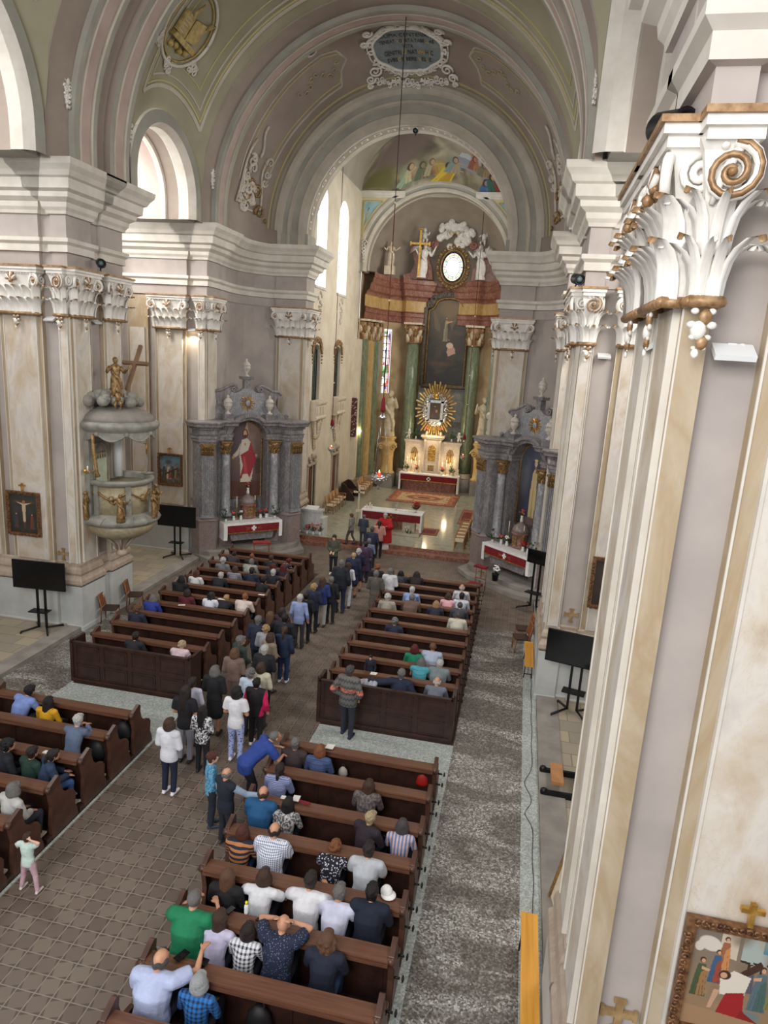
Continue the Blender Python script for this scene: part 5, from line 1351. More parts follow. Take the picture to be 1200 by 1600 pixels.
for i in range(60):
    a = rs.random()*2*PI; r_ = .3+.75*rs.random(); c = (math.cos(a)*r_, .1*rs.random(), math.sin(a)*r_*.75); mb.tube(spiral(c, .13+.1*rs.random(), 1.1, (1, 0, 0), (0, 0, 1), 9, rs.random()*6, .2), .06, 6)
    mb.ball((c[0], .12, c[2]), .2, 7)
mb.build('cloud', m_capw, t)
mb = MB(); mb.ball((-.2, -.15, .05), .13, 10); mb.ball((.17, -.15, .08), .13, 10)
for e in (-1, 1): mb.tube([(e*.3, -.1, .05), (e*.5, -.1, .2), (e*.45, -.1, -.1)], [.05, .08, .03], 6, flat=.5)
mb.build('cherub_heads', m_statue, t)
for e in (-1, 1):
    t = thing('scroll_gable', 'broken red marble scroll gable %s of the oval window' % ('left' if e < 0 else 'right'), 'gable', (XH+.3, 43.75, 13.4))
    mb = MB(); mb.prism([(e*x, z) for x, z in ((1.2, 0), (3.0, 0), (3.05, .25), (2.6, .35), (2.35, .9), (2.5, 1.5), (2.7, 1.7), (2.6, 1.95), (2.0, 1.95), (1.6, 2.2), (1.15, 2.25), (1.1, 1.9), (1.4, 1.75), (1.5, 1.2), (1.25, .6))], 0, .5, M=Matrix(((1, 0, 0, 0), (0, 0, 1, 0), (0, 1, 0, 0), (0, 0, 0, 1))))
    mb.tube(spiral((e*1.2, -.05, 2.05), .26, 1.7, (e, 0, 0), (0, 0, 1), 18, PI/2, .15), .08, 6); mb.build('scroll', m_redm, t)
    t = thing('angel', 'white stucco angel standing %s' % ('beside the tall gilded cross' if e < 0 else 'to the right of the oval window'), 'sculpture', (XH+.3+e*1.8, 43.2, 13.42))
    mb = MB(); figure_mb(mb, 2.0, (0, 0, 0), -e*.3, seed=7+e, wings=True, lean=-e*.2, arms=((-.3, .4), (.3, .7))); mb.build('figure', m_capw, t)
    t = thing('cherub', 'small winged cherub seated on the %s red scroll' % ('left' if e < 0 else 'right'), 'sculpture', (XH+.3+e*1.8, 43.5, 15.4))
    mb = MB(); putto_mb(mb, .95, (0, 0, 0), -e*.4); mb.build('figure', m_capw, t)
mb = MB(); cross_mb(mb, (0, 0, 0), 2.75, 1.15, .12, 0, None, .12); o = mb.build('gilded_cross', m_gold); o.location = (XH-1.65, 42.95, 13.42); tag(o, 'tall gilded cross standing on the apse entablature left of the oval window', 'cross')
mb = MB(); figure_mb(mb, 1.4, (0, 0, .5), .4, seed=1); mb.box((0, 0, .25), (.6, .5, .5)); o = mb.build('vase_figure', m_statue); o.location = (XH-3.3, 42.3, 13.42); tag(o, 'small stucco figure on a pedestal at the far left of the apse entablature', 'sculpture')
# ================================================================== PEWS
PEW_PROF = [(-.2, 0), (.5, 0), (.5, .14), (.44, .28), (.47, .5), (.41, .6), (.24, .65), (.12, .78), (.07, .96), (.09, 1.08), (.03, 1.13), (-.2, 1.04), (-.27, .98), (-.22, .9), (-.17, .62), (-.22, .3)]
YZ = lambda x: Matrix(((0, 0, 1, x), (1, 0, 0, 0), (0, 1, 0, 0), (0, 0, 0, 1)))
def make_pew(w_, hooks):
    t = thing('pew', '', 'pew', (0, 0, 0))
    for e in (-1, 1):
        mb = MB(); mb.prism(PEW_PROF, e*w_/2-.035, e*w_/2+.035, M=YZ(0)); mb.tube([(e*w_/2-.05, -.23, .99), (e*w_/2+.05, -.23, .99)], .05, 10)
        mb.prism([(y*.8+.02, z*.8+.08) for y, z in PEW_PROF], e*w_/2+e*.03, e*w_/2+e*.045, M=YZ(0)) if hooks else None
        ep_ = mb.build('end_panel', m_pewend, t)
    mb = MB(); mb.box((0, -.15, 1.0), (w_-.06, .28, .035), rot=Matrix.Rotation(-.16, 3, 'X')); mb.box((0, -.29, .97), (w_-.06, .03, .05)); mb.build('book_board', m_pewtop, t)
    mb = MB(); mb.b2(-w_/2+.03, w_/2-.03, -.03, .0, .12, .98)
    for k in range(3): mb.b2(-w_/2+.1+k*(w_-.1)/3, -w_/2+k*(w_-.1)/3+w_/3-.05, -.045, -.03, .2, .8)
    mb.build('backrest', m_pewside, t)
    mb = MB(); mb.b2(-w_/2+.03, w_/2-.03, .0, .42, .44, .475); mb.b2(-w_/2+.03, w_/2-.03, .37, .4, .38, .44); mb.build('seat', m_pewside, t)
    mb = MB(); mb.b2(-w_/2+.03, w_/2-.03, -.42, -.26, .17, .2); mb.build('kneeler', m_knee, t)
    mb = MB(); mb.b2(-w_/2-.03, w_/2+.03, -.34, .52, .0, .09); mb.build('foot_board', m_pewside, t)
    if hooks:
        for yy in (-.1, .25):
            mb = MB(); mb.tube([(w_/2+.03, yy, .62), (w_/2+.12, yy, .62)], .018, 6); mb.lathe([(.0, 0), (.045, .01), (.045, .03), (0, .04)], (w_/2+.14, yy, .62), 8, M=Matrix.Rotation(PI/2, 3, 'Y')); mb.build('bag_hook', m_black, ep_)
    return t
m_knee = noisy('pale kneeler wood', (150, 138, 120), (178, 166, 148), 3, .6)
ORD = ('front', 'second', 'third', 'fourth', 'fifth', 'sixth', 'seventh', 'eighth', 'ninth', 'tenth', 'eleventh', 'twelfth')
ROWS = {'RF': [15.3+.87*k for k in range(10)], 'LF': [15.3+.87*k for k in range(11)], 'RR': [5.8, 6.65, 7.5, 8.35, 9.2, 10.05, 10.95, 11.85], 'LR': [6.65, 7.5, 8.36, 9.3, 10.2, 11.05, 11.9]}
BLK = {'RF': (-4.0, -.88), 'LF': (-10.62, -7.42), 'RR': (-4.02, -.95), 'LR': (-10.7, -7.4)}
BN = {'RF': 'right front block', 'LF': 'left front block', 'RR': 'right rear block', 'LR': 'left rear block'}
for key, ys in ROWS.items():
    x0, x1 = BLK[key]; proto = make_pew(x1-x0, key[0] == 'R'); grp = 'wooden pews of the '+BN[key]
    for i, y in enumerate(ys[::-1]):
        lab = 'dark wooden pew, %s row from the altar in the %s' % (ORD[i], BN[key])
        if i == 0: proto.location = ((x0+x1)/2, y, 0); proto['label'] = lab; proto['group'] = grp
        else: dup(proto, ((x0+x1)/2, y, 0), None, lab, grp)
# panelled rear screens of the front blocks
for key in ('RF', 'LF'):
    x0, x1 = BLK[key]; x0 -= .08; w_ = x1-x0; y = 14.33
    t = thing('pew_screen', 'dark panelled rear screen pew closing the %s' % BN[key], 'pew', ((x0+x1)/2, y, 0))
    mb = MB(); mb.b2(-w_/2, w_/2, -.02, .02, 0, 1.06); mb.build('panel_wall', m_pewside, t)
    mb = MB()
    for z0, z1, n in ((.12, .5, 4), (.62, 1.0, 4)):
        for k in range(n):
            a, b = -w_/2+.12+k*(w_-.16)/n, -w_/2+(k+1)*(w_-.16)/n
            for (p, q, r_, s_) in ((a, b, z0, z0+.02), (a, b, z1-.02, z1), (a, a+.02, z0, z1), (b-.02, b, z0, z1)): mb.b2(p, q, -.035, -.02, r_, s_)
            mb.b2(a+.06, b-.06, -.028, -.02, z0+.06, z1-.06)
    mb.build('raised_panels', m_pewside, t)
    mb = MB(); mb.b2(-w_/2, w_/2, -.05, .04, 1.06, 1.1); mb.b2(-w_/2, w_/2, -.06, .02, 0, .1); mb.build('rail', m_pewside, t)
    for e in (-1, 1): mb = MB(); mb.b2(e*w_/2-.04, e*w_/2+.04, -.05, .5, 0, 1.12); mb.lathe([(.04, 1.12), (.055, 1.15), (.0, 1.2)], (e*w_/2, 0, 0), 8); mb.build('end_post', m_pewside, t)
    mb = MB(); mb.b2(-w_/2+.04, w_/2-.04, .03, .43, .44, .475); mb.build('seat', m_pewside, t)

# ================================================================== CHAIRS, BENCHES, SCREENS
def armchair(wood_m, seat_m, arms=True, lab='', grp=None):
    t = thing('wooden_chair', lab, 'chair', (0, 0, 0), 0, grp)
    for e in (-1, 1):
        mb = MB(); mb.tube([(e*.23, -.2, 0), (e*.23, -.2, .62 if arms else .44)], .02, 6); mb.build('leg', wood_m, t)
        mb = MB(); mb.tube([(e*.23, .24, 0), (e*.23, .2, .45), (e*.23, .28, .9)], .02, 6); mb.build('leg', wood_m, t)
        if arms: mb = MB(); mb.b2(e*.205, e*.255, -.22, .24, .62, .65); mb.build('armrest', wood_m, t)
    mb = MB(); mb.b2(-.23, .23, -.22, .22, .42, .47); mb.build('seat', seat_m, t)
    mb = MB(); mb.grid(lambda u, v: (-.22+.44*u, .23+.05*v-.03*math.sin(PI*u)*0, .5+.4*v), 4, 3); mb.grid(lambda u, v: (-.22+.44*u, .26+.05*v, .5+.4*v), 4, 3); mb.box((0, .29, .9), (.46, .05, .04)); mb.build('backrest', wood_m if not arms else m_cane, t)
    return t
m_cane = noisy('cane weave', (178, 140, 92), (206, 170, 122), 20, .7)
m_cream = noisy('cream cushion', (214, 196, 168), (230, 214, 190), 6, .85)
m_brownseat = plain('dark brown seat pad', (60, 40, 30), .7)
c0 = armchair(m_oak, m_cream, True, 'light oak armchair nearest the lectern by the left sanctuary wall', 'oak armchairs along the sanctuary walls')
spots = [(-9.45, 34.0, -PI/2-.1), (-9.45, 34.75, -PI/2-.1), (-9.5, 35.5, -PI/2-.1), (-9.5, 36.2, -PI/2-.1),
         (-9.0, 39.2, -PI/2-.35), (-9.05, 39.9, -PI/2-.35), (-9.1, 40.6, -PI/2-.35), (-9.1, 41.3, -PI/2-.35),
         (-2.2, 29.7, PI/2), (-2.2, 30.35, PI/2), (-2.2, 31.0, PI/2), (-2.2, 31.65, PI/2), (-2.15, 32.3, PI/2), (-2.15, 32.95, PI/2), (-1.7, 37.9, PI/2), (-1.7, 38.6, PI/2)]
pos = ['nearest the lectern in the left row', 'second in the left row', 'third in the left row', 'last before the door in the left row', 'nearest of the deep left row', 'second of the deep left row', 'third of the deep left row', 'farthest of the deep left row',
       'nearest in the right row', 'second in the right row', 'third in the right row', 'fourth in the right row', 'fifth in the right row', 'sixth in the right row', 'nearer of the far right pair', 'farther of the far right pair']
for i, (x, y, a) in enumerate(spots):
    a = PI/2 if x < -5 else -PI/2
    lab = 'light oak armchair, '+pos[i]+' of sanctuary seats'
    if i == 0: c0.location = (x, y, .322); c0.rotation_euler.z = a; c0['label'] = lab
    else: dup(c0, (x, y, .322), a, lab)
c1 = armchair(m_chairw, m_brownseat, False, 'brown wooden chair beside the pulpit pier, nearer one')
c1.location = (-12.05, 18.05, .005); c1.rotation_euler.z = PI/2+.3
dup(c1, (-12.0, 19.35, .005), PI/2+.35, 'brown wooden chair beside the pulpit pier, farther one')
dup(c1, (.66, 20.15, .005), -PI/2+.2, 'brown wooden chair behind the short orange bench, nearer one')
dup(c1, (.72, 20.9, .005), -PI/2+.1, 'brown wooden chair behind the short orange bench, farther one')
def bench(loc, L, lab):
    t = thing('folding_bench', lab, 'bench', loc)
    mb = MB(); mb.b2(-.125, .125, 0, L, .45, .478); mb.build('seat', m_pine, t)
    for yy in (.25, L-.25):
        mb = MB(); 
        for e in (-1, 1): mb.tube([(e*.09, yy, .45), (e*.11, yy, 0)], .014, 6)
        mb.tube([(-.11, yy, .12), (.11, yy, .12)], .012, 6); mb.tube([(0, yy, .13), (0, yy+(.3 if yy < 1 else -.3), .44)], .008, 5); mb.build('leg_frame', m_black, t)
    return t
bench((.9, 18.05, .005), 1.75, 'short orange pine folding bench beside the far right pier')
bench((.89, 6.3, .005), 2.85, 'long orange pine folding bench along the near right pier')
def tv(loc, rz, lab, w_=1.62, h=.86, z0=1.3):
    t = thing('television_stand', lab, 'television', loc, rz)
    mb = MB(); mb.b2(-w_/2, w_/2, -.03, .02, z0, z0+h); mb.build('bezel', m_black, t)
    mb = MB(); mb.b2(-w_/2+.02, w_/2-.02, -.036, -.03, z0+.03, z0+h-.02); mb.build('screen', m_screen, t)
    for e in (-1, 1): mb = MB(); mb.b2(e*.12-.03, e*.12+.03, .03, .08, .08, z0+h*.6); mb.build('post', m_black, t)
    mb = MB(); mb.b2(-.28, .28, -.2, .1, .62, .65); mb.build('shelf', m_black, t)
    for e in (-1, 1):
        mb = MB(); mb.tube([(e*.12, .05, .1), (e*.42, -.38, .06)], .03, 6); mb.tube([(e*.12, .05, .1), (e*.42, .42, .06)], .03, 6)
        for yy in (-.38, .42): mb.ball((e*.42, yy, .03), .03, 8)
        mb.build('foot', m_black, t)
    return t
tv((-13.35, 16.55, .1), R(5), 'large black television on stand left of the pulpit pier, by crucifixion picture')
tv((-13.3, 24.6, .1), R(4), 'black television on stand between the left chapel and left side altar')
tv((1.98, 16.4, .1), R(-14), 'large black television on stand in the right chapel opening')
t = tv((1.05, 23.75, .1), R(-30), 'small black television just beside the right side altar', .8, .5, 1.7)
# carved kneeling bench in the right chapel
t = thing('carved_kneeler', 'black carved kneeling bench with two tan pads in the right chapel', 'kneeler', (1.72, 13.2, .1), 0)
mb = MB(); mb.b2(-.37, -.12, -.35, .35, .22, .3); m_tanpad = noisy('tan leather pad', (168, 116, 74), (186, 134, 90), 8, .5); mb.build('kneeling_pad', m_tanpad, t)
mb = MB(); mb.b2(.22, .48, -.45, .35, .86, .94); mb.build('arm_pad', m_tanpad, t)
for yy in (-.42, .38):
    mb = MB(); mb.b2(-.5, .5, yy-.035, yy+.035, 0, .12); mb.lathe([(0, 0), (.08, .01), (.08, .07), (0, .08)], (-.5, yy-.04, .09), 10, M=Matrix.Rotation(-PI/2, 3, 'X')); mb.b2(.2, .5, yy-.03, yy+.03, 0, .86); mb.build('side_frame', m_black, t)
for k in range(5): mb = MB(); mb.tube([(.3, -.3+.14*k, .1), (.3, -.3+.14*k, .3), (.3, -.3+.14*k, .5), (.3, -.3+.14*k, .7), (.3, -.3+.14*k, .86)], [.02, .045, .02, .045, .02], 7); mb.build('baluster', m_black, t)
# red kneelers by the side altars
t = thing('kneeler_desk', 'small wooden desk with red top in front of the left side altar', 'kneeler', (-10.0, 25.55, .0), R(25))
mb = MB(); mb.box((0, 0, .86), (.72, .36, .06)); mb.build('red_top', noisy('red cushion', (126, 40, 34), (150, 54, 44), 8, .7), t)
for a in (-1, 1):
    for b in (-1, 1): mb = MB(); mb.tube([(a*.31, b*.13, 0), (a*.3, b*.13, .83)], .02, 6); mb.build('leg', m_chairw, t)
mb = MB(); mb.box((0, -.5, .2), (.7, .35, .1)); mb.build('kneeling_pad', D2.materials['red cushion'], t)
mb = MB(); mb.box((0, -.25, .1), (.74, .8, .06)); mb.build('base', m_chairw, t)
t = thing('prie_dieu', 'dark red upholstered kneeler with cross cut-out beside the right side altar', 'kneeler', (-1.05, 25.3, .0), R(-25))
mb = MB(); mb.box((0, .2, .93), (.5, .26, .07)); mb.build('arm_pad', m_red, t)
mb = MB(); mb.box((0, -.25, .3), (.5, .5, .1)); mb.build('kneeling_pad', m_red, t)
for e in (-1, 1): mb = MB(); mb.tube([(e*.22, .25, 0), (e*.22, .25, .9)], .02, 6); mb.tube([(e*.22, -.45, 0), (e*.22, -.45, .25)], .02, 6); mb.build('leg', m_redw if 'm_redw' in globals() else m_chairw, t)
mb = MB(); cross_mb(mb, (0, .25, .45), .38, .24, .035); mb.box((0, .25, .44), (.44, .03, .03)); mb.build('cross_splat', m_chairw, t)
lp = thing('lily_pot', 'white lilies in a black pot below the right side altar', 'flowers', (-.4, 25.75, .36))
mb = MB(); mb.lathe([(.11, 0), (.14, .26), (.15, .28)], n=14); mb.build('pot', m_black, lp)
mb = MB(); rs = random.Random(4); lf = MB()
for i in range(14):
    a = rs.random()*6.28; p = (math.cos(a)*.16*rs.random(), math.sin(a)*.16*rs.random(), .4+.2*rs.random()); mb.ball(p, .045, 6, 0, (1.2, 1, .7)); lf.tube([(0, 0, .27), p], .008, 4)
mb.build('blossoms', m_whfl, lp); lf.build('stems', m_leaf, lp)
# ambo, processional cross, altar, carpets
t = thing('lectern', 'white marble lectern with sloping top at the left edge of the sanctuary', 'lectern', (-9.2, 29.85, .325), R(-4))
m_amb = marble('lectern white marble', (206, 206, 204), (160, 160, 162), 2, .04, .35)
mb = MB(); mb.box((0, 0, .52), (.95, .4, 1.04)); mb.box((.5, .1, .35), (.3, .5, .7)); mb.build('body', m_amb, t)
mb = MB(); mb.box((0, 0, 1.1), (1.05, .5, .1)); mb.box((.45, .1, .75), (.42, .58, .08)); mb.build('top', m_amb, t)
mb = MB(); mb.box((0, -.02, 1.2), (.6, .36, .03), rot=Matrix.Rotation(.3, 3, 'X')); mb.build('reading_board', m_linen, t)
for k, (x, y) in enumerate(((-9.3, 29.48), (-9.0, 29.45), (-8.7, 29.5))): vase_of_flowers((x, y, .326), 'potted green plant with pink bloom, %s at the foot of the lectern' % ('left', 'middle', 'right')[k], m_pinkfl, .16, green=.2, n=9, seed=40+k)
t = thing('processional_cross', 'pale wooden processional cross on a tripod stand left of the free-standing altar', 'cross', (-7.45, 31.85, .325))
mb = MB(); mb.b2(-.035, .035, -.03, .03, .75, 2.05); mb.b2(-.22, .22, -.03, .03, 1.7, 1.78); 
for p in ((0, 2.05), (-.22, 1.74), (.22, 1.74)): mb.box((p[0], 0, p[1]), (.1, .065, .1))
mb.box((0, 0, .8), (.22, .16, .12)); mb.build('cross', m_cream, t)
for k in range(3): mb = MB(); a = 2.1*k; mb.tube([(math.cos(a)*.04, math.sin(a)*.04, .78), (math.cos(a)*.16, math.sin(a)*.16, 0)], .015, 5); mb.build('leg', m_cream, t)
vase_of_flowers((-7.65, 31.6, .326), 'small red flowers at the foot of the processional cross', m_redfl, .1, green=.15, seed=50)
t = thing('main_altar', 'free-standing stone altar table at the centre of the sanctuary', 'altar', (-5.68, 31.7, .325), R(0))
m_alt = noisy('altar sandstone', (196, 184, 162), (212, 200, 180), 3, .5)
mb = MB(); mb.box((0, .05, .07), (2.9, 1.5, .14)); mb.build('platform', m_alt, t)
for e in (-1, 1): mb = MB(); mb.box((e*.85, 0, .55), (.6, .55, .82)); mb.build('support', m_alt, t)
mb = MB(); mb.box((0, .1, .5), (1.1, .3, .6)); mb.build('dark_panel', m_redm, t)
mb = MB(); mb.box((0, 0, .98), (2.9, .85, .07)); mb.build('mensa', m_alt, t)
al = t; WA = Matrix.Translation(t.location) @ Matrix.Rotation(0, 4, 'Z'); wa = lambda x, y, z: tuple(WA @ Vector((x, y, z)))
t = thing('altar_cloth', 'white linen and dark red frontal with gold cross on the free-standing altar', 'altar cloth', al.location, 0)
mb = MB(); mb.b2(-1.5, 1.5, -.46, .46, 1.02, 1.035)
for e in (-1, 1): mb.grid(lambda u, v, e=e: (e*(1.5+.02*math.sin(u*12)*v), -.46+.92*u, 1.03-.85*v), 14, 5); mb.grid(lambda u, v, e=e: (e*(1.5-.1*u), -.465, 1.03-.85*v), 3, 4)
mb.grid(lambda u, v: (-1.5+3*u, -.465-.005*math.sin(u*50), 1.03-.06*v), 40, 1); mb.build('linen', m_linen, t)
mb = MB(); mb.grid(lambda u, v: (-1.42+2.84*u, -.47-.008*math.sin(u*40)*v, .99-.36*v), 40, 4); mb.build('red_frontal', m_red, t)
mb = MB(); mb.b2(-.04, .04, -.49, -.48, .66, .94); mb.b2(-.13, .13, -.49, -.48, .77, .84)
for e in (-1, 1):
    for q in range(3): mb.tube([(e*.15, -.485, .8), (e*.34, -.485, .72+.08*q)], .006, 4)
mb.build('cross_emblem', m_gold, t)
for k, x in enumerate((-1.3, -1.17, -1.05)):
    o = candle(wa(x, -.1+.1*(k % 2), 1.04), 'white pillar candle, %s on the left end of the free-standing altar' % ('left', 'middle', 'right')[k], (.36, .56, .4)[k], stick=False, group='pillar candles')
vase_of_flowers(wa(1.1, .1, 1.04), 'bouquet of red roses on the right of the free-standing altar', m_redfl, .12, green=.2, n=26, seed=60)
t = thing('chalice', 'small gold chalice standing on the white altar cloth', 'chalice', wa(.12, .15, 1.036)); mb = MB(); mb.lathe([(.07, 0), (.015, .04), (.012, .1), (.02, .12), (.055, .17), (.06, .22)], n=12); mb.build('cup', m_silver, t)
mb = MB(); mb.box((0, 0, .02), (.45, .3, .03), rot=Matrix.Rotation(.06, 3, 'X')); o = mb.build('missal', m_linen); o.location = wa(.5, .1, 1.045); tag(o, 'open white book lying beside the chalice on the altar', 'book')
vase_of_flowers((-4.75, 31.05, .326), 'white flowers and green leaves on the floor before the main altar', m_whfl, .1, green=.22, n=7, seed=61)
def carpet(x0, x1, y0, y1, z, lab, cent=True):
    im = Img(90, 60, (150, 84, 66)); rs = np.random.RandomState(5)
    im.poly([(.05, .08), (.95, .08), (.95, .92), (.05, .92)], (176, 110, 84)); im.poly([(.12, .18), (.88, .18), (.88, .82), (.12, .82)], (196, 168, 132) if cent else (120, 40, 44))
    for _ in range(220): im.ell(rs.rand(), rs.rand(), .012, .018, [(120, 50, 44), (196, 160, 120), (90, 60, 60), (150, 90, 60)][rs.randint(4)], 0, .3)
    if cent: im.ell(.5, .5, .26, .2, (150, 84, 62)); im.ell(.5, .5, .17, .12, (190, 150, 110)); im.ell(.5, .5, .1, .07, (120, 54, 46))
    t = thing('carpet', lab, 'carpet', (x0, y0, z)); painted(im, lambda u, v: ((x1-x0)*u, (y1-y0)*v, .012), 'pile', t, rough=.95)
    mb = MB(); mb.b2(-.02, x1-x0+.02, -.02, y1-y0+.02, 0, .01); mb.build('backing', m_redfl if False else m_brownseat, t); return t
carpet(-7.4, -3.35, 38.6, 42.2, .322, 'large patterned red and cream oriental carpet before the high altar')
carpet(-4.35, -3.5, 31.7, 33.0, .323, 'small red striped rug at the right end of the free-standing altar', False)
carpet(-2.75, -2.1, 34.6, 38.2, .323, 'narrow red patterned runner beside the right row of armchairs', False)
# dark oak confessional bench by the sanctuary door
t = thing('choir_bench', 'dark carved wooden bench by the left sanctuary doors', 'bench', (-9.55, 38.2, .322)); mb = MB(); mb.b2(-.3, .35, -.7, .7, .42, .48); mb.build('seat', m_pewside, t)
for e in (-1, 1): mb = MB(); mb.prism([(-.3, 0), (.5, 0), (.5, .2), (.3, .5), (.2, .62), (-.1, .95), (-.3, 1.0)], e*.7-.04, e*.7+.04, M=Matrix(((1, 0, 0, 0), (0, 0, 1, 0), (0, 1, 0, 0), (0, 0, 0, 1)))); mb.build('end_panel', m_pewside, t)
mb = MB(); mb.b2(-.32, -.27, -.7, .7, .1, 1.0); mb.build('backrest', m_pewside, t)
# ================================================================== HANGING LAMPS AND ROPE
def hang_lamp(x, y, z, ztop, lab, sc=1.0, lit=True, cl=1.7):
    t = thing('sanctuary_lamp', lab, 'hanging lamp', (x, y, z))
    mb = MB(); mb.lathe([(.001, -.55*sc), (.05*sc, -.5*sc), (.09*sc, -.42*sc), (.05*sc, -.36*sc), (.16*sc, -.28*sc), (.3*sc, -.12*sc), (.33*sc, 0), (.24*sc, .06*sc), (.2*sc, .04*sc), (.2*sc, -.02*sc), (.001, -.04*sc)], n=18)
    for k in range(10): a = 2*PI*k/10; mb.ball((math.cos(a)*.3*sc, math.sin(a)*.3*sc, -.1*sc), .05*sc, 6)
    for k in range(3):
        a = 2.1*k; mb.tube(spiral((math.cos(a)*.4*sc, math.sin(a)*.4*sc, .06*sc), .1*sc, 1.2, (math.cos(a), math.sin(a), 0), (0, 0, 1), 10), .02*sc, 5)
    mb.build('bowl', m_silver, t)
    ch = MB()
    for k in range(3):
        a = 2.1*k
        for q in range(14): f_ = q/13; ch.ball((math.cos(a)*.4*sc*(1-f_*.75), math.sin(a)*.4*sc*(1-f_*.75), .1*sc+cl*sc*f_), .018*sc, 5)
        ch.tube([(math.cos(a)*.4*sc, math.sin(a)*.4*sc, .1*sc), (math.cos(a)*.1*sc, math.sin(a)*.1*sc, (cl+.1)*sc)], .008*sc, 4)
    ch.build('chains', m_silver, t)
    mb = MB(); mb.lathe([(.16*sc, (cl+.1)*sc), (.2*sc, (cl+.16)*sc), (.1*sc, (cl+.26)*sc), (.03, (cl+.4)*sc)], n=14); mb.build('crown', m_silver, t)
    mb = MB(); mb.lathe([(.09, (cl+.4)*sc), (.1, (cl+.5)*sc), (.07, (cl+.9)*sc), (.02, (cl+1.05)*sc)], n=10); mb.build('tassel', m_red, t)
    mb = MB(); mb.tube([(0, 0, (cl+.4)*sc), (0, 0, (ztop-z)*.62)], .016, 6); mb.tube([(0, 0, (ztop-z)*.62), (0, 0, ztop-z)], .014, 6, 1); rp_ = mb.build('rope', [m_redrope, m_black], t)
    for q in range(4): mb = MB(); mb.ball((0, 0, (cl+1.2)*sc+(q+1)*1.7), .04, 8); mb.build('rope_bead', m_cream, rp_)
    if lit:
        mb = MB(); mb.lathe([(.05*sc, 0), (.07*sc, .08*sc), (.06*sc, .2*sc)], n=10); mb.build('red_glass', plain('red lamp glass', (220, 60, 50), .2, 0, 1.5), t)
        mb = MB(); mb.lathe([(.001, .18*sc), (.03*sc, .22*sc), (.001, .32*sc)], n=8); mb.build('flame', m_flame, t)
    return t
m_redrope = plain('dark red rope', (92, 22, 28), .8)
hang_lamp(-5.3, 25.95, 3.98, 20.15, 'large silver sanctuary lamp hanging on a long rope before the sanctuary', .92, cl=2.4)
hang_lamp(-9.35, 33.2, 3.9, 19.3, 'small silver lamp with red tassel hanging by the left sanctuary wall', .55)
hang_lamp(-3.3, 41.3, 2.95, 17.0, 'small silver lamp hanging right of the high altar', .5)
# ================================================================== PULPIT
PX, PY = -11.9, 18.5
t = thing('pulpit', 'grey green carved pulpit with domed canopy and gilded figures on the left pier', 'pulpit', (PX, PY, 0), R(-0))
m_pul = noisy('pulpit blue grey', (126, 124, 116), (154, 151, 141), 4, .5); m_puly = marble('pulpit yellow marble', (176, 164, 132), (140, 128, 102), 2.5, .08, .4, (160, 148, 120), (1, 1, 1))
mb = MB(); mb.lathe([(.06, 2.05), (.16, 2.1), (.18, 2.2), (.1, 2.26), (.13, 2.4), (.3, 2.62), (.42, 2.72)], n=24)
for k in range(6): a = 2*PI*k/6; mb.tube([(math.cos(a)*.12, math.sin(a)*.12, 2.3), (math.cos(a)*.3, math.sin(a)*.3, 2.55), (math.cos(a)*.52, math.sin(a)*.52, 2.76)], .04, 6)
mb.build('pendant', m_base, t)
mb = MB(); mb.lathe([(.4, 2.72), (.7, 2.78), (.92, 2.92), (1.02, 3.1), (1.0, 3.22)], n=32); mb.build('bowl', m_puly, t)
mb = MB(); mb.lathe([(1.0, 3.2), (1.14, 3.26), (1.18, 3.36), (1.12, 3.46), (.96, 3.52), (.9, 3.56)], n=36)
for k in range(16): a = 2*PI*k/16; mb.tube([(math.cos(a+d_)*(1.0+.19*math.sin(q)), math.sin(a+d_)*(1.0+.19*math.sin(q)), 3.36-.13*math.cos(q)) for q, d_ in ((0, 0), (.8, .04), (1.6, .08), (2.4, .12), (3.1, .16))], .018, 5)
mb.build('wreath_moulding', m_pul, t)
mb = MB(); mb.lathe([(.88, 3.5), (.88, 4.42)], n=32); mb.build('parapet', m_puly, t)
for k in range(6):
    a = 2*PI*k/6+.3; M = Matrix.Rotation(a, 3, 'Z'); mb = MB(); mb.box(M @ Vector((.9, 0, 3.98)), (.08, .16, .95), a); mb.build('pilaster_strip', m_pul, t)
mb = MB(); mb.lathe([(.88, 4.4), (.98, 4.46), (1.02, 4.54), (1.0, 4.6), (.86, 4.6), (.82, 4.5), (.82, 3.6), (.0, 3.55)], n=32); mb.build('rim', m_pul, t)
mb = MB()
for k in range(6):
    a0 = 2*PI*k/6+.38; pts = [(math.cos(a0+.09*q)*.92, math.sin(a0+.09*q)*.92, 4.25-.2*math.sin(PI*q/10)) for q in range(11)]; mb.tube(pts, .035, 6); mb.ball(pts[5], .09, 8, 0, (1, 1, 1.3))
mb.build('gilt_garlands', m_gilt, t)
for k, a in enumerate((-2.0, -1.0, .0, .9)):
    mb = MB(); figure_mb(mb, .85, (math.cos(a)*1.14, math.sin(a)*1.14, 3.42), a+PI/2, seed=k, arms=((-.3, .3), (.32, .5))); mb.build('gilded_figure', m_gilt, t)
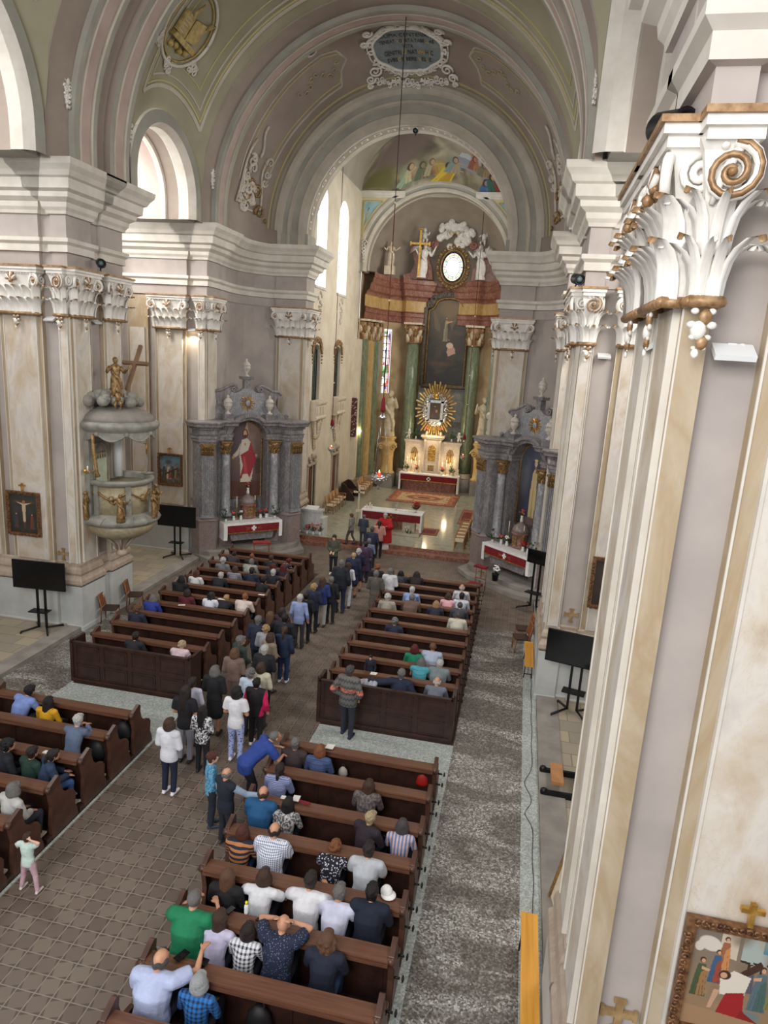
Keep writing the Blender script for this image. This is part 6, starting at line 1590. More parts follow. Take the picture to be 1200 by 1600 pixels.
# back panel with door, curtain, column
mb = MB(); mb.b2(-.5, -.36, -.95, .05, 3.5, 5.95); mb.tube([(-.34, -.75, 4.5)]+[(-.34, -.45-.32*math.cos(PI*i/8)*1, 5.35+.3*math.sin(PI*i/8)) for i in range(9)]+[(-.34, -.12, 4.5)], .035, 5); mb.build('back_panel', m_pul, t)
mb = MB(); mb.b2(-.36, -.3, -.7, -.18, 4.45, 5.35)
for k in range(4): mb.tube([(-.29, -.62+.12*k, 5.4), (-.29, -.62+.12*k, 5.2)], .02, 5, 1)
mb.build('door', [m_greenpale if 'm_greenpale' in globals() else noisy('pale green door', (168, 176, 152), (184, 190, 168), 4, .5), m_gilt], t)
mb = MB(); mb.lathe([(.13, 4.5), (.12, 5.5), (.14, 5.55), (.16, 5.8)], (-.35, .5, 0), 14); mb.build('column', m_whitep, t)
# canopy
mb = MB(); mb.lathe([(.95, 5.9), (1.02, 6.0), (1.16, 6.12), (1.2, 6.2), (1.2, 6.28), (1.08, 6.34)], n=36); mb.build('canopy_cornice', m_pul, t)
mb = MB(); mb.lathe([(1.08, 6.33), (1.0, 6.48), (.8, 6.62), (.5, 6.72), (.2, 6.78), (0, 6.8)], n=32); mb.build('canopy_dome', m_stone, t)
mb = MB()
for k in range(8):
    a0 = 2*PI*k/8; pts = [(math.cos(a0+.0785*q)*1.06, math.sin(a0+.0785*q)*1.06, 6.0-.2*math.sin(PI*q/10)) for q in range(11)]
    mb.add([(p[0], p[1], 6.06) for p in pts]+pts, [(q, q+1, 12+q, 11+q) for q in range(10)]); mb.tube(pts, .03, 5); mb.ball(pts[0], .08, 8)
mb.build('draped_valance', m_linen.copy() if False else m_pul, t)
mb = MB(); mb.tube([(-.1, -1.1, 6.0), (-.08, -1.12, 5.5), (-.02, -1.1, 4.9), (0, -1.08, 4.75)], [.05, .06, .05, .08], 8); mb.build('tassel', m_gilt, t)
mb = MB(); rs = random.Random(6)
for k in range(34):
    a = rs.random()*6.28; r_ = .15+.6*rs.random(); c = (math.cos(a)*r_-.1, math.sin(a)*r_*1.1-.1, 6.75+.35*(1-r_)+.1*rs.random())
    mb.ball(c, .13+.06*rs.random(), 8); mb.tube(spiral((c[0]+.06, c[1]-.08, c[2]+.02), .1, 1.1, (1, .3, 0), (0, 0, 1), 9, rs.random()*6, .2), .03, 5)
mb.build('clouds', m_pul, t)
for c, r_ in (((.35, -.5, 6.72), .5), ((-.0, .95, 6.45), -.4)):
    mb = MB(); putto_mb(mb, .62, c, r_); mb.build('cherub', m_gilt, t)
mb = MB(); figure_mb(mb, 1.25, (0, -.05, 6.92), .5, seed=9, arms=((-.1, .3), (.34, .5))); mb.build('top_figure', m_gilt, t)
mb = MB(); cross_mb(mb, (.12, .05, 6.75), 2.1, .85, .1, 0, Matrix.Rotation(-.0, 3, 'Y') @ Matrix.Rotation(R(-32), 3, 'X')); mb.build('cross', m_gilt if False else noisy('brown wood cross', (120, 92, 70), (140, 110, 86), 4, .5), t)
mb = MB(); mb.box((0, 0, .02), (.34, .26, .03)); mb.tube([(0, 0, .02), (0, 0, .5)], .012, 6); mb.box((0, 0, .8), (.03, .03, .62), mi=0); mb.box((0, 0, .95), (.26, .03, .03)); mb.tube([(0, -.03, .62), (0, -.04, .8), (0, -.03, .98)], [.012, .03, .02], 6, 1)
o = mb.build('crucifix', [m_silver, m_gold]); o.location = (PX+.5, PY+.75, 4.61); tag(o, 'small silver crucifix standing on the rim of the pulpit', 'crucifix')
# wall sconces
for loc, rz, lab in (((-12.3, 17.4, 4.9), -PI/2, 'two armed brass sconce on the pier left of the pulpit'), ((-10.05, 40.6, 3.9), -PI/2, 'lit double wall lamp on the green pilasters, nearer pair'), ((XC-4.1, 31.3, 4.6), -PI/2, 'wall lamp with two candles on the left choir pier')):
    lit = 'lit' in lab; t = thing('wall_sconce', lab, 'wall lamp', loc)
    mb = MB(); mb.ball((0, 0, 0), .06, 8)
    for e in (-1, 1): mb.tube([(0, 0, 0), (.12, e*.1, -.06), (.2, e*.16, .02)], .015, 5)
    mb.build('bracket', m_gold, t)
    for e in (-1, 1):
        mb = MB(); mb.lathe([(.02, .03), (.02, .18)] if not lit else [(.03, .02), (.06, .1), (.04, .2)], (.2, e*.16, 0), 8); mb.build('lamp_shade', m_glow if lit else m_candle, t)
    if lit:
        lo = D2.objects.new('sconce_light', l.copy()); lo.data.energy = 22; COL.objects.link(lo); lo.location = (loc[0]+.35, loc[1]-.05, loc[2]+.15)
t = thing('wall_tapestry', 'narrow dark red carved panel hanging between the sanctuary wall and green pilasters', 'wall hanging', (-9.95, 39.9, 3.75))
im = Img(16, 70, (86, 50, 46)); rs = np.random.RandomState(1)
for _ in range(160): im.ell(rs.rand(), rs.rand(), .09, .012, [(196, 180, 170), (110, 40, 40), (60, 34, 36)][rs.randint(3)], 0, .3)
painted(im, lambda u, v: (.45*(u-.5), -.03, 2.35*v), 'weave', t, rough=.9)
# floodlights, speakers
def flood(loc, rz, lab, lit=False):
    t = thing('floodlight', lab, 'floodlight', loc, rz)
    mb = MB(); mb.box((0, -.12, 0), (.3, .2, .045), rot=Matrix.Rotation(R(28), 3, 'X')); mb.build('housing', m_whitep, t)
    mb = MB(); mb.box((0, -.135, -.03), (.25, .1, .012), rot=Matrix.Rotation(R(28), 3, 'X')); mb.build('led_panel', m_glow if lit else noisy('led grid', (60, 66, 70), (110, 116, 120), 60, .3), t)
    mb = MB(); mb.box((0, -.02, .03), (.06, .06, .08)); mb.ball((.08, -.03, .03), .045, 8); mb.build('bracket', m_whitep, t)
    if lit:
        s_ = D2.lights.new('flood', 'SPOT'); s_.energy = 60; s_.color = (1, .9, .62); s_.spot_size = R(110); s_.shadow_soft_size = .08; so = D2.objects.new('flood_light', s_); COL.objects.link(so); so.location = Vector(loc)+Matrix.Rotation(rz, 3, 'Z') @ Vector((0, -.2, -.1)); so.rotation_euler = (0, 0, 0)
flood((XC-7.4, 17.32, 9.12), 0, 'white solar floodlight in the recess of the pulpit pier')
flood((XC-6.93, 18.42, 9.15), PI/2, 'white floodlight on the nave side of the pulpit pier, above the pulpit')
flood((XC-7.4, 25.62, 9.2), 0, 'lit white floodlight in the recess of the pier by the left side altar', True)
flood((XC+7.2, 5.96, 8.88), 0, 'large white solar floodlight at the near right pier')
flood((XC+6.93, 7.1, 8.95), -PI/2, 'white floodlight on the nave side of the near right pier')
flood((XC+7.4, 17.32, 8.98), 0, 'small white solar floodlight on the far right pier')
flood((XC+7.4, 25.62, 9.2), 0, 'lit floodlight beside the right side altar pier', True)
def speaker(loc, rz, lab, s_=1.0):
    t = thing('spotlight', lab, 'spotlight', loc, rz)
    mb = MB(); mb.lathe([(.1*s_, -.16*s_), (.12*s_, -.12*s_), (.12*s_, .12*s_), (.13*s_, .16*s_), (.1*s_, .165*s_), (.095*s_, .13*s_)], n=18, M=Matrix.Rotation(R(100), 3, 'X')); mb.build('housing', m_black, t)
    mb = MB(); mb.lathe([(0, .135*s_), (.095*s_, .13*s_)], n=16, M=Matrix.Rotation(R(100), 3, 'X')); mb.build('lens', m_lead, t)
    mb = MB(); mb.tube([(0, .02, -.1*s_), (0, .1*s_, -.2*s_)], .02, 6); mb.build('bracket', m_black, t)
speaker((-12.1, 18.2, 10.75), R(40), 'black spotlight resting on the capital of the pulpit pier')
speaker((.95, 6.5, 10.66), R(30), 'large grey black spotlight on top of the near right capital', 1.1)
speaker((.93, 17.3, 10.7), R(20), 'small black spotlight on the capital of the far right pier')
speaker((XC+.15, 30.3, 17.75), 0, 'small black device fixed at the crown of the choir arch', .8)
# ================================================================== STATION PICTURES AND CROSSES
def station(loc, rz, lab, kind, w_=.92, h=1.16):
    t = thing('framed_picture', lab, 'picture', loc, rz); im = Img(150, 190, (104, 92, 72)) if kind == 'fall' else Img(60, 76, (104, 92, 72))
    if kind == 'fall':
        im.grad((120, 110, 100), (150, 118, 84)); im.poly([(.5, .72), (1, .66), (1, 1), (.5, 1)], (160, 170, 164)); im.poly([(.7, .84), (1, .8), (1, 1), (.7, 1)], (60, 130, 160)); im.poly([(.28, .75), (.46, .72), (.46, 1), (.28, 1)], (196, 180, 160)); im.mottle(30, .2)
        im.ell(.18, .84, .12, .07, (206, 196, 184), -20); im.ell(.08, .8, .05, .05, (206, 196, 184)); im.figure(.34, .6, .34, (150, 96, 66), (190, 130, 80))
        for k in range(4): im.poly([(.5+.13*k, .74), (.6+.13*k, .73), (.6+.13*k, .62), (.58+.13*k, .62), (.58+.13*k, .71), (.5+.13*k, .72)], (50, 40, 36))
        im.figure(.14, .3, .4, (70, 84, 56), (150, 110, 70), arm=(.5, -.1)); im.figure(.28, .46, .34, (60, 90, 120), (150, 70, 50)); im.figure(.74, .26, .46, (86, 104, 112), (70, 96, 90), arm=(-.4, -.1)); im.figure(.9, .3, .44, (120, 120, 70), (90, 96, 60)); im.figure(.62, .42, .3, (110, 104, 110), (90, 84, 96))
        im.poly([(.34, .46), (.7, .76), (.74, .7), (.4, .42)], (66, 42, 34)); im.poly([(.36, .36), (.6, .38), (.64, .58), (.46, .62), (.34, .52)], (214, 204, 190)); im.poly([(.34, .12), (.74, .12), (.62, .24), (.6, .42), (.42, .38)], (150, 34, 34)); im.poly([(.56, .12), (.86, .1), (.6, .24)], (130, 30, 30)); im.ell(.38, .56, .06, .045, (60, 40, 32)); im.ell(.37, .555, .035, .03, (196, 150, 120)); im.poly([(.3, .4), (.26, .2), (.3, .2), (.36, .4)], (190, 150, 124)); im.poly([(0, 0), (1, 0), (1, .12), (0, .2)], (156, 124, 92))
    elif kind == 'cross':
        im.grad((58, 64, 62), (52, 44, 40)); im.mottle(30, .2); im.poly([(.46, .1), (.54, .1), (.54, .96), (.46, .96)], (86, 62, 46)); im.poly([(.12, .78), (.88, .78), (.88, .84), (.12, .84)], (86, 62, 46))
        im.poly([(.46, .28), (.54, .28), (.57, .72), (.43, .72)], (196, 170, 144)); im.poly([(.2, .8), (.5, .7), (.8, .8), (.5, .76)], (196, 170, 144)); im.ell(.5, .8, .05, .045, (150, 116, 92)); im.figure(.2, .1, .42, (56, 64, 86), (90, 60, 52)); im.figure(.78, .1, .42, (126, 56, 46), (70, 76, 60))
    elif kind == 'group':
        im.grad((110, 150, 170), (90, 74, 56)); im.poly([(0, 0), (1, 0), (1, .4), (0, .5)], (84, 66, 50)); im.mottle(30, .25)
        for x, y, h_, a, b in ((.2, .2, .5, (60, 66, 70), (96, 80, 60)), (.42, .16, .55, (190, 176, 156), (140, 60, 50)), (.62, .3, .4, (70, 90, 60), (60, 50, 40)), (.8, .2, .5, (150, 120, 90), (90, 70, 60))): im.figure(x, y, h_, a, b)
        im.poly([(.2, .34), (.85, .6), (.87, .54), (.25, .3)], (70, 48, 38))
    else:
        im.grad((60, 52, 48), (50, 40, 36)); im.mottle(30, .2)
        for x, y, h_, a, b in ((.3, .2, .5, (120, 60, 50), (96, 80, 60)), (.55, .16, .6, (150, 130, 110), (100, 60, 50)), (.8, .2, .5, (80, 70, 60), (90, 70, 60))): im.figure(x, y, h_, a, b)
    painted(im, lambda u, v: (-w_/2+w_*u, -.02, h*v), 'canvas', t, rough=.5)
    mb = MB(); fr = .09
    for (x0, x1, z0, z1) in ((-w_/2-fr, -w_/2, -fr, h+fr), (w_/2, w_/2+fr, -fr, h+fr), (-w_/2, w_/2, -fr, 0), (-w_/2, w_/2, h, h+fr)): mb.b2(x0, x1, -.07, 0, z0, z1)
    rs = random.Random(3)
    for i in range(56):
        s_ = i/56*4; e = int(s_); f_ = s_-e; p = [(-w_/2-fr*.7, h*f_), (w_/2+fr*.7, h*f_), (-w_/2+w_*f_, -fr*.7), (-w_/2+w_*f_, h+fr*.7)][e]; mb.tube(spiral((p[0], -.075, p[1]), .04, 1, (1, 0, 0), (0, 0, 1), 6, rs.random()*6, .3), .014, 4)
    mb.build('carved_frame', noisy('carved brown gilt', (84, 54, 36), (140, 100, 66), 18, .45, .3), t)
    mb = MB(); cross_mb(mb, (0, -.05, h+fr+.02), .24, .2, .045, 0); mb.build('crest_cross', m_gold, t)
    return t
station((XC-8.52, 17.12, 2.9), 0, 'framed crucifixion picture on the pier left of the pulpit', 'cross')
station((XC-8.35, 25.42, 2.98), 0, 'framed picture of a robed group right of the pulpit', 'group')
station((XC+8.12, 5.78, 2.68), 0, 'large framed picture of a red robed figure fallen under a cross', 'fall', .86, 1.1)
station((XC+8.3, 17.12, 2.85), 0, 'dark framed picture on the far right pier behind the near pillar', 'dark')
def fcross(loc, rz, lab):
    mb = MB(); mb.box((0, -.02, 0), (.07, .04, .34)); mb.box((0, -.02, .02), (.32, .038, .07))
    for p in ((0, .17), (0, -.17), (.16, .02), (-.16, .02)): mb.box((p[0], -.02, p[1]), (.1, .036, .1) if 0 else ((.12, .036, .04) if p[0] == 0 else (.04, .036, .12)))
    o = mb.build('consecration_cross', m_gold if False else noisy('ochre gilt cross', (150, 120, 80), (180, 150, 108), 8, .5, .2)); o.location = loc; o.rotation_euler.z = rz; tag(o, lab, 'cross')
fcross((XC-7.42, 17.32, 2.3), 0, 'small ochre cross in the recess below the pulpit pier floodlight')
fcross((XC-7.35, 25.62, 2.35), 0, 'small ochre cross above the television near the left side altar')
fcross((XC+7.21, 5.97, 2.38), 0, 'small ochre cross low in the recess of the near right pier')
fcross((XC+7.42, 17.32, 2.4), 0, 'small ochre cross above the television of the far right pier')
# leaning framed board and black chair seat edge behind the near right pier
t = thing('leaning_frame', 'gilt edged picture frame leaning behind the near right pier', 'picture frame', (1.35, 9.6, .13), R(-80)); mb = MB(); mb.box((0, .12, .55), (.8, .05, 1.1), rot=Matrix.Rotation(-.2, 3, 'X')); mb.build('board', m_cream, t); mb = MB()
for e in (-1, 1): mb.box((e*.4, .1, .55), (.05, .08, 1.12), rot=Matrix.Rotation(-.2, 3, 'X'))
mb.build('gilt_edge', m_gilt, t)
# cable along the right aisle
mb = MB(); pts = []
for i in range(60): y = 9.6+9*i/59; pts.append((1.0-.16*math.exp(-((y-13.2)/.35)**2)-.14*math.exp(-((y-12.2)/.25)**2)+.01*math.sin(y*5), y, .016))
mb.tube(pts, .006, 5); tag(mb.build('cable', m_black), 'thin black cable snaking along the right aisle floor', 'cable')
# doorway boards: radiator panel etc. beside the sanctuary
# ================================================================== PEOPLE
def remesh(mb, voxel, smooth=2):
    me = mb.mesh('tmp', m_black); o = D2.objects.new('tmp', me); COL.objects.link(o)
    md = o.modifiers.new('r', 'REMESH'); md.mode = 'VOXEL'; md.voxel_size = voxel; md.use_smooth_shade = True
    if smooth: sm_ = o.modifiers.new('s', 'SMOOTH'); sm_.iterations = smooth; sm_.factor = .5
    dg = bpy.context.evaluated_depsgraph_get(); r_ = D2.meshes.new_from_object(o.evaluated_get(dg))
    D2.objects.remove(o); D2.meshes.remove(me); r_.materials.clear(); r_.materials.append(None); return r_
V = Vector
def J(**k):
    j = dict(pel=(0, 0, .93), che=(0, .0, 1.25), nek=(0, -.01, 1.45), hed=(0, .03, 1.585), hipL=(-.09, 0, .9), kneL=(-.1, .02, .5), ankL=(-.1, -.02, .09), hipR=(.09, 0, .9), kneR=(.1, .02, .5), ankR=(.1, -.02, .09),
             shoL=(-.18, -.01, 1.4), elbL=(-.25, -.03, 1.12), wriL=(-.24, .1, .9), shoR=(.18, -.01, 1.4), elbR=(.25, -.03, 1.12), wriR=(.24, .1, .9), toe=(0, .17, -.06), hd=(0, .04, -.1))
    j.update(k); return {a: V(b) for a, b in j.items()}
SIT = dict(pel=(0, 0, .56), che=(0, .03, .88), nek=(0, .06, 1.08), hed=(0, .11, 1.215), hipL=(-.1, .05, .55), kneL=(-.13, .46, .58), ankL=(-.13, .42, .17), hipR=(.1, .05, .55), kneR=(.13, .46, .58), ankR=(.13, .42, .17),
           shoL=(-.19, .04, 1.03), elbL=(-.26, .1, .78), wriL=(-.1, .32, .68), shoR=(.19, .04, 1.03), elbR=(.26, .1, .78), wriR=(.1, .32, .68), hd=(.0, .08, -.02))
def sit(**k): d = dict(SIT); d.update(k); return J(**d)
POSES = {
 'stand': J(), 'clasp': J(elbL=(-.25, .0, 1.12), wriL=(-.06, .2, 1.02), elbR=(.25, .0, 1.12), wriR=(.06, .2, 1.04), hd=(0, .05, -.03)),
 'walk': J(kneL=(-.1, .16, .52), ankL=(-.1, .22, .09), kneR=(.1, -.02, .5), ankR=(.1, -.22, .13), elbL=(-.25, -.1, 1.13), wriL=(-.22, .04, .95), elbR=(.25, .02, 1.12), wriR=(.2, .2, 1.0)),
 'sit': sit(),
 'lean': sit(che=(0, .12, .85), nek=(0, .26, 1.0), hed=(0, .36, 1.1), shoL=(-.19, .22, .97), elbL=(-.25, .32, .76), wriL=(-.08, .5, .74), shoR=(.19, .22, .97), elbR=(.25, .32, .76), wriR=(.08, .5, .74), hd=(0, .06, -.01)),
 'sit2': sit(che=(0, .07, .88), nek=(0, .14, 1.06), hed=(0, .21, 1.185), shoL=(-.19, .11, 1.02), elbL=(-.25, .2, .78), wriL=(-.08, .42, .72), shoR=(.19, .11, 1.02), elbR=(.25, .2, .78), wriR=(.08, .42, .72)),
 'board': sit(che=(0, .06, .88), nek=(0, .14, 1.06), hed=(0, .22, 1.18), shoL=(-.2, .1, 1.02), elbL=(-.33, .26, .84), wriL=(-.16, .48, .9), shoR=(.2, .1, 1.02), elbR=(.33, .26, .84), wriR=(.16, .48, .9), hd=(.05, .06, .0)),
 'head': sit(che=(0, .08, .88), nek=(0, .16, 1.05), hed=(0, .25, 1.15), shoL=(-.2, .13, 1.03), elbL=(-.33, .34, 1.08), wriL=(-.1, .27, 1.2), shoR=(.2, .13, 1.03), elbR=(.33, .34, 1.08), wriR=(.1, .27, 1.2), hd=(.02, -.06, .06)),
 'armout': sit(shoL=(-.2, .04, 1.04), elbL=(-.48, -.04, 1.0), wriL=(-.74, -.12, 1.06), elbR=(.3, -.02, .84), wriR=(.3, .2, .74), hd=(-.09, -.02, .0)),
 'reachfwd': sit(shoR=(.2, .1, 1.03), elbR=(.34, .36, .98), wriR=(.26, .56, 1.02), hd=(.0, .09, .0), nek=(0, .1, 1.07), hed=(.02, .16, 1.2)),
 'kneel': sit(pel=(0, .2, .64), che=(0, .3, .94), nek=(0, .4, 1.12), hed=(0, .47, 1.25), hipL=(-.1, .22, .62), hipR=(.1, .22, .62), kneL=(-.12, .5, .3), kneR=(.12, .5, .3), ankL=(-.12, .1, .22), ankR=(.12, .1, .22), shoL=(-.19, .37, 1.07), shoR=(.19, .37, 1.07), elbL=(-.27, .5, .92), elbR=(.27, .5, .92), wriL=(-.05, .64, 1.06), wriR=(.05, .64, 1.06)),
 'bend': J(pel=(0, -.12, .94), che=(0, .14, 1.15), nek=(0, .32, 1.27), hed=(0, .44, 1.34), shoL=(-.19, .28, 1.24), shoR=(.19, .28, 1.24), elbL=(-.24, .42, 1.0), wriL=(-.1, .58, 1.04), elbR=(.24, .42, 1.0), wriR=(.1, .56, 1.0), hipL=(-.09, -.12, .9), hipR=(.09, -.12, .9), hd=(0, .07, -.04)),
 'reach': J(shoR=(.19, 0, 1.39), elbR=(.36, .2, 1.2), wriR=(.52, .38, 1.16), hd=(.04, .06, .0), elbL=(-.26, .05, 1.14), wriL=(-.16, .22, 1.1)),
 'offer': J(elbL=(-.25, .1, 1.12), wriL=(-.14, .32, 1.2), elbR=(.25, .1, 1.12), wriR=(.12, .34, 1.26), hd=(0, .06, .03)),
 'hips': J(elbL=(-.33, -.1, 1.14), wriL=(-.15, .04, .98), elbR=(.3, -.05, 1.13), wriR=(.17, .12, .95), kneL=(-.1, .06, .5), ankL=(-.14, .1, .09)),
 'armsup': J(shoL=(-.19, 0, 1.38), elbL=(-.32, .02, 1.3), wriL=(-.36, .1, 1.14), shoR=(.19, 0, 1.38), elbR=(.34, .0, 1.5), wriR=(.13, -.04, 1.58), hd=(-.04, .02, .04), kneL=(-.17, .02, .5), ankL=(-.24, .0, .09), kneR=(.17, .02, .5), ankR=(.24, -.02, .09)),
}
CACHE = {}
def limb(mb, a, b, ra, rb, n=9, mid=None):
    m_ = (a+b)/2; d_ = (b-a)
    mb.tube([a-d_*.0, a+d_*.3, a+d_*.65, b], [ra, (mid or ra*1.02), (ra*.4+rb*.6), rb], n); mb.ball(a, ra, 8); mb.ball(b, rb*1.0, 8)
def hand(mb, w_, d_, side):
    d_ = d_.normalized(); up = V((0, 0, 1)) if abs(d_.z) < .8 else V((0, 1, 0)); sx_ = d_.cross(up).normalized(); nrm = sx_.cross(d_).normalized()
    c = w_+d_*.05; mb.tube([w_, w_+d_*.03, w_+d_*.085], [.026, .036, .034], 8, flat=.55)
    for k, L in enumerate((.055, .068, .064, .048)):
        o_ = w_+d_*.08+sx_*(.03-.02*k); mb.tube([o_, o_+d_*L*.5-nrm*.006, o_+d_*L-nrm*.024], [.0105, .0098, .0085], 6)
    o_ = w_+d_*.03+sx_*.03*side; mb.tube([o_, o_+sx_*.022*side+d_*.025, o_+sx_*.03*side+d_*.05], [.0125, .0115, .009], 6)
def tors(mb, j, g, wf=1.0, low=False):
    pel, che, nek = j['pel'], j['che'], j['nek']; ax = (j['shoR']-j['shoL']).normalized()
    def ringpath(pts, rx, ry):
        n = 14; vs = []; k = len(pts)
        for i, p in enumerate(pts):
            t = (pts[min(i+1, k-1)]-pts[max(i-1, 0)]).normalized(); f_ = t.cross(ax).normalized()
            for q in range(n): a = 2*PI*q/n; vs.append(p+ax*math.cos(a)*rx[i]+f_*math.sin(a)*ry[i])
        fs = [(i*n+q, i*n+(q+1) % n, (i+1)*n+(q+1) % n, (i+1)*n+q) for i in range(k-1) for q in range(n)]
        mb.add(vs, fs+[tuple(range(n-1, -1, -1)), tuple((k-1)*n+q for q in range(n))], 0, True)
    wa_ = pel*.55+che*.45
    top = nek*.82+che*.18
    ringpath([pel+(pel-che)*.22, pel, wa_, che, che*.45+nek*.55, top, nek+(nek-che)*.05], [(.15+g)*wf, (.165+g)*wf, (.14+g)*wf, (.165+g)*wf, .178+g, .12+g*.8, .062+g*.4], [(.1+g)*wf, (.115+g)*wf, (.1+g)*wf, (.115+g)*wf, .1+g, .075+g, .055+g*.4])
    for s_ in 'LR':
        sh = j['sho'+s_]; mb.tube([nek*.7+che*.3, nek*.35+che*.15+sh*.5, sh], [.07+g, .072+g, .062+g], 9); mb.ball(sh, .064+g, 8)
def body_mesh(pose):
    k = ('body', pose)
    if k in CACHE: return CACHE[k]
    j = POSES[pose]; mb = MB(); tors(mb, j, -.006)
    mb.tube([j['nek']+(j['che']-j['nek'])*.15, j['nek'], j['hed']-V((0, .02, .04))], [.06, .052, .052], 10)
    h = j['hed']; fwd = V((0, 1, 0))
    mb.ball(h+V((0, -.008, .018)), .098, 14, 0, (.8, 1.0, 1.0)); mb.ball(h+V((0, .03, -.045)), .07, 12, 0, (.82, .85, .95)); mb.ball(h+V((0, .062, -.088)), .03, 8)
    mb.tube([h+V((0, .088, .02)), h+V((0, .108, -.018)), h+V((0, .098, -.03))], [.009, .015, .013], 6)
    for s_ in (-1, 1): mb.ball(h+V((s_*.08, -.005, -.005)), .028, 8, 0, (.35, .7, 1.1)); mb.ball(h+V((s_*.03, .078, .03)), .02, 6, 0, (1.4, .6, .5))
    mb.tube([h+V((-.022, .086, -.055)), h+V((0, .096, -.055)), h+V((.022, .086, -.055))], .009, 5)
    for s_, sg in (('L', -1), ('R', 1)):
        limb(mb, j['sho'+s_], j['elb'+s_], .048, .036); limb(mb, j['elb'+s_], j['wri'+s_], .038, .024, mid=.037)
        hd = j['hd'].copy(); hd.x *= (1 if pose in ('armout', 'reach', 'armsup') else -sg); hand(mb, j['wri'+s_], hd if hd.length > .01 else V((0, .1, 0)), -sg)
        limb(mb, j['hip'+s_], j['kne'+s_], .082, .052); limb(mb, j['kne'+s_], j['ank'+s_], .054, .036, mid=.056)
        mb.tube([j['ank'+s_]+V((0, -.04, -.05)), j['ank'+s_]+V((0, .05, -.05)), j['ank'+s_]+j['toe']], [.036, .036, .026], 8)
    CACHE[k] = remesh(mb, .0105); return CACHE[k]
def top_mesh(pose, sleeve, kind, fat=0):
    k = ('top', pose, sleeve, kind, fat)
    if k in CACHE: return CACHE[k]
    j = POSES[pose]; mb = MB(); g = {'shirt': .014, 'jacket': .026, 'vest': .02}.get(kind if kind in ('shirt', 'jacket', 'vest') else 'jacket', .02)+fat*.009
    tors(mb, j, g, 1+fat*.1)
    seated = j['pel'].z < .8
    for s_ in 'LR':
        sh, el, wr = j['sho'+s_], j['elb'+s_], j['wri'+s_]
        if sleeve == 'short': mb.tube([sh, sh+(el-sh)*.3, sh+(el-sh)*.72], [.062+g, .066+g, .06+g], 10)
        elif sleeve == 'long':
            limb(mb, sh, el, .052+g, .042+g); mb.tube([el, el+(wr-el)*.5, el+(wr-el)*.94], [.044+g, .04+g, .034+g], 10)
            for q in range(3): mb.ball(el+(wr-el)*(.15+.25*q), .043+g-.004*q, 7)
        elif sleeve == 'cap': mb.ball(sh, .06+g, 8)
    if kind == 'coat' and not seated:
        mb.lathe([(.2, .5), (.215, .56), (.19, .8), (.17, 1.0), (.16, 1.1)], (0, -.0, 0), 20, sx=1, sy=.72)
    elif kind == 'chasuble':
        mb.lathe([(.28, .42), (.34, .44), (.33, .7), (.3, 1.0), (.22, 1.3), (.1, 1.46)], (0, .02, 0), 24, sx=1, sy=.62)
        for s_ in 'LR': mb.tube([j['sho'+s_], j['elb'+s_], j['elb'+s_]+(j['wri'+s_]-j['elb'+s_])*.7], [.1, .16, .1], 10)
    elif not seated:
        mb.lathe([(.162+g, .80), (.17+g, .84), (.16+g, 1.0)], (j['pel'].x, j['pel'].y, 0), 18, sx=1+fat*.1, sy=.72)
    if kind == 'jacket': mb.tube([j['nek']+V((-.05, .0, .0)), j['nek']+V((0, -.055, .015)), j['nek']+V((.05, 0, 0))], .022, 7)
    CACHE[k] = remesh(mb, .013); return CACHE[k]
def bottom_mesh(pose, kind):
    k = ('bot', pose, kind)
    if k in CACHE: return CACHE[k]
    j = POSES[pose]; mb = MB(); seated = j['pel'].z < .8
    mb.tube([j['pel']+V((0, 0, .06)), j['pel'], j['pel']+V((0, .02, -.06))], [.14, .158, .15], 12, flat=.78)
    if kind == 'robe' and not seated: mb.lathe([(.2, .03), (.24, .05), (.2, .5), (.15, .95)], (0, 0, 0), 24, sx=1, sy=.8)
    elif kind == 'skirt' and not seated:
        mb.lathe([(.17, .45), (.19, .46), (.18, .7), (.15, .95)], (0, 0, 0), 20, sx=1, sy=.75)
    else:
        for s_ in 'LR':
            limb(mb, j['hip'+s_], j['kne'+s_], .096, .07); mb.tube([j['kne'+s_], (j['kne'+s_]+j['ank'+s_])/2, j['ank'+s_]+V((0, 0, .0))], [.07, .064, .058], 10)
            for q in range(3): mb.ball(j['kne'+s_]+(j['ank'+s_]-j['kne'+s_])*(.1+.35*q), .066-.002*q, 7)
    CACHE[k] = remesh(mb, .014); return CACHE[k]
def shoe_mesh(pose, s1):
    k = ('shoe', pose, s1)
    if k in CACHE: return CACHE[k]
    j = POSES[pose]; mb = MB()
    for s_ in s1:
        a = j['ank'+s_]; mb.tube([a+V((0, -.07, -.055)), a+V((0, -.02, -.04)), a+V((0, .09, -.05)), a+j['toe']+V((0, .04, .0))], [.034, .046, .044, .03], 10, flat=.8); mb.ball(a+V((0, -.02, -.01)), .045, 8)
    CACHE[k] = remesh(mb, .012, 1); return CACHE[k]
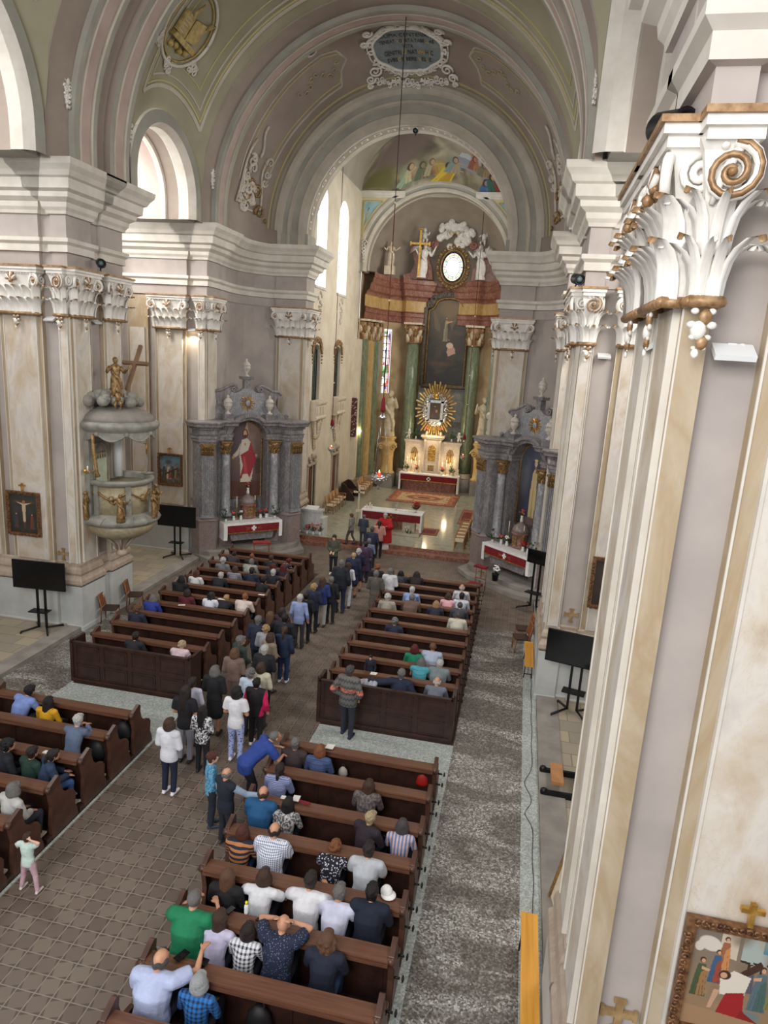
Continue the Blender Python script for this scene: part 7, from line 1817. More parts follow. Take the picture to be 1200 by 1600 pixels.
def hair_mesh(kind):
    k = ('hair', kind)
    if k in CACHE: return CACHE[k]
    mb = MB(); rs = random.Random(hash(kind) % 97 if 0 else len(kind)*7+3)
    def shell(g=.0, front=.03, low=-.02):
        mb.ball((0, -.022, .03), .1+g, 14, 0, (.86, 1.0, .98)); mb.ball((0, -.05, -.01+low), .07+g, 10, 0, (1.0, .7, 1.1))
        mb.ball((0, .03+front, .075), .06+g*.8, 9, 0, (1.05, .8, .55))
    if kind == 'short':
        shell(.008)
        for i in range(26): a = rs.random()*6.28; e = rs.random()*1.5; d_ = V((math.cos(a)*math.cos(e)*.086, math.sin(a)*math.cos(e)*.1, math.sin(e)*.1)); mb.ball(d_+V((0, -.025, .03)), .022, 6)
    elif kind == 'buzz': mb.ball((0, -.022, .026), .101, 14, 0, (.84, .99, .98)); mb.ball((0, -.055, -.02), .058, 8, 0, (1.05, .7, 1))
    elif kind == 'bald':
        for i in range(15):
            a = PI*.98+PI*1.04*i/14; mb.ball((math.cos(a)*.078, -.01+math.sin(a)*.086, -.0-.014*math.sin(i*1.3)), .03, 7, 0, (.8, .8, 1.5))
    elif kind == 'bob':
        shell(.016)
        for i in range(19): a = PI*.86+PI*1.28*i/18; x, y = math.cos(a)*.088, -.012+math.sin(a)*.088; mb.tube([(x*.8, y*.8, .07), (x*1.08, y*1.08, .0), (x*1.16, y*1.12, -.07), (x*.98, y*.98, -.125)], [.026, .03, .03, .018], 6)
    elif kind in ('long', 'wavy'):
        shell(.014)
        for i in range(17):
            a = PI*.88+PI*1.24*i/16; x, y = math.cos(a)*.085, -.012+math.sin(a)*.085; w_ = .022 if kind == 'wavy' else .004; L = -.36-.06*rs.random()
            pts = [(x*.8, y*.8, .07)]+[(x*(1.1+(.5 if kind == 'wavy' else .1)*q/5)+w_*math.sin(q*2.2+i), y*(1.08)-.02*q/5*4*.6+w_*math.cos(q*1.9+i*2), .02+L*q/5) for q in range(6)]; mb.tube(pts, [.026]+[.028]*4+[.022, .01], 6)
    elif kind == 'bun':
        shell(.01); mb.ball((0, -.115, .05), .042, 10)
    elif kind == 'pony':
        shell(.01); mb.ball((0, -.11, .03), .028, 8); mb.tube([(0, -.115, .03), (0, -.15, -.04), (0, -.15, -.16), (.01, -.13, -.27)], [.03, .036, .032, .01], 8)
    elif kind in ('curly', 'perm'):
        g = .024 if kind == 'curly' else .014; shell(g*.5)
        for i in range(90): a = rs.random()*6.28; e = -.35+rs.random()*1.9; d_ = V((math.cos(a)*math.cos(e)*(.086+g), math.sin(a)*math.cos(e)*(.096+g)-.03, math.sin(e)*(.096+g)+.025)); (mb.ball(d_, .021, 6) if d_.y < .055 or d_.z > .06 else None)
    elif kind == 'veil':
        shell(.02)
        for i in range(19): a = PI*.84+PI*1.32*i/18; x, y = math.cos(a)*.09, -.012+math.sin(a)*.09; mb.tube([(x*.8, y*.8, .08), (x*1.15, y*1.15, -.02), (x*1.5, y*1.4, -.16), (x*1.9, y*1.6, -.34)], [.03, .034, .034, .03], 6)
    CACHE[k] = remesh(mb, .009 if kind not in ('long', 'wavy', 'veil') else .011, 1); return CACHE[k]
# ---- cloth, skin and hair materials
def cloth(c, pat=None, c2=None, name=None):
    key = ('cloth', c, pat, c2)
    if key in MATS: return MATS[key]
    t = NT('cloth '+(pat or 'plain')); x = t.coord(); f = t.noise(5, 3)
    dk = tuple(v*.86 for v in c)
    if pat is None: col = t.ramp(f, [(.3, dk), (.7, c)])
    else:
        sp_ = t.n('ShaderNodeSeparateXYZ'); t.link(x, sp_.inputs[0])
        wv = lambda i, s_, th: t.math('GREATER_THAN', t.math('FRACT', t.math('MULTIPLY', sp_.outputs[i], s_)), th)
        if pat == 'check': col = t.mix(t.math('MULTIPLY', t.math('ADD', wv(0, 34, .6), wv(2, 34, .6)), .5), c, c2)
        elif pat == 'plaid': col = t.mix(t.math('MULTIPLY', t.math('ADD', wv(0, 16, .55), wv(2, 16, .55)), .5), c, c2)
        elif pat == 'vstripe': col = t.mix(wv(0, 16, .5), c, c2)
        elif pat == 'hstripe': col = t.mix(wv(2, 12, .5), c, c2)
        elif pat == 'fstripe': col = t.mix(wv(2, 38, .5), c, c2)
        elif pat == 'knit':
            a = t.math('GREATER_THAN', t.math('SINE', t.math('ADD', t.math('MULTIPLY', sp_.outputs[2], 46), t.math('MULTIPLY', t.math('SINE', t.math('MULTIPLY', sp_.outputs[0], 90)), .8))), .35)
            col = t.mix(a, c, c2); zz = t.math('MULTIPLY', t.math('GREATER_THAN', sp_.outputs[2], 1.14), t.math('LESS_THAN', sp_.outputs[2], 1.24)); b_ = t.noise(26, 2); col = t.mix(t.math('MULTIPLY', zz, t.math('GREATER_THAN', b_, .46)), col, (212, 110, 86))
        elif pat in ('dots', 'floral', 'specks'):
            v = t.n('ShaderNodeTexVoronoi'); v.inputs['Scale'].default_value = {'dots': 20, 'floral': 30, 'specks': 44}[pat]; t.link(x, v.inputs['Vector'])
            col = t.mix(t.math('LESS_THAN', v.outputs['Distance'], {'dots': .3, 'floral': .36, 'specks': .24}[pat]), c, c2)
        elif pat == 'quilt': col = t.mix(wv(2, 13, .9), c, tuple(v*.6 for v in c))
        elif pat == 'sides': col = t.mix(t.math('GREATER_THAN', t.math('ADD', t.math('ABSOLUTE', sp_.outputs[0]), t.math('MULTIPLY', t.math('SUBTRACT', 1.1, sp_.outputs[2]), .2)), .17), c, c2)
        elif pat == 'mottle': col = t.ramp(t.noise(22, 4), [(.42, c), (.56, c2)])
    t.base(col); t.rough(.85); t.bump(t.noise(11, 5, .6), .5, .025); MATS[key] = t.m; return t.m
SK = {'l': noisy('skin light', (206, 160, 136), (222, 178, 152), 6, .5), 'm': noisy('skin tan', (184, 132, 104), (200, 150, 120), 6, .5), 'd': noisy('skin warm', (168, 116, 90), (184, 132, 104), 6, .5)}
HC_ = {'black': (26, 22, 22), 'dark': (44, 34, 30), 'brown': (78, 54, 40), 'lbrown': (116, 82, 58), 'auburn': (96, 50, 36), 'red': (104, 30, 30), 'ginger': (150, 92, 56), 'blond': (190, 154, 108), 'blonde2': (204, 180, 140), 'grey': (128, 124, 122), 'dgrey': (84, 80, 80), 'white': (214, 212, 208), 'silver': (190, 192, 194)}
def hm(c):
    key = ('hair', c)
    if key in MATS: return MATS[key]
    b = HC_[c]; t = NT('hair '+c); f = t.noise(3, 4, .3, t.mapping((60, 60, 6))); t.base(t.ramp(f, [(.3, tuple(v*.7 for v in b)), (.7, b)])); t.rough(.5); t.bump(f, .8, .02); MATS[key] = t.m; return t.m
def setm(o, m_): o.material_slots[0].link = 'OBJECT'; o.material_slots[0].material = m_
def eyes(parent, h, s=1):
    mb = MB()
    for e in (-1, 1): mb.ball(h+V((e*.031, .082, .012)), .0105, 8, 0); mb.ball(h+V((e*.031, .0905, .012)), .0052, 6, 1); mb.tube([h+V((e*.016, .09, .034)), h+V((e*.046, .083, .036))], .004, 4, 1)
    o = mb.build('eyes', [m_ceramic, m_black], parent); mb = MB(); mb.tube([h+V((-.022, .092, -.054)), h+V((0, .103, -.056)), h+V((.022, .092, -.054))], .0055, 5); mb.build('mouth', plain('lips', (170, 92, 84), .5), parent)
NP = [0]
def person(lab, pose, loc, rz, sc, hair, hcol, top, tcol, bot, shoes=(40, 36, 34), sleeve='long', kind='jacket', skin='m', fat=0, face=False, bkind='trousers', grp=None, turn=0, cat='person'):
    t = thing('person', lab, cat, loc, rz, grp); t.scale = (sc*(1+.02*fat), sc*(1+.04*fat), sc); NP[0] += 1
    def part(nm, me, m_, off=None, rot=0):
        o = D2.objects.new(nm, me); COL.objects.link(o); o.parent = t; setm(o, m_)
        if off is not None: o.location = off; o.rotation_euler.z = rot
        return o
    j = POSES[pose]
    bd_ = part('body', body_mesh(pose), SK[skin]); part(top, top_mesh(pose, sleeve, kind, fat), tcol); part(bkind, bottom_mesh(pose, bkind), bot)
    for s1 in 'LR': part('shoe', shoe_mesh(pose, s1), plain('shoe %d %d %d' % shoes, shoes, .5))
    if hair: part('hair' if hair != 'veil' else 'veil', hair_mesh(hair), hm(hcol), j['hed'], turn)
    if face: eyes(bd_, j['hed'])
    return t
def rowfor(px, py, z):
    p = onz(px, py, z); blk = None
    for k, (a, b) in BLK.items():
        if a-.25 < p.x < b+.25 and ((k[1] == 'F') == (p.y > 14.2)): blk = k
    return p, blk
SITLOG = []
def seated(lab, px, py, hair, hcol, top, tcol, bot=(40, 42, 52), pose=None, rz=0, sc=1.0, **kw):
    hz = {'lean': 1.1, 'kneel': 1.25, 'head': 1.15, 'board': 1.18}.get(pose, 1.215)
    p, blk = rowfor(px, py, hz*sc+.0)
    if blk:
        rows = sorted(ROWS[blk]+[14.33 if blk[1] == 'F' else 4.94 if blk == 'RR' else 5.8]); r_ = [q for q in rows if q < p.y-.08]
        yb = r_[-1] if r_ else rows[0]; res_ = p.y-yb
        if pose is None: pose = 'sit' if res_ < .47 else 'sit2' if res_ < .6 else 'lean'
        hz2 = POSES[pose]['hed'].z; p = onz(px, py, hz2*sc)
        hy = POSES[pose]['hed'].y*sc; y = p.y-hy*math.cos(rz)
        y2 = min(max(y, yb+.16), yb+.34); SITLOG.append((lab[:30], blk, round(p.y-yb, 2), pose, round(y2-y, 2)))
        y = y2; x = p.x+hy*math.sin(rz)
    else:
        pose = pose or 'sit'; hy = POSES[pose]['hed'].y*sc; y = p.y-hy; x = p.x; SITLOG.append((lab[:30], 'none', p.x, p.y))
    x = min(max(x, BLK[blk][0]+.32), BLK[blk][1]-.3) if blk else x
    b = cloth(bot) if isinstance(bot[0], (int, float)) else cloth(*bot)
    tc = cloth(tcol) if isinstance(tcol[0], (int, float)) else cloth(*tcol)
    return person(lab, pose, (x, y, .02), rz, sc, hair, hcol, top, tc, b, **kw)
def standing(lab, px, py, fx, fy, hair, hcol, top, tcol, bot=(34, 34, 42), pose='clasp', rz=0, z0=0, sc=None, **kw):
    p = onz(fx, fy, z0); j = POSES[pose]; d_ = ray(px, py)
    if z0 > 0: p.y = max(p.y, 29.06)
    if sc is None:
        tt = math.hypot(p.x, p.y)/math.hypot(d_.x, d_.y); z = CAMH+d_.z*tt; sc = min(max((z-z0)/j['hed'].z, .86), 1.1)
    if fx == 0: pass
    b = cloth(bot) if isinstance(bot[0], (int, float)) else cloth(*bot)
    tc = cloth(tcol) if isinstance(tcol[0], (int, float)) else cloth(*tcol)
    return person(lab, pose, (p.x, p.y, z0), rz, sc, hair, hcol, top, tc, b, **kw)
def queue(lab, px, py, *a, **kw):       # only the head is known: assume a height
    h = kw.pop('h', 1.0); pz = kw.get('pose', 'clasp'); j = POSES[pz]; p = onz(px, py, j['hed'].z*h+kw.get('z0', 0)); rz = kw.get('rz', 0)
    hair, hcol, top, tcol = a[:4]; bot = a[4] if len(a) > 4 else (34, 34, 42); kw.pop('pose', None); kw.pop('rz', None); z0 = kw.pop('z0', 0)
    b = cloth(bot) if isinstance(bot[0], (int, float)) else cloth(*bot); tc = cloth(tcol) if isinstance(tcol[0], (int, float)) else cloth(*tcol)
    hy = j['hed'].y*h; return person(lab, pz, (p.x+hy*math.sin(rz), p.y-hy*math.cos(rz), z0), rz, h, hair, hcol, top, tc, b, **kw)
W = (236, 236, 240); BK = (24, 24, 28); NV = (30, 36, 58)
# ---- right rear block, from the bottom of the photograph upwards
seated('heavy balding man in pale blue shirt, hand on the board, front left corner', 246, 1500, 'bald', 'dgrey', 'shirt', (186, 196, 230), pose='reachfwd', sleeve='short', kind='shirt', fat=1.6, sc=1.08, rz=R(-8))
seated('woman with silver bob, sunglasses on head, grey vest over blue plaid shirt', 313, 1534, 'bob', 'silver', 'shirt', ((40, 110, 180), 'plaid', (24, 40, 70)), kind='shirt', sc=.93)
seated('grey cropped man in bright green polo leaning on the board', 299, 1395, 'buzz', 'grey', 'polo_shirt', (24, 128, 84), pose='board', sleeve='short', kind='shirt', fat=1.6, sc=1.1)
seated('woman with long straight brown hair in lavender blouse', 345, 1434, 'long', 'brown', 'blouse', (206, 200, 228), sleeve='short', kind='shirt', sc=.95)
seated('dark haired woman in black and white plaid shirt', 388, 1456, 'bob', 'dark', 'shirt', ((226, 226, 230), 'plaid', (52, 56, 70)), kind='shirt', sc=.9)
seated('bald man in dark patterned shirt with hands behind his head', 448, 1434, None, 'grey', 'shirt', ((26, 34, 58), 'specks', (120, 130, 160)), pose='head', sleeve='short', kind='shirt', fat=1, sc=1.04)
seated('woman with long wavy grey brown hair in dark navy sweater', 512, 1470, 'wavy', 'lbrown', 'sweater', (26, 32, 52), sc=1.0, kind='jacket', bot=(60, 80, 120))
seated('woman with long light brown hair in black top', 356, 1371, 'long', 'lbrown', 'top', BK, sc=.95)
seated('woman with short brown hair in white t-shirt, arms spread', 413, 1371, 'bob', 'brown', 't_shirt', W, pose='board', sleeve='short', kind='shirt', sc=.98)
seated('dark haired man in white shirt leaning on the board', 486, 1377, 'short', 'dark', 'shirt', W, pose='board', sleeve='short', kind='shirt', fat=.8, sc=1.03)
seated('grey haired man in pale lavender shirt', 531, 1396, 'short', 'grey', 'shirt', (214, 216, 238), pose='lean', sleeve='short', kind='shirt', fat=.5, sc=1.03)
seated('dark haired man in navy sweater beside the white cap', 582, 1394, 'short', 'black', 'sweater', (22, 30, 50), fat=.6, sc=1.05)
seated('auburn haired woman in navy jumper with orange stripes', 369, 1298, 'bob', 'auburn', 'jumper', ((32, 36, 50), 'hstripe', (180, 116, 70)), sc=.93, bot=(50, 70, 110))
seated('balding dark haired man in small checked blue and white shirt', 429, 1299, 'bald', 'dark', 'shirt', ((228, 230, 238), 'check', (70, 84, 130)), sleeve='short', kind='shirt', fat=1.4, sc=1.05)
seated('woman with short light brown hair in black floral blouse', 528, 1315, 'perm', 'ginger', 'blouse', ((22, 22, 32), 'floral', (200, 200, 216)), kind='shirt', sleeve='short', sc=.95)
seated('man with short dark hair in light grey polo shirt', 578, 1324, 'short', 'dark', 'polo_shirt', (196, 200, 206), sleeve='short', kind='shirt', fat=.7, sc=1.03)
seated('short haired blonde woman in dark plum leather jacket', 581, 1277, 'short', 'blonde2', 'jacket', (44, 34, 44), sc=.97, rz=R(-25))
seated('grey haired woman in pink and blue striped blouse', 630, 1289, 'bob', 'dgrey', 'blouse', ((206, 176, 176), 'vstripe', (110, 128, 170)), kind='shirt', sc=.93)
seated('bald brown haired man in teal blue sweater', 414, 1236, 'bald', 'brown', 'sweater', (26, 84, 130), fat=1, sc=1.02)
seated('woman with long dark hair in grey patterned blouse', 451, 1257, 'long', 'black', 'blouse', ((190, 186, 184), 'mottle', (70, 70, 74)), kind='shirt', sc=.93)
seated('woman with long brown hair in grey tweed jacket', 578, 1225, 'long', 'brown', 'jacket', ((110, 100, 96), 'mottle', (70, 64, 64)), sc=.95)
seated('woman with dark ponytail in blue striped quilted jacket', 424, 1197, 'pony', 'dark', 'jacket', ((84, 96, 140), 'fstripe', (150, 156, 190)), sc=.95)
seated('grey haired man in brown leather jacket, front rear pew', 462, 1163, 'short', 'grey', 'jacket', (62, 48, 50), sc=.98)
seated('ginger haired woman in quilted blue jacket, front rear pew', 500, 1174, 'bob', 'ginger', 'jacket', ((64, 82, 122), 'quilt', None), sc=.95)
# ---- left rear block
seated('man in light blue shirt beside the woman in mustard, left rear pews', 47, 1081, 'short', 'black', 'shirt', (126, 148, 206), kind='shirt', fat=.8, sc=1.04, pose='lean', rz=R(-10))
seated('black haired woman in mustard yellow blouse', 76, 1098, 'long', 'black', 'blouse', (214, 158, 24), kind='shirt', sc=.95)
seated('white haired man in grey blue jumper, hands raised to his face', 117, 1131, 'short', 'white', 'jumper', (96, 110, 136), pose='kneel', sc=1.0, kind='shirt')
seated('dark curly haired youth in black puffer jacket at left edge', 15, 1165, 'curly', 'black', 'puffer_jacket', ((28, 30, 38), 'quilt', None), sc=1.0, rz=R(-35), skin='m')
seated('dark haired boy in dark green sweater', 52, 1177, 'short', 'dark', 'sweater', (28, 56, 46), sc=.95, rz=R(-15))
seated('dark haired woman in denim jacket and jeans at the aisle end', 88, 1178, 'pony', 'dark', 'denim_jacket', (44, 62, 90), sc=.96, rz=R(-40), bot=(56, 84, 136), shoes=(226, 228, 232))
seated('woman with grey bob in pale grey cardigan near left edge', 22, 1234, 'bob', 'grey', 'cardigan', (192, 190, 186), sc=.98, rz=R(-15))
seated('person in dark top cut by the left edge of the photo', -4, 1143, 'short', 'dark', 'top', (34, 36, 44), sc=1.0)
# ---- left front block
for a in (
 ('dark haired man in black jacket alone in the last left front pew', 215, 994, 'short', 'dark', 'jacket', (34, 34, 42), dict()),
 ('short haired blonde woman in pale pink jumper', 291, 1004, 'perm', 'blonde2', 'jumper', (222, 196, 204), dict(sc=.97)),
 ('curly light brown haired woman in navy jacket at the wall end', 216, 952, 'curly', 'lbrown', 'jacket', (36, 40, 56), dict(sc=.96)),
 ('grey haired woman in bright blue jacket with floral sleeves', 235, 935, 'bob', 'grey', 'jacket', ((44, 60, 150), 'mottle', (40, 54, 130)), dict(sc=.96)),
 ('woman with dark bob in maroon top', 293, 927, 'bob', 'dark', 'top', (92, 28, 40), dict(sc=.95)),
 ('woman with long curly black hair in white t-shirt', 331, 931, 'wavy', 'black', 't_shirt', (230, 230, 244), dict(sc=.95, sleeve='short', kind='shirt')),
 ('woman with blond bun in black top', 360, 931, 'bun', 'blond', 'top', (30, 28, 30), dict(sc=.95)),
 ('ginger balding man in cream pink shirt', 385, 932, 'buzz', 'ginger', 'shirt', (222, 204, 196), dict(fat=.9, kind='shirt', sc=1.03)),
 ('dark haired woman in black cardigan at the wall end', 283, 905, 'bob', 'black', 'cardigan', (26, 26, 30), dict()),
 ('woman with long auburn hair in white t-shirt, near the wall', 309, 896, 'long', 'auburn', 't_shirt', (232, 230, 232), dict(sleeve='short', kind='shirt', sc=.95)),
 ('white haired man in black jacket, left front pews', 352, 896, 'short', 'white', 'jacket', (30, 32, 40), dict()),
 ('brown haired woman in grey plaid jacket', 370, 889, 'bob', 'brown', 'jacket', ((150, 144, 152), 'plaid', (96, 96, 112)), dict(sc=.95)),
 ('dark haired man in navy jacket, left front pews', 394, 893, 'short', 'dark', 'jacket', (30, 36, 60), dict()),
 ('white haired man in black coat near the aisle', 428, 895, 'short', 'white', 'coat', (26, 28, 36), dict()),
 ('black haired man in black jacket at the aisle end', 415, 906, 'short', 'black', 'jacket', (26, 26, 30), dict(rz=R(-20))),
 ('white haired woman in grey jacket near the wall', 347, 878, 'perm', 'white', 'jacket', (120, 122, 128), dict(sc=.98)),
 ('grey haired man in grey green camouflage jacket', 400, 875, 'short', 'grey', 'jacket', ((124, 130, 124), 'mottle', (160, 164, 158)), dict(fat=.6)),
 ('brown haired person in dark jacket between grey jacket and red hair', 424, 873, 'short', 'brown', 'jacket', (40, 38, 44), dict(sc=.95)),
 ('red haired woman in navy jacket', 431, 883, 'bob', 'red', 'jacket', (34, 32, 52), dict(sc=.95)),
 ('woman with long maroon hair in dark blue jacket', 448, 888, 'long', 'red', 'jacket', (46, 38, 54), dict(sc=.95)),
 ('woman with short dark red hair in polka dot blouse', 457, 874, 'short', 'red', 'blouse', ((36, 34, 44), 'dots', (220, 220, 226)), dict(sc=.95, kind='shirt', rz=R(-30))),
 ('dark haired woman in charcoal jacket in the first left pew', 371, 864, 'short', 'dark', 'jacket', (58, 54, 62), dict(sc=.95)),
 ('ginger haired person in brown jacket in the first left pew', 394, 870, 'buzz', 'ginger', 'jacket', (54, 44, 44), dict(sc=.95)),
 # ---- right front block
 ('grey haired man in navy suit with left arm along the pew back', 630, 1048, 'short', 'grey', 'suit_jacket', (30, 38, 62), dict(pose='armout', sc=1.06, fat=.8)),
 ('bald white haired man in grey knitted vest', 685, 1059, 'bald', 'white', 'vest', (112, 118, 130), dict(kind='shirt', fat=.5)),
 ('grey haired woman in turquoise quilted vest', 661, 1029, 'bob', 'grey', 'vest', ((70, 150, 166), 'quilt', None), dict(sleeve='cap', sc=.98)),
 ('white haired man in grey green fleece jacket', 689, 1033, 'short', 'white', 'jacket', (120, 132, 136), dict(fat=1)),
 ('woman with short dark red hair in green patterned top', 648, 1015, 'bob', 'red', 'top', ((20, 118, 88), 'specks', (60, 160, 130)), dict(sc=.95, kind='shirt')),
 ('bald man in light blue shirt', 677, 1010, 'buzz', 'lbrown', 'shirt', (176, 188, 210), dict(kind='shirt', fat=1.2, sc=1.03, skin='d')),
 ('grey haired woman in navy jacket alone in her pew', 617, 972, 'perm', 'grey', 'jacket', (34, 42, 62), dict(sc=.96)),
 ('grey capped man in cream jumper', 716, 962, 'buzz', 'dgrey', 'jumper', (206, 200, 184), dict(fat=.6)),
 ('white haired woman in beige jacket at the aisle end', 606, 934, 'perm', 'white', 'jacket', (166, 158, 146), dict()),
 ('grey haired man in large brown jacket', 646, 931, 'short', 'grey', 'jacket', (108, 86, 76), dict(fat=1.2, sc=1.05)),
 ('blonde woman in navy jacket, right front pews', 682, 944, 'bob', 'blond', 'jacket', (42, 42, 60), dict(sc=.95)),
 ('brown haired woman in pink and white checked shirt', 701, 932, 'bob', 'brown', 'shirt', ((220, 130, 144), 'check', (236, 216, 220)), dict(kind='shirt', sc=.95)),
 ('man in dark grey jacket with grey hair by the right end', 719, 946, 'buzz', 'dgrey', 'jacket', (70, 74, 84), dict()),
 ('dark haired man in pale striped shirt near the right end', 722, 931, 'short', 'black', 'shirt', ((190, 198, 214), 'fstripe', (214, 220, 230)), dict(kind='shirt')),
 ('white haired man in pale blue shirt with vest', 645, 921, 'short', 'white', 'shirt', (150, 172, 224), dict(kind='shirt', fat=.6)),
 ('bald white haired man in light shirt near the right end', 722, 919, 'bald', 'white', 'shirt', (216, 218, 226), dict(kind='shirt', fat=.6)),
 ('dark haired woman with black patterned scarf in the first right pew', 627, 892, 'bob', 'black', 'jacket', ((36, 38, 50), 'specks', (150, 150, 160)), dict(sc=.97)),
 ('veiled woman in dark brown habit in the first right pew', 654, 894, 'veil', 'dark', 'habit', (40, 32, 34), dict(sc=1.0)),
): seated(*a[:7], **a[7])
# toddler boy standing on the pew looking back
c_ = onz(579, 1034, 1.18)
person('small dark haired boy in navy vest and white shirt facing backwards', 'stand', (c_.x, c_.y, .475), PI, .52, 'short', 'dark', 'vest', cloth((30, 34, 50)), cloth((50, 54, 70)), sleeve='long', kind='shirt', skin='l', face=True)
# ---- people in the aisle queue
standing('priest in red chasuble over white alb facing the queue', 597, 806, 599, 862, 'short', 'white', 'chasuble', (186, 24, 32), (236, 234, 232), 'offer', PI, z0=.0, kind='chasuble', bkind='robe', face=True, skin='m')
standing('woman with dark ponytail in pink jacket receiving communion', 591, 818, 590, 872, 'pony', 'black', 'jacket', (206, 150, 138), (26, 26, 32), 'clasp', R(5), kind='jacket')
standing('grey haired man in dark slate suit at the sanctuary step', 562, 819, 560, 860, 'short', 'grey', 'suit_jacket', (60, 66, 80), (56, 60, 76), 'clasp', z0=.16)
standing('woman in grey vest and pale blue shirt walking left', 536, 817, 538, 861, 'short', 'lbrown', 'vest', (128, 124, 120), (84, 74, 72), 'walk', R(75), z0=.16, kind='vest', face=True, skin='l')
standing('dark haired woman in olive cardigan walking back towards the camera', 519, 840, 520, 897, 'short', 'dark', 'cardigan', (84, 86, 72), (30, 32, 40), 'clasp', PI, face=True, shoes=(216, 212, 206), skin='l')
queue('grey haired man in navy jacket second behind the pink jacket', 582, 828, 'short', 'dgrey', 'jacket', (46, 50, 74), h=1.02)
queue('grey haired person in blue grey shirt in the queue', 577, 846, 'short', 'grey', 'shirt', (120, 134, 166), (60, 64, 84), h=.95, kind='shirt')
queue('woman with dark hair in purple jacket in the queue', 572, 851, 'short', 'dark', 'jacket', (80, 58, 84), (44, 36, 52), h=.96, kind='coat')
queue('white haired woman in navy coat in the queue', 561, 862, 'perm', 'white', 'coat', (36, 40, 66), (32, 34, 50), h=.97, kind='coat', bkind='skirt')
queue('large fair haired woman in long navy coat', 553, 868, 'buzz', 'blonde2', 'coat', (38, 44, 74), (36, 40, 64), h=1.0, kind='coat', bkind='skirt', fat=1)
standing('grey haired man in black jacket and jeans', 534, 880, 530, 957, 'short', 'grey', 'jacket', (34, 38, 48), (40, 50, 78), 'stand', fat=.6)
queue('brown haired woman in white blouse and white trousers', 544, 884, 'long', 'brown', 'blouse', (228, 228, 236), (222, 222, 230), h=.97, kind='shirt')
standing('grey haired man in black suit beside the woman in blue', 518, 907, 515, 974, 'short', 'grey', 'suit_jacket', (30, 32, 40), (30, 32, 38), 'stand')
standing('woman with long brown hair in royal blue jacket and pale trousers', 501, 908, 501, 979, 'long', 'brown', 'jacket', (44, 60, 120), (176, 174, 170), 'clasp')
standing('curly blonde woman in navy jacket and black trousers', 491, 918, 488, 988, 'curly', 'blond', 'jacket', (42, 46, 72), (28, 28, 36), 'clasp')
standing('black haired man in black suit behind the curly blonde woman', 478, 932, 476, 1004, 'short', 'black', 'suit_jacket', (26, 26, 32), (24, 24, 30), 'clasp')
standing('white haired man in light blue shirt and grey trousers', 455, 935, 466, 1012, 'short', 'white', 'shirt', (150, 168, 214), (70, 66, 74), 'stand', kind='shirt')
for a in (
 ('dark haired woman in maroon and black jacket', 441, 956, 'bob', 'dark', 'jacket', (70, 44, 58), (34, 34, 40), dict(h=.96)),
 ('woman with long light brown hair in black jacket, queue middle', 422, 962, 'long', 'lbrown', 'jacket', (40, 34, 36), (34, 34, 40), dict(h=.95)),
 ('dark haired man in black jumper in the middle of the queue', 446, 966, 'short', 'black', 'jumper', (32, 34, 46), (30, 32, 40), dict(h=1.02, fat=.6)),
 ('grey haired man in navy jumper beside the left pews', 404, 969, 'short', 'grey', 'jumper', (38, 44, 66), (34, 36, 46), dict(h=1.02, fat=.5)),
 ('blonde woman in grey hooded jacket', 416, 983, 'perm', 'blond', 'jacket', (160, 162, 170), (70, 70, 80), dict(h=.96)),
 ('brown haired woman in beige coat', 423, 996, 'bob', 'brown', 'coat', (150, 134, 114), (150, 140, 124), dict(h=.96, rz=R(-30))),
 ('grey haired man in dark green vest turning his head', 377, 1001, 'short', 'grey', 'vest', (52, 68, 62), (40, 42, 46), dict(h=1.03, rz=R(-40), fat=.6)),
 ('white haired man in black jacket behind the beige coat', 414, 1015, 'short', 'white', 'jacket', (34, 34, 40), (32, 32, 38), dict(h=1.02)),
 ('woman with short brown hair in taupe blazer', 367, 1020, 'bob', 'lbrown', 'blazer', (128, 106, 96), (52, 48, 52), dict(h=1.0, kind='coat')),
 ('brown haired woman in cream cardigan', 408, 1043, 'bob', 'brown', 'cardigan', (222, 216, 190), (70, 66, 66), dict(h=.96)),
 ('woman with curly grey hair in pale blue top', 392, 1052, 'curly', 'grey', 'top', (196, 212, 230), (60, 60, 70), dict(h=.97, kind='shirt')),
 ('grey haired woman in long black coat beside the left pew screen', 336, 1048, 'bob', 'grey', 'coat', (28, 28, 32), (28, 28, 32), dict(h=.99, kind='coat', bkind='skirt')),
 ('woman with dark tied hair in lavender white top', 301, 1066, 'pony', 'dark', 'top', (214, 214, 232), (70, 66, 76), dict(h=.95, kind='shirt')),
): queue(*a[:8], **a[8])
standing('young girl with ponytail in dark denim shirt and jeans', 446, 1000, 442, 1066, 'pony', 'brown', 'denim_shirt', (38, 50, 78), (44, 64, 110), 'stand', shoes=(224, 226, 232), sc=.93)
standing('black haired woman in black top with bright pink sides', 404, 1062, 399, 1164, 'short', 'black', 'top', ((28, 26, 30), 'sides', (206, 28, 92)), (26, 24, 28), 'stand', shoes=(226, 226, 228), kind='jacket', sc=.95)
standing('woman with black bob in white t-shirt and blue patterned trousers', 374, 1082, 368, 1188, 'bob', 'black', 't_shirt', (238, 236, 240), ((168, 178, 222), 'dots', (60, 74, 130)), 'clasp', shoes=(232, 232, 236), sleeve='short', kind='shirt')
standing('black haired woman in black and white patterned blouse', 319, 1112, 316, 1206, 'long', 'black', 'blouse', ((226, 224, 226), 'mottle', (30, 30, 36)), (28, 28, 36), 'clasp', kind='shirt')
standing('woman with very long dark hair in black t-shirt and grey trousers', 283, 1082, 290, 1190, 'long', 'dark', 't_shirt', (26, 24, 28), ((130, 130, 140), 'check', (160, 160, 168)), 'clasp', sleeve='short', kind='shirt')
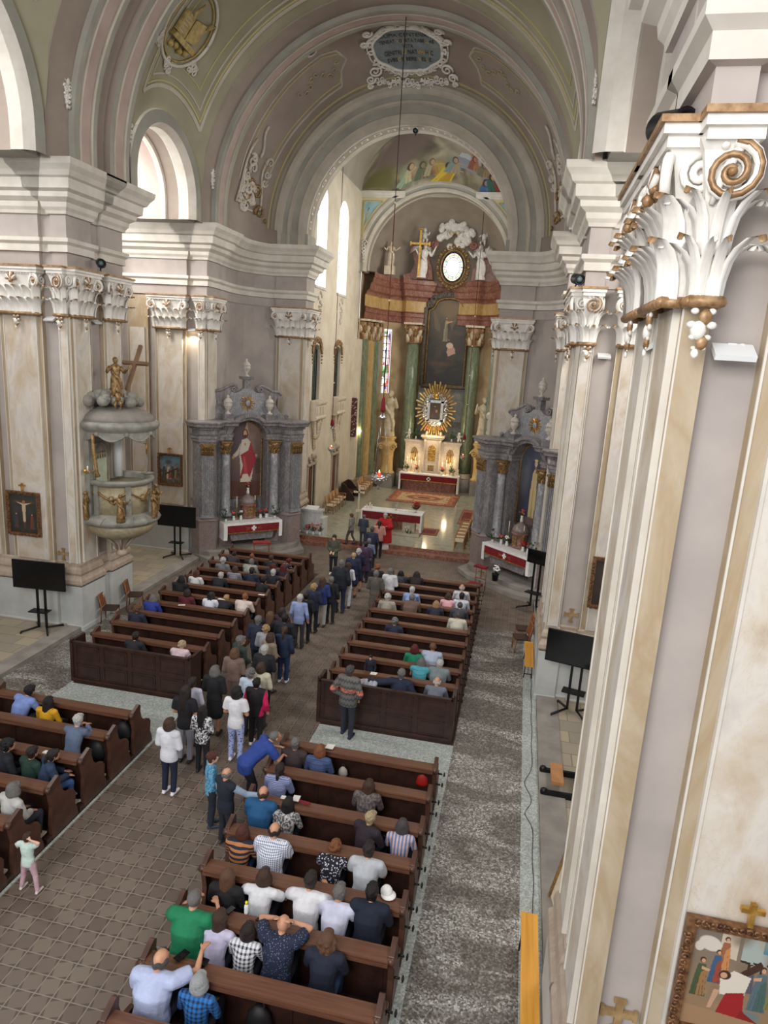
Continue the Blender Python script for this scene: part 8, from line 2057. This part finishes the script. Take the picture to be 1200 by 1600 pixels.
standing('brown haired woman in white jumper, navy trousers and white shoes', 262, 1132, 265, 1240, 'bob', 'brown', 'jumper', (228, 228, 234), (26, 34, 58), 'clasp', R(-5), shoes=(232, 232, 236))
standing('woman with short auburn hair in teal patterned shirt, turned sideways', 333, 1184, 330, 1290, 'short', 'auburn', 'shirt', ((46, 120, 160), 'mottle', (110, 160, 186)), (34, 40, 54), 'clasp', R(-60), kind='shirt', face=True, shoes=(50, 60, 74), skin='l')
standing('grey haired man in navy vest over pale sleeves reaching to the pew end', 347, 1210, 352, 1320, 'bald', 'grey', 'jumper', (150, 170, 192), (34, 36, 48), 'reach', R(-25), kind='shirt', shoes=(60, 60, 60), fat=.5)
p_ = D2.objects[-1] if False else None
vt = [o for o in COL.objects if o.get('label', '').startswith('grey haired man in navy vest over')][0]
o = D2.objects.new('vest', top_mesh('reach', 'cap', 'vest', .5)); COL.objects.link(o); o.parent = vt; setm(o, cloth((28, 34, 48)))
standing('man in royal blue polo bending over the pew end', 411, 1172, 392, 1260, 'buzz', 'grey', 'polo_shirt', (44, 70, 150), (30, 32, 46), 'bend', R(-50), sleeve='short', kind='shirt', fat=.8, sc=1.04)
standing('grey haired man in patterned knitted jumper standing behind the pew screen', 539, 1049, 541, 1152, 'short', 'dgrey', 'jumper', ((104, 100, 96), 'knit', (70, 72, 74)), (46, 50, 62), 'hips', R(-12), fat=.6, shoes=(34, 40, 66))
queue('grey haired man in grey brown coat standing at the first right pew', 588, 897, 'short', 'grey', 'coat', (92, 86, 80), (48, 46, 48), h=1.02, kind='coat')
queue('grey haired person in white jacket standing in the second right pew', 610, 893, 'short', 'grey', 'jacket', (222, 222, 228), (120, 120, 124), h=.98)
queue('light brown haired woman in black jacket ahead of the grey coat', 590, 887, 'perm', 'ginger', 'jacket', (34, 32, 36), (34, 34, 40), h=.95)
standing('small girl in mint top and pink tights standing in the aisle', 49, 1318, 47, 1392, 'bun', 'brown', 't_shirt', (206, 226, 216), (206, 170, 180), 'armsup', 0, sc=.62, sleeve='short', kind='shirt', shoes=(216, 200, 200), skin='l')
# ---- small belongings
def bag(px, py, z, s_, col, lab, red=False):
    p = onz(px, py, z); t = thing('bag', lab, 'bag', (p.x, p.y, z-s_*.5)); mb = MB(); mb.tube([(0, 0, 0), (0, 0, s_*.25), (0, 0, s_*.7), (0, 0, s_)], [s_*.42, s_*.5, s_*.42, s_*.16], 10, flat=.6); mb.build('pouch', plain(lab[:18], col, .6), t)
    mb = MB(); mb.tube([(-s_*.2, 0, s_*.9)]+[(s_*.2*-math.cos(PI*i/8), 0, s_*.9+s_*.4*math.sin(PI*i/8)) for i in range(9)], s_*.035, 5); mb.build('strap', plain('strap dark', (40, 34, 32), .6), t)
bag(660, 1217, .62, .28, (170, 26, 22), 'bright red bag hanging in the front rear pew')
bag(505, 1285, .55, .3, (110, 66, 46), 'brown woven handbag on a right rear pew seat')
bag(192, 1140, .6, .4, (24, 24, 28), 'black backpack on the end of a left rear pew')
bag(152, 1170, .55, .4, (22, 22, 26), 'black backpack on the seat beside the white haired man')
bag(536, 1205, .62, .2, (190, 180, 170), 'pale handled bag on the second rear pew')
bag(560, 1594, .6, .3, (150, 176, 186), 'pale blue bag at the bottom edge near the aisle')
bag(405, 1590, .5, .36, (30, 28, 30), 'black handbag beside the silver haired woman')
def onboard(px, py, dims, mat, lab, nm, cat, rz=0, z=1.045):
    p = onz(px, py, z); mb = MB(); mb.box((0, 0, dims[2]/2), dims, rot=Matrix.Rotation(-.16, 3, 'X')); o = mb.build(nm, mat); o.location = (p.x, p.y, z-.012); o.rotation_euler.z = rz; tag(o, lab, cat)
m_paper = plain('paper', (226, 222, 214), .7)
onboard(284, 1492, (.1, .2, .012), m_screen, 'dark phone on the board next to the man in pale blue', 'phone', 'phone', -.3)
onboard(317, 1503, (.12, .12, .025), m_screen, 'black wallet on the board before the silver haired woman', 'wallet', 'wallet', -.1)
onboard(359, 1421, (.08, .16, .01), m_screen, 'black phone on the board beside the green polo', 'phone', 'phone', -.3)
onboard(408, 1434, (.08, .16, .01), m_screen, 'black phone on the board right of the yellow capped bottle', 'phone', 'phone', -.3)
onboard(516, 1166, (.16, .22, .012), m_paper, 'printed booklet on the front rear pew board', 'booklet', 'book')
onboard(463, 1247, (.12, .2, .012), m_paper, 'white booklet on the board by the patterned blouse', 'booklet', 'book', .1)
onboard(476, 1254, (.2, .05, .03), m_red, 'red spectacle case on the board beside a white booklet', 'spectacle_case', 'case', -.1)
onboard(584, 1052, (.16, .2, .012), m_paper, 'white paper on the board in front of the small boy', 'paper_sheet', 'paper')
onboard(409, 929, (.2, .14, .012), m_paper, 'white book on a left front pew board', 'booklet', 'book')
onboard(347, 936, (.24, .14, .012), m_paper, 'open book on a left front board near the bun', 'booklet', 'book')
onboard(284, 945, (.2, .12, .012), m_paper, 'open book on a left front board near the blue jacket', 'booklet', 'book', .4)
onboard(73, 1175, (.12, .1, .02), m_paper, 'folded tissue on the board beside the denim jacket', 'tissue', 'tissue')
onboard(443, 1246, (.08, .07, .03), m_paper, 'crumpled tissue on the board by the teal sweater', 'tissue', 'tissue')
p = onz(385, 1426, 1.04); t = thing('bottle', 'small water bottle with yellow cap on the board', 'bottle', (p.x, p.y, 1.03)); mb = MB(); mb.lathe([(.03, 0), (.032, .02), (.032, .12), (.014, .16)], n=12); mb.build('bottle_body', m_whitep, t); mb = MB(); mb.lathe([(.02, .155), (.02, .19)], n=10); mb.build('cap', plain('yellow cap', (230, 214, 30), .4), t)
p = onz(604, 1393, 1.04); t = thing('baseball_cap', 'white baseball cap lying on the pew board', 'cap', (p.x, p.y, 1.03)); mb = MB(); mb.lathe([(.09, 0), (.088, .04), (.06, .085), (.001, .1)], n=16); mb.build('crown', m_linen, t); mb = MB(); mb.lathe([(.05, .0), (.11, .0), (.11, .008), (.05, .01)], (.04, -.05, 0), 16); mb.build('brim', m_linen, t)
p = onz(568, 1067, 1.0); mb = MB()
for i in range(7): mb.tube([(-.32+.1*i, -.08, .0), (-.3+.1*i, 0, .09+.02*math.sin(i*2)), (-.3+.1*i, .1, .02)], .07, 8)
t = mb.build('folded_coat', cloth((172, 176, 188))); t.location = (p.x, 14.52, 1.02); tag(t, 'pale grey folded coat lying on top of the right pew screen', 'coat')
GR = {'flower_vase': 'flower vases on the altars', 'television_stand': 'televisions on stands', 'floodlight': 'floodlights on the piers', 'framed_picture': 'station pictures on the piers', 'consecration_cross': 'ochre crosses on the piers', 'person': 'people attending the mass', 'bag': 'bags in the pews', 'booklet': 'booklets on the pew boards', 'phone': 'phones on the pew boards', 'spotlight': 'black spotlights on the cornices', 'sanctuary_lamp': 'hanging silver lamps', 'wooden_chair': 'brown wooden chairs'}
for o in COL.objects:
    if o.parent is None and 'label' in o and 'group' not in o:
        k = o.name.split('.')[0]
        if k in GR: o['group'] = GR[k]
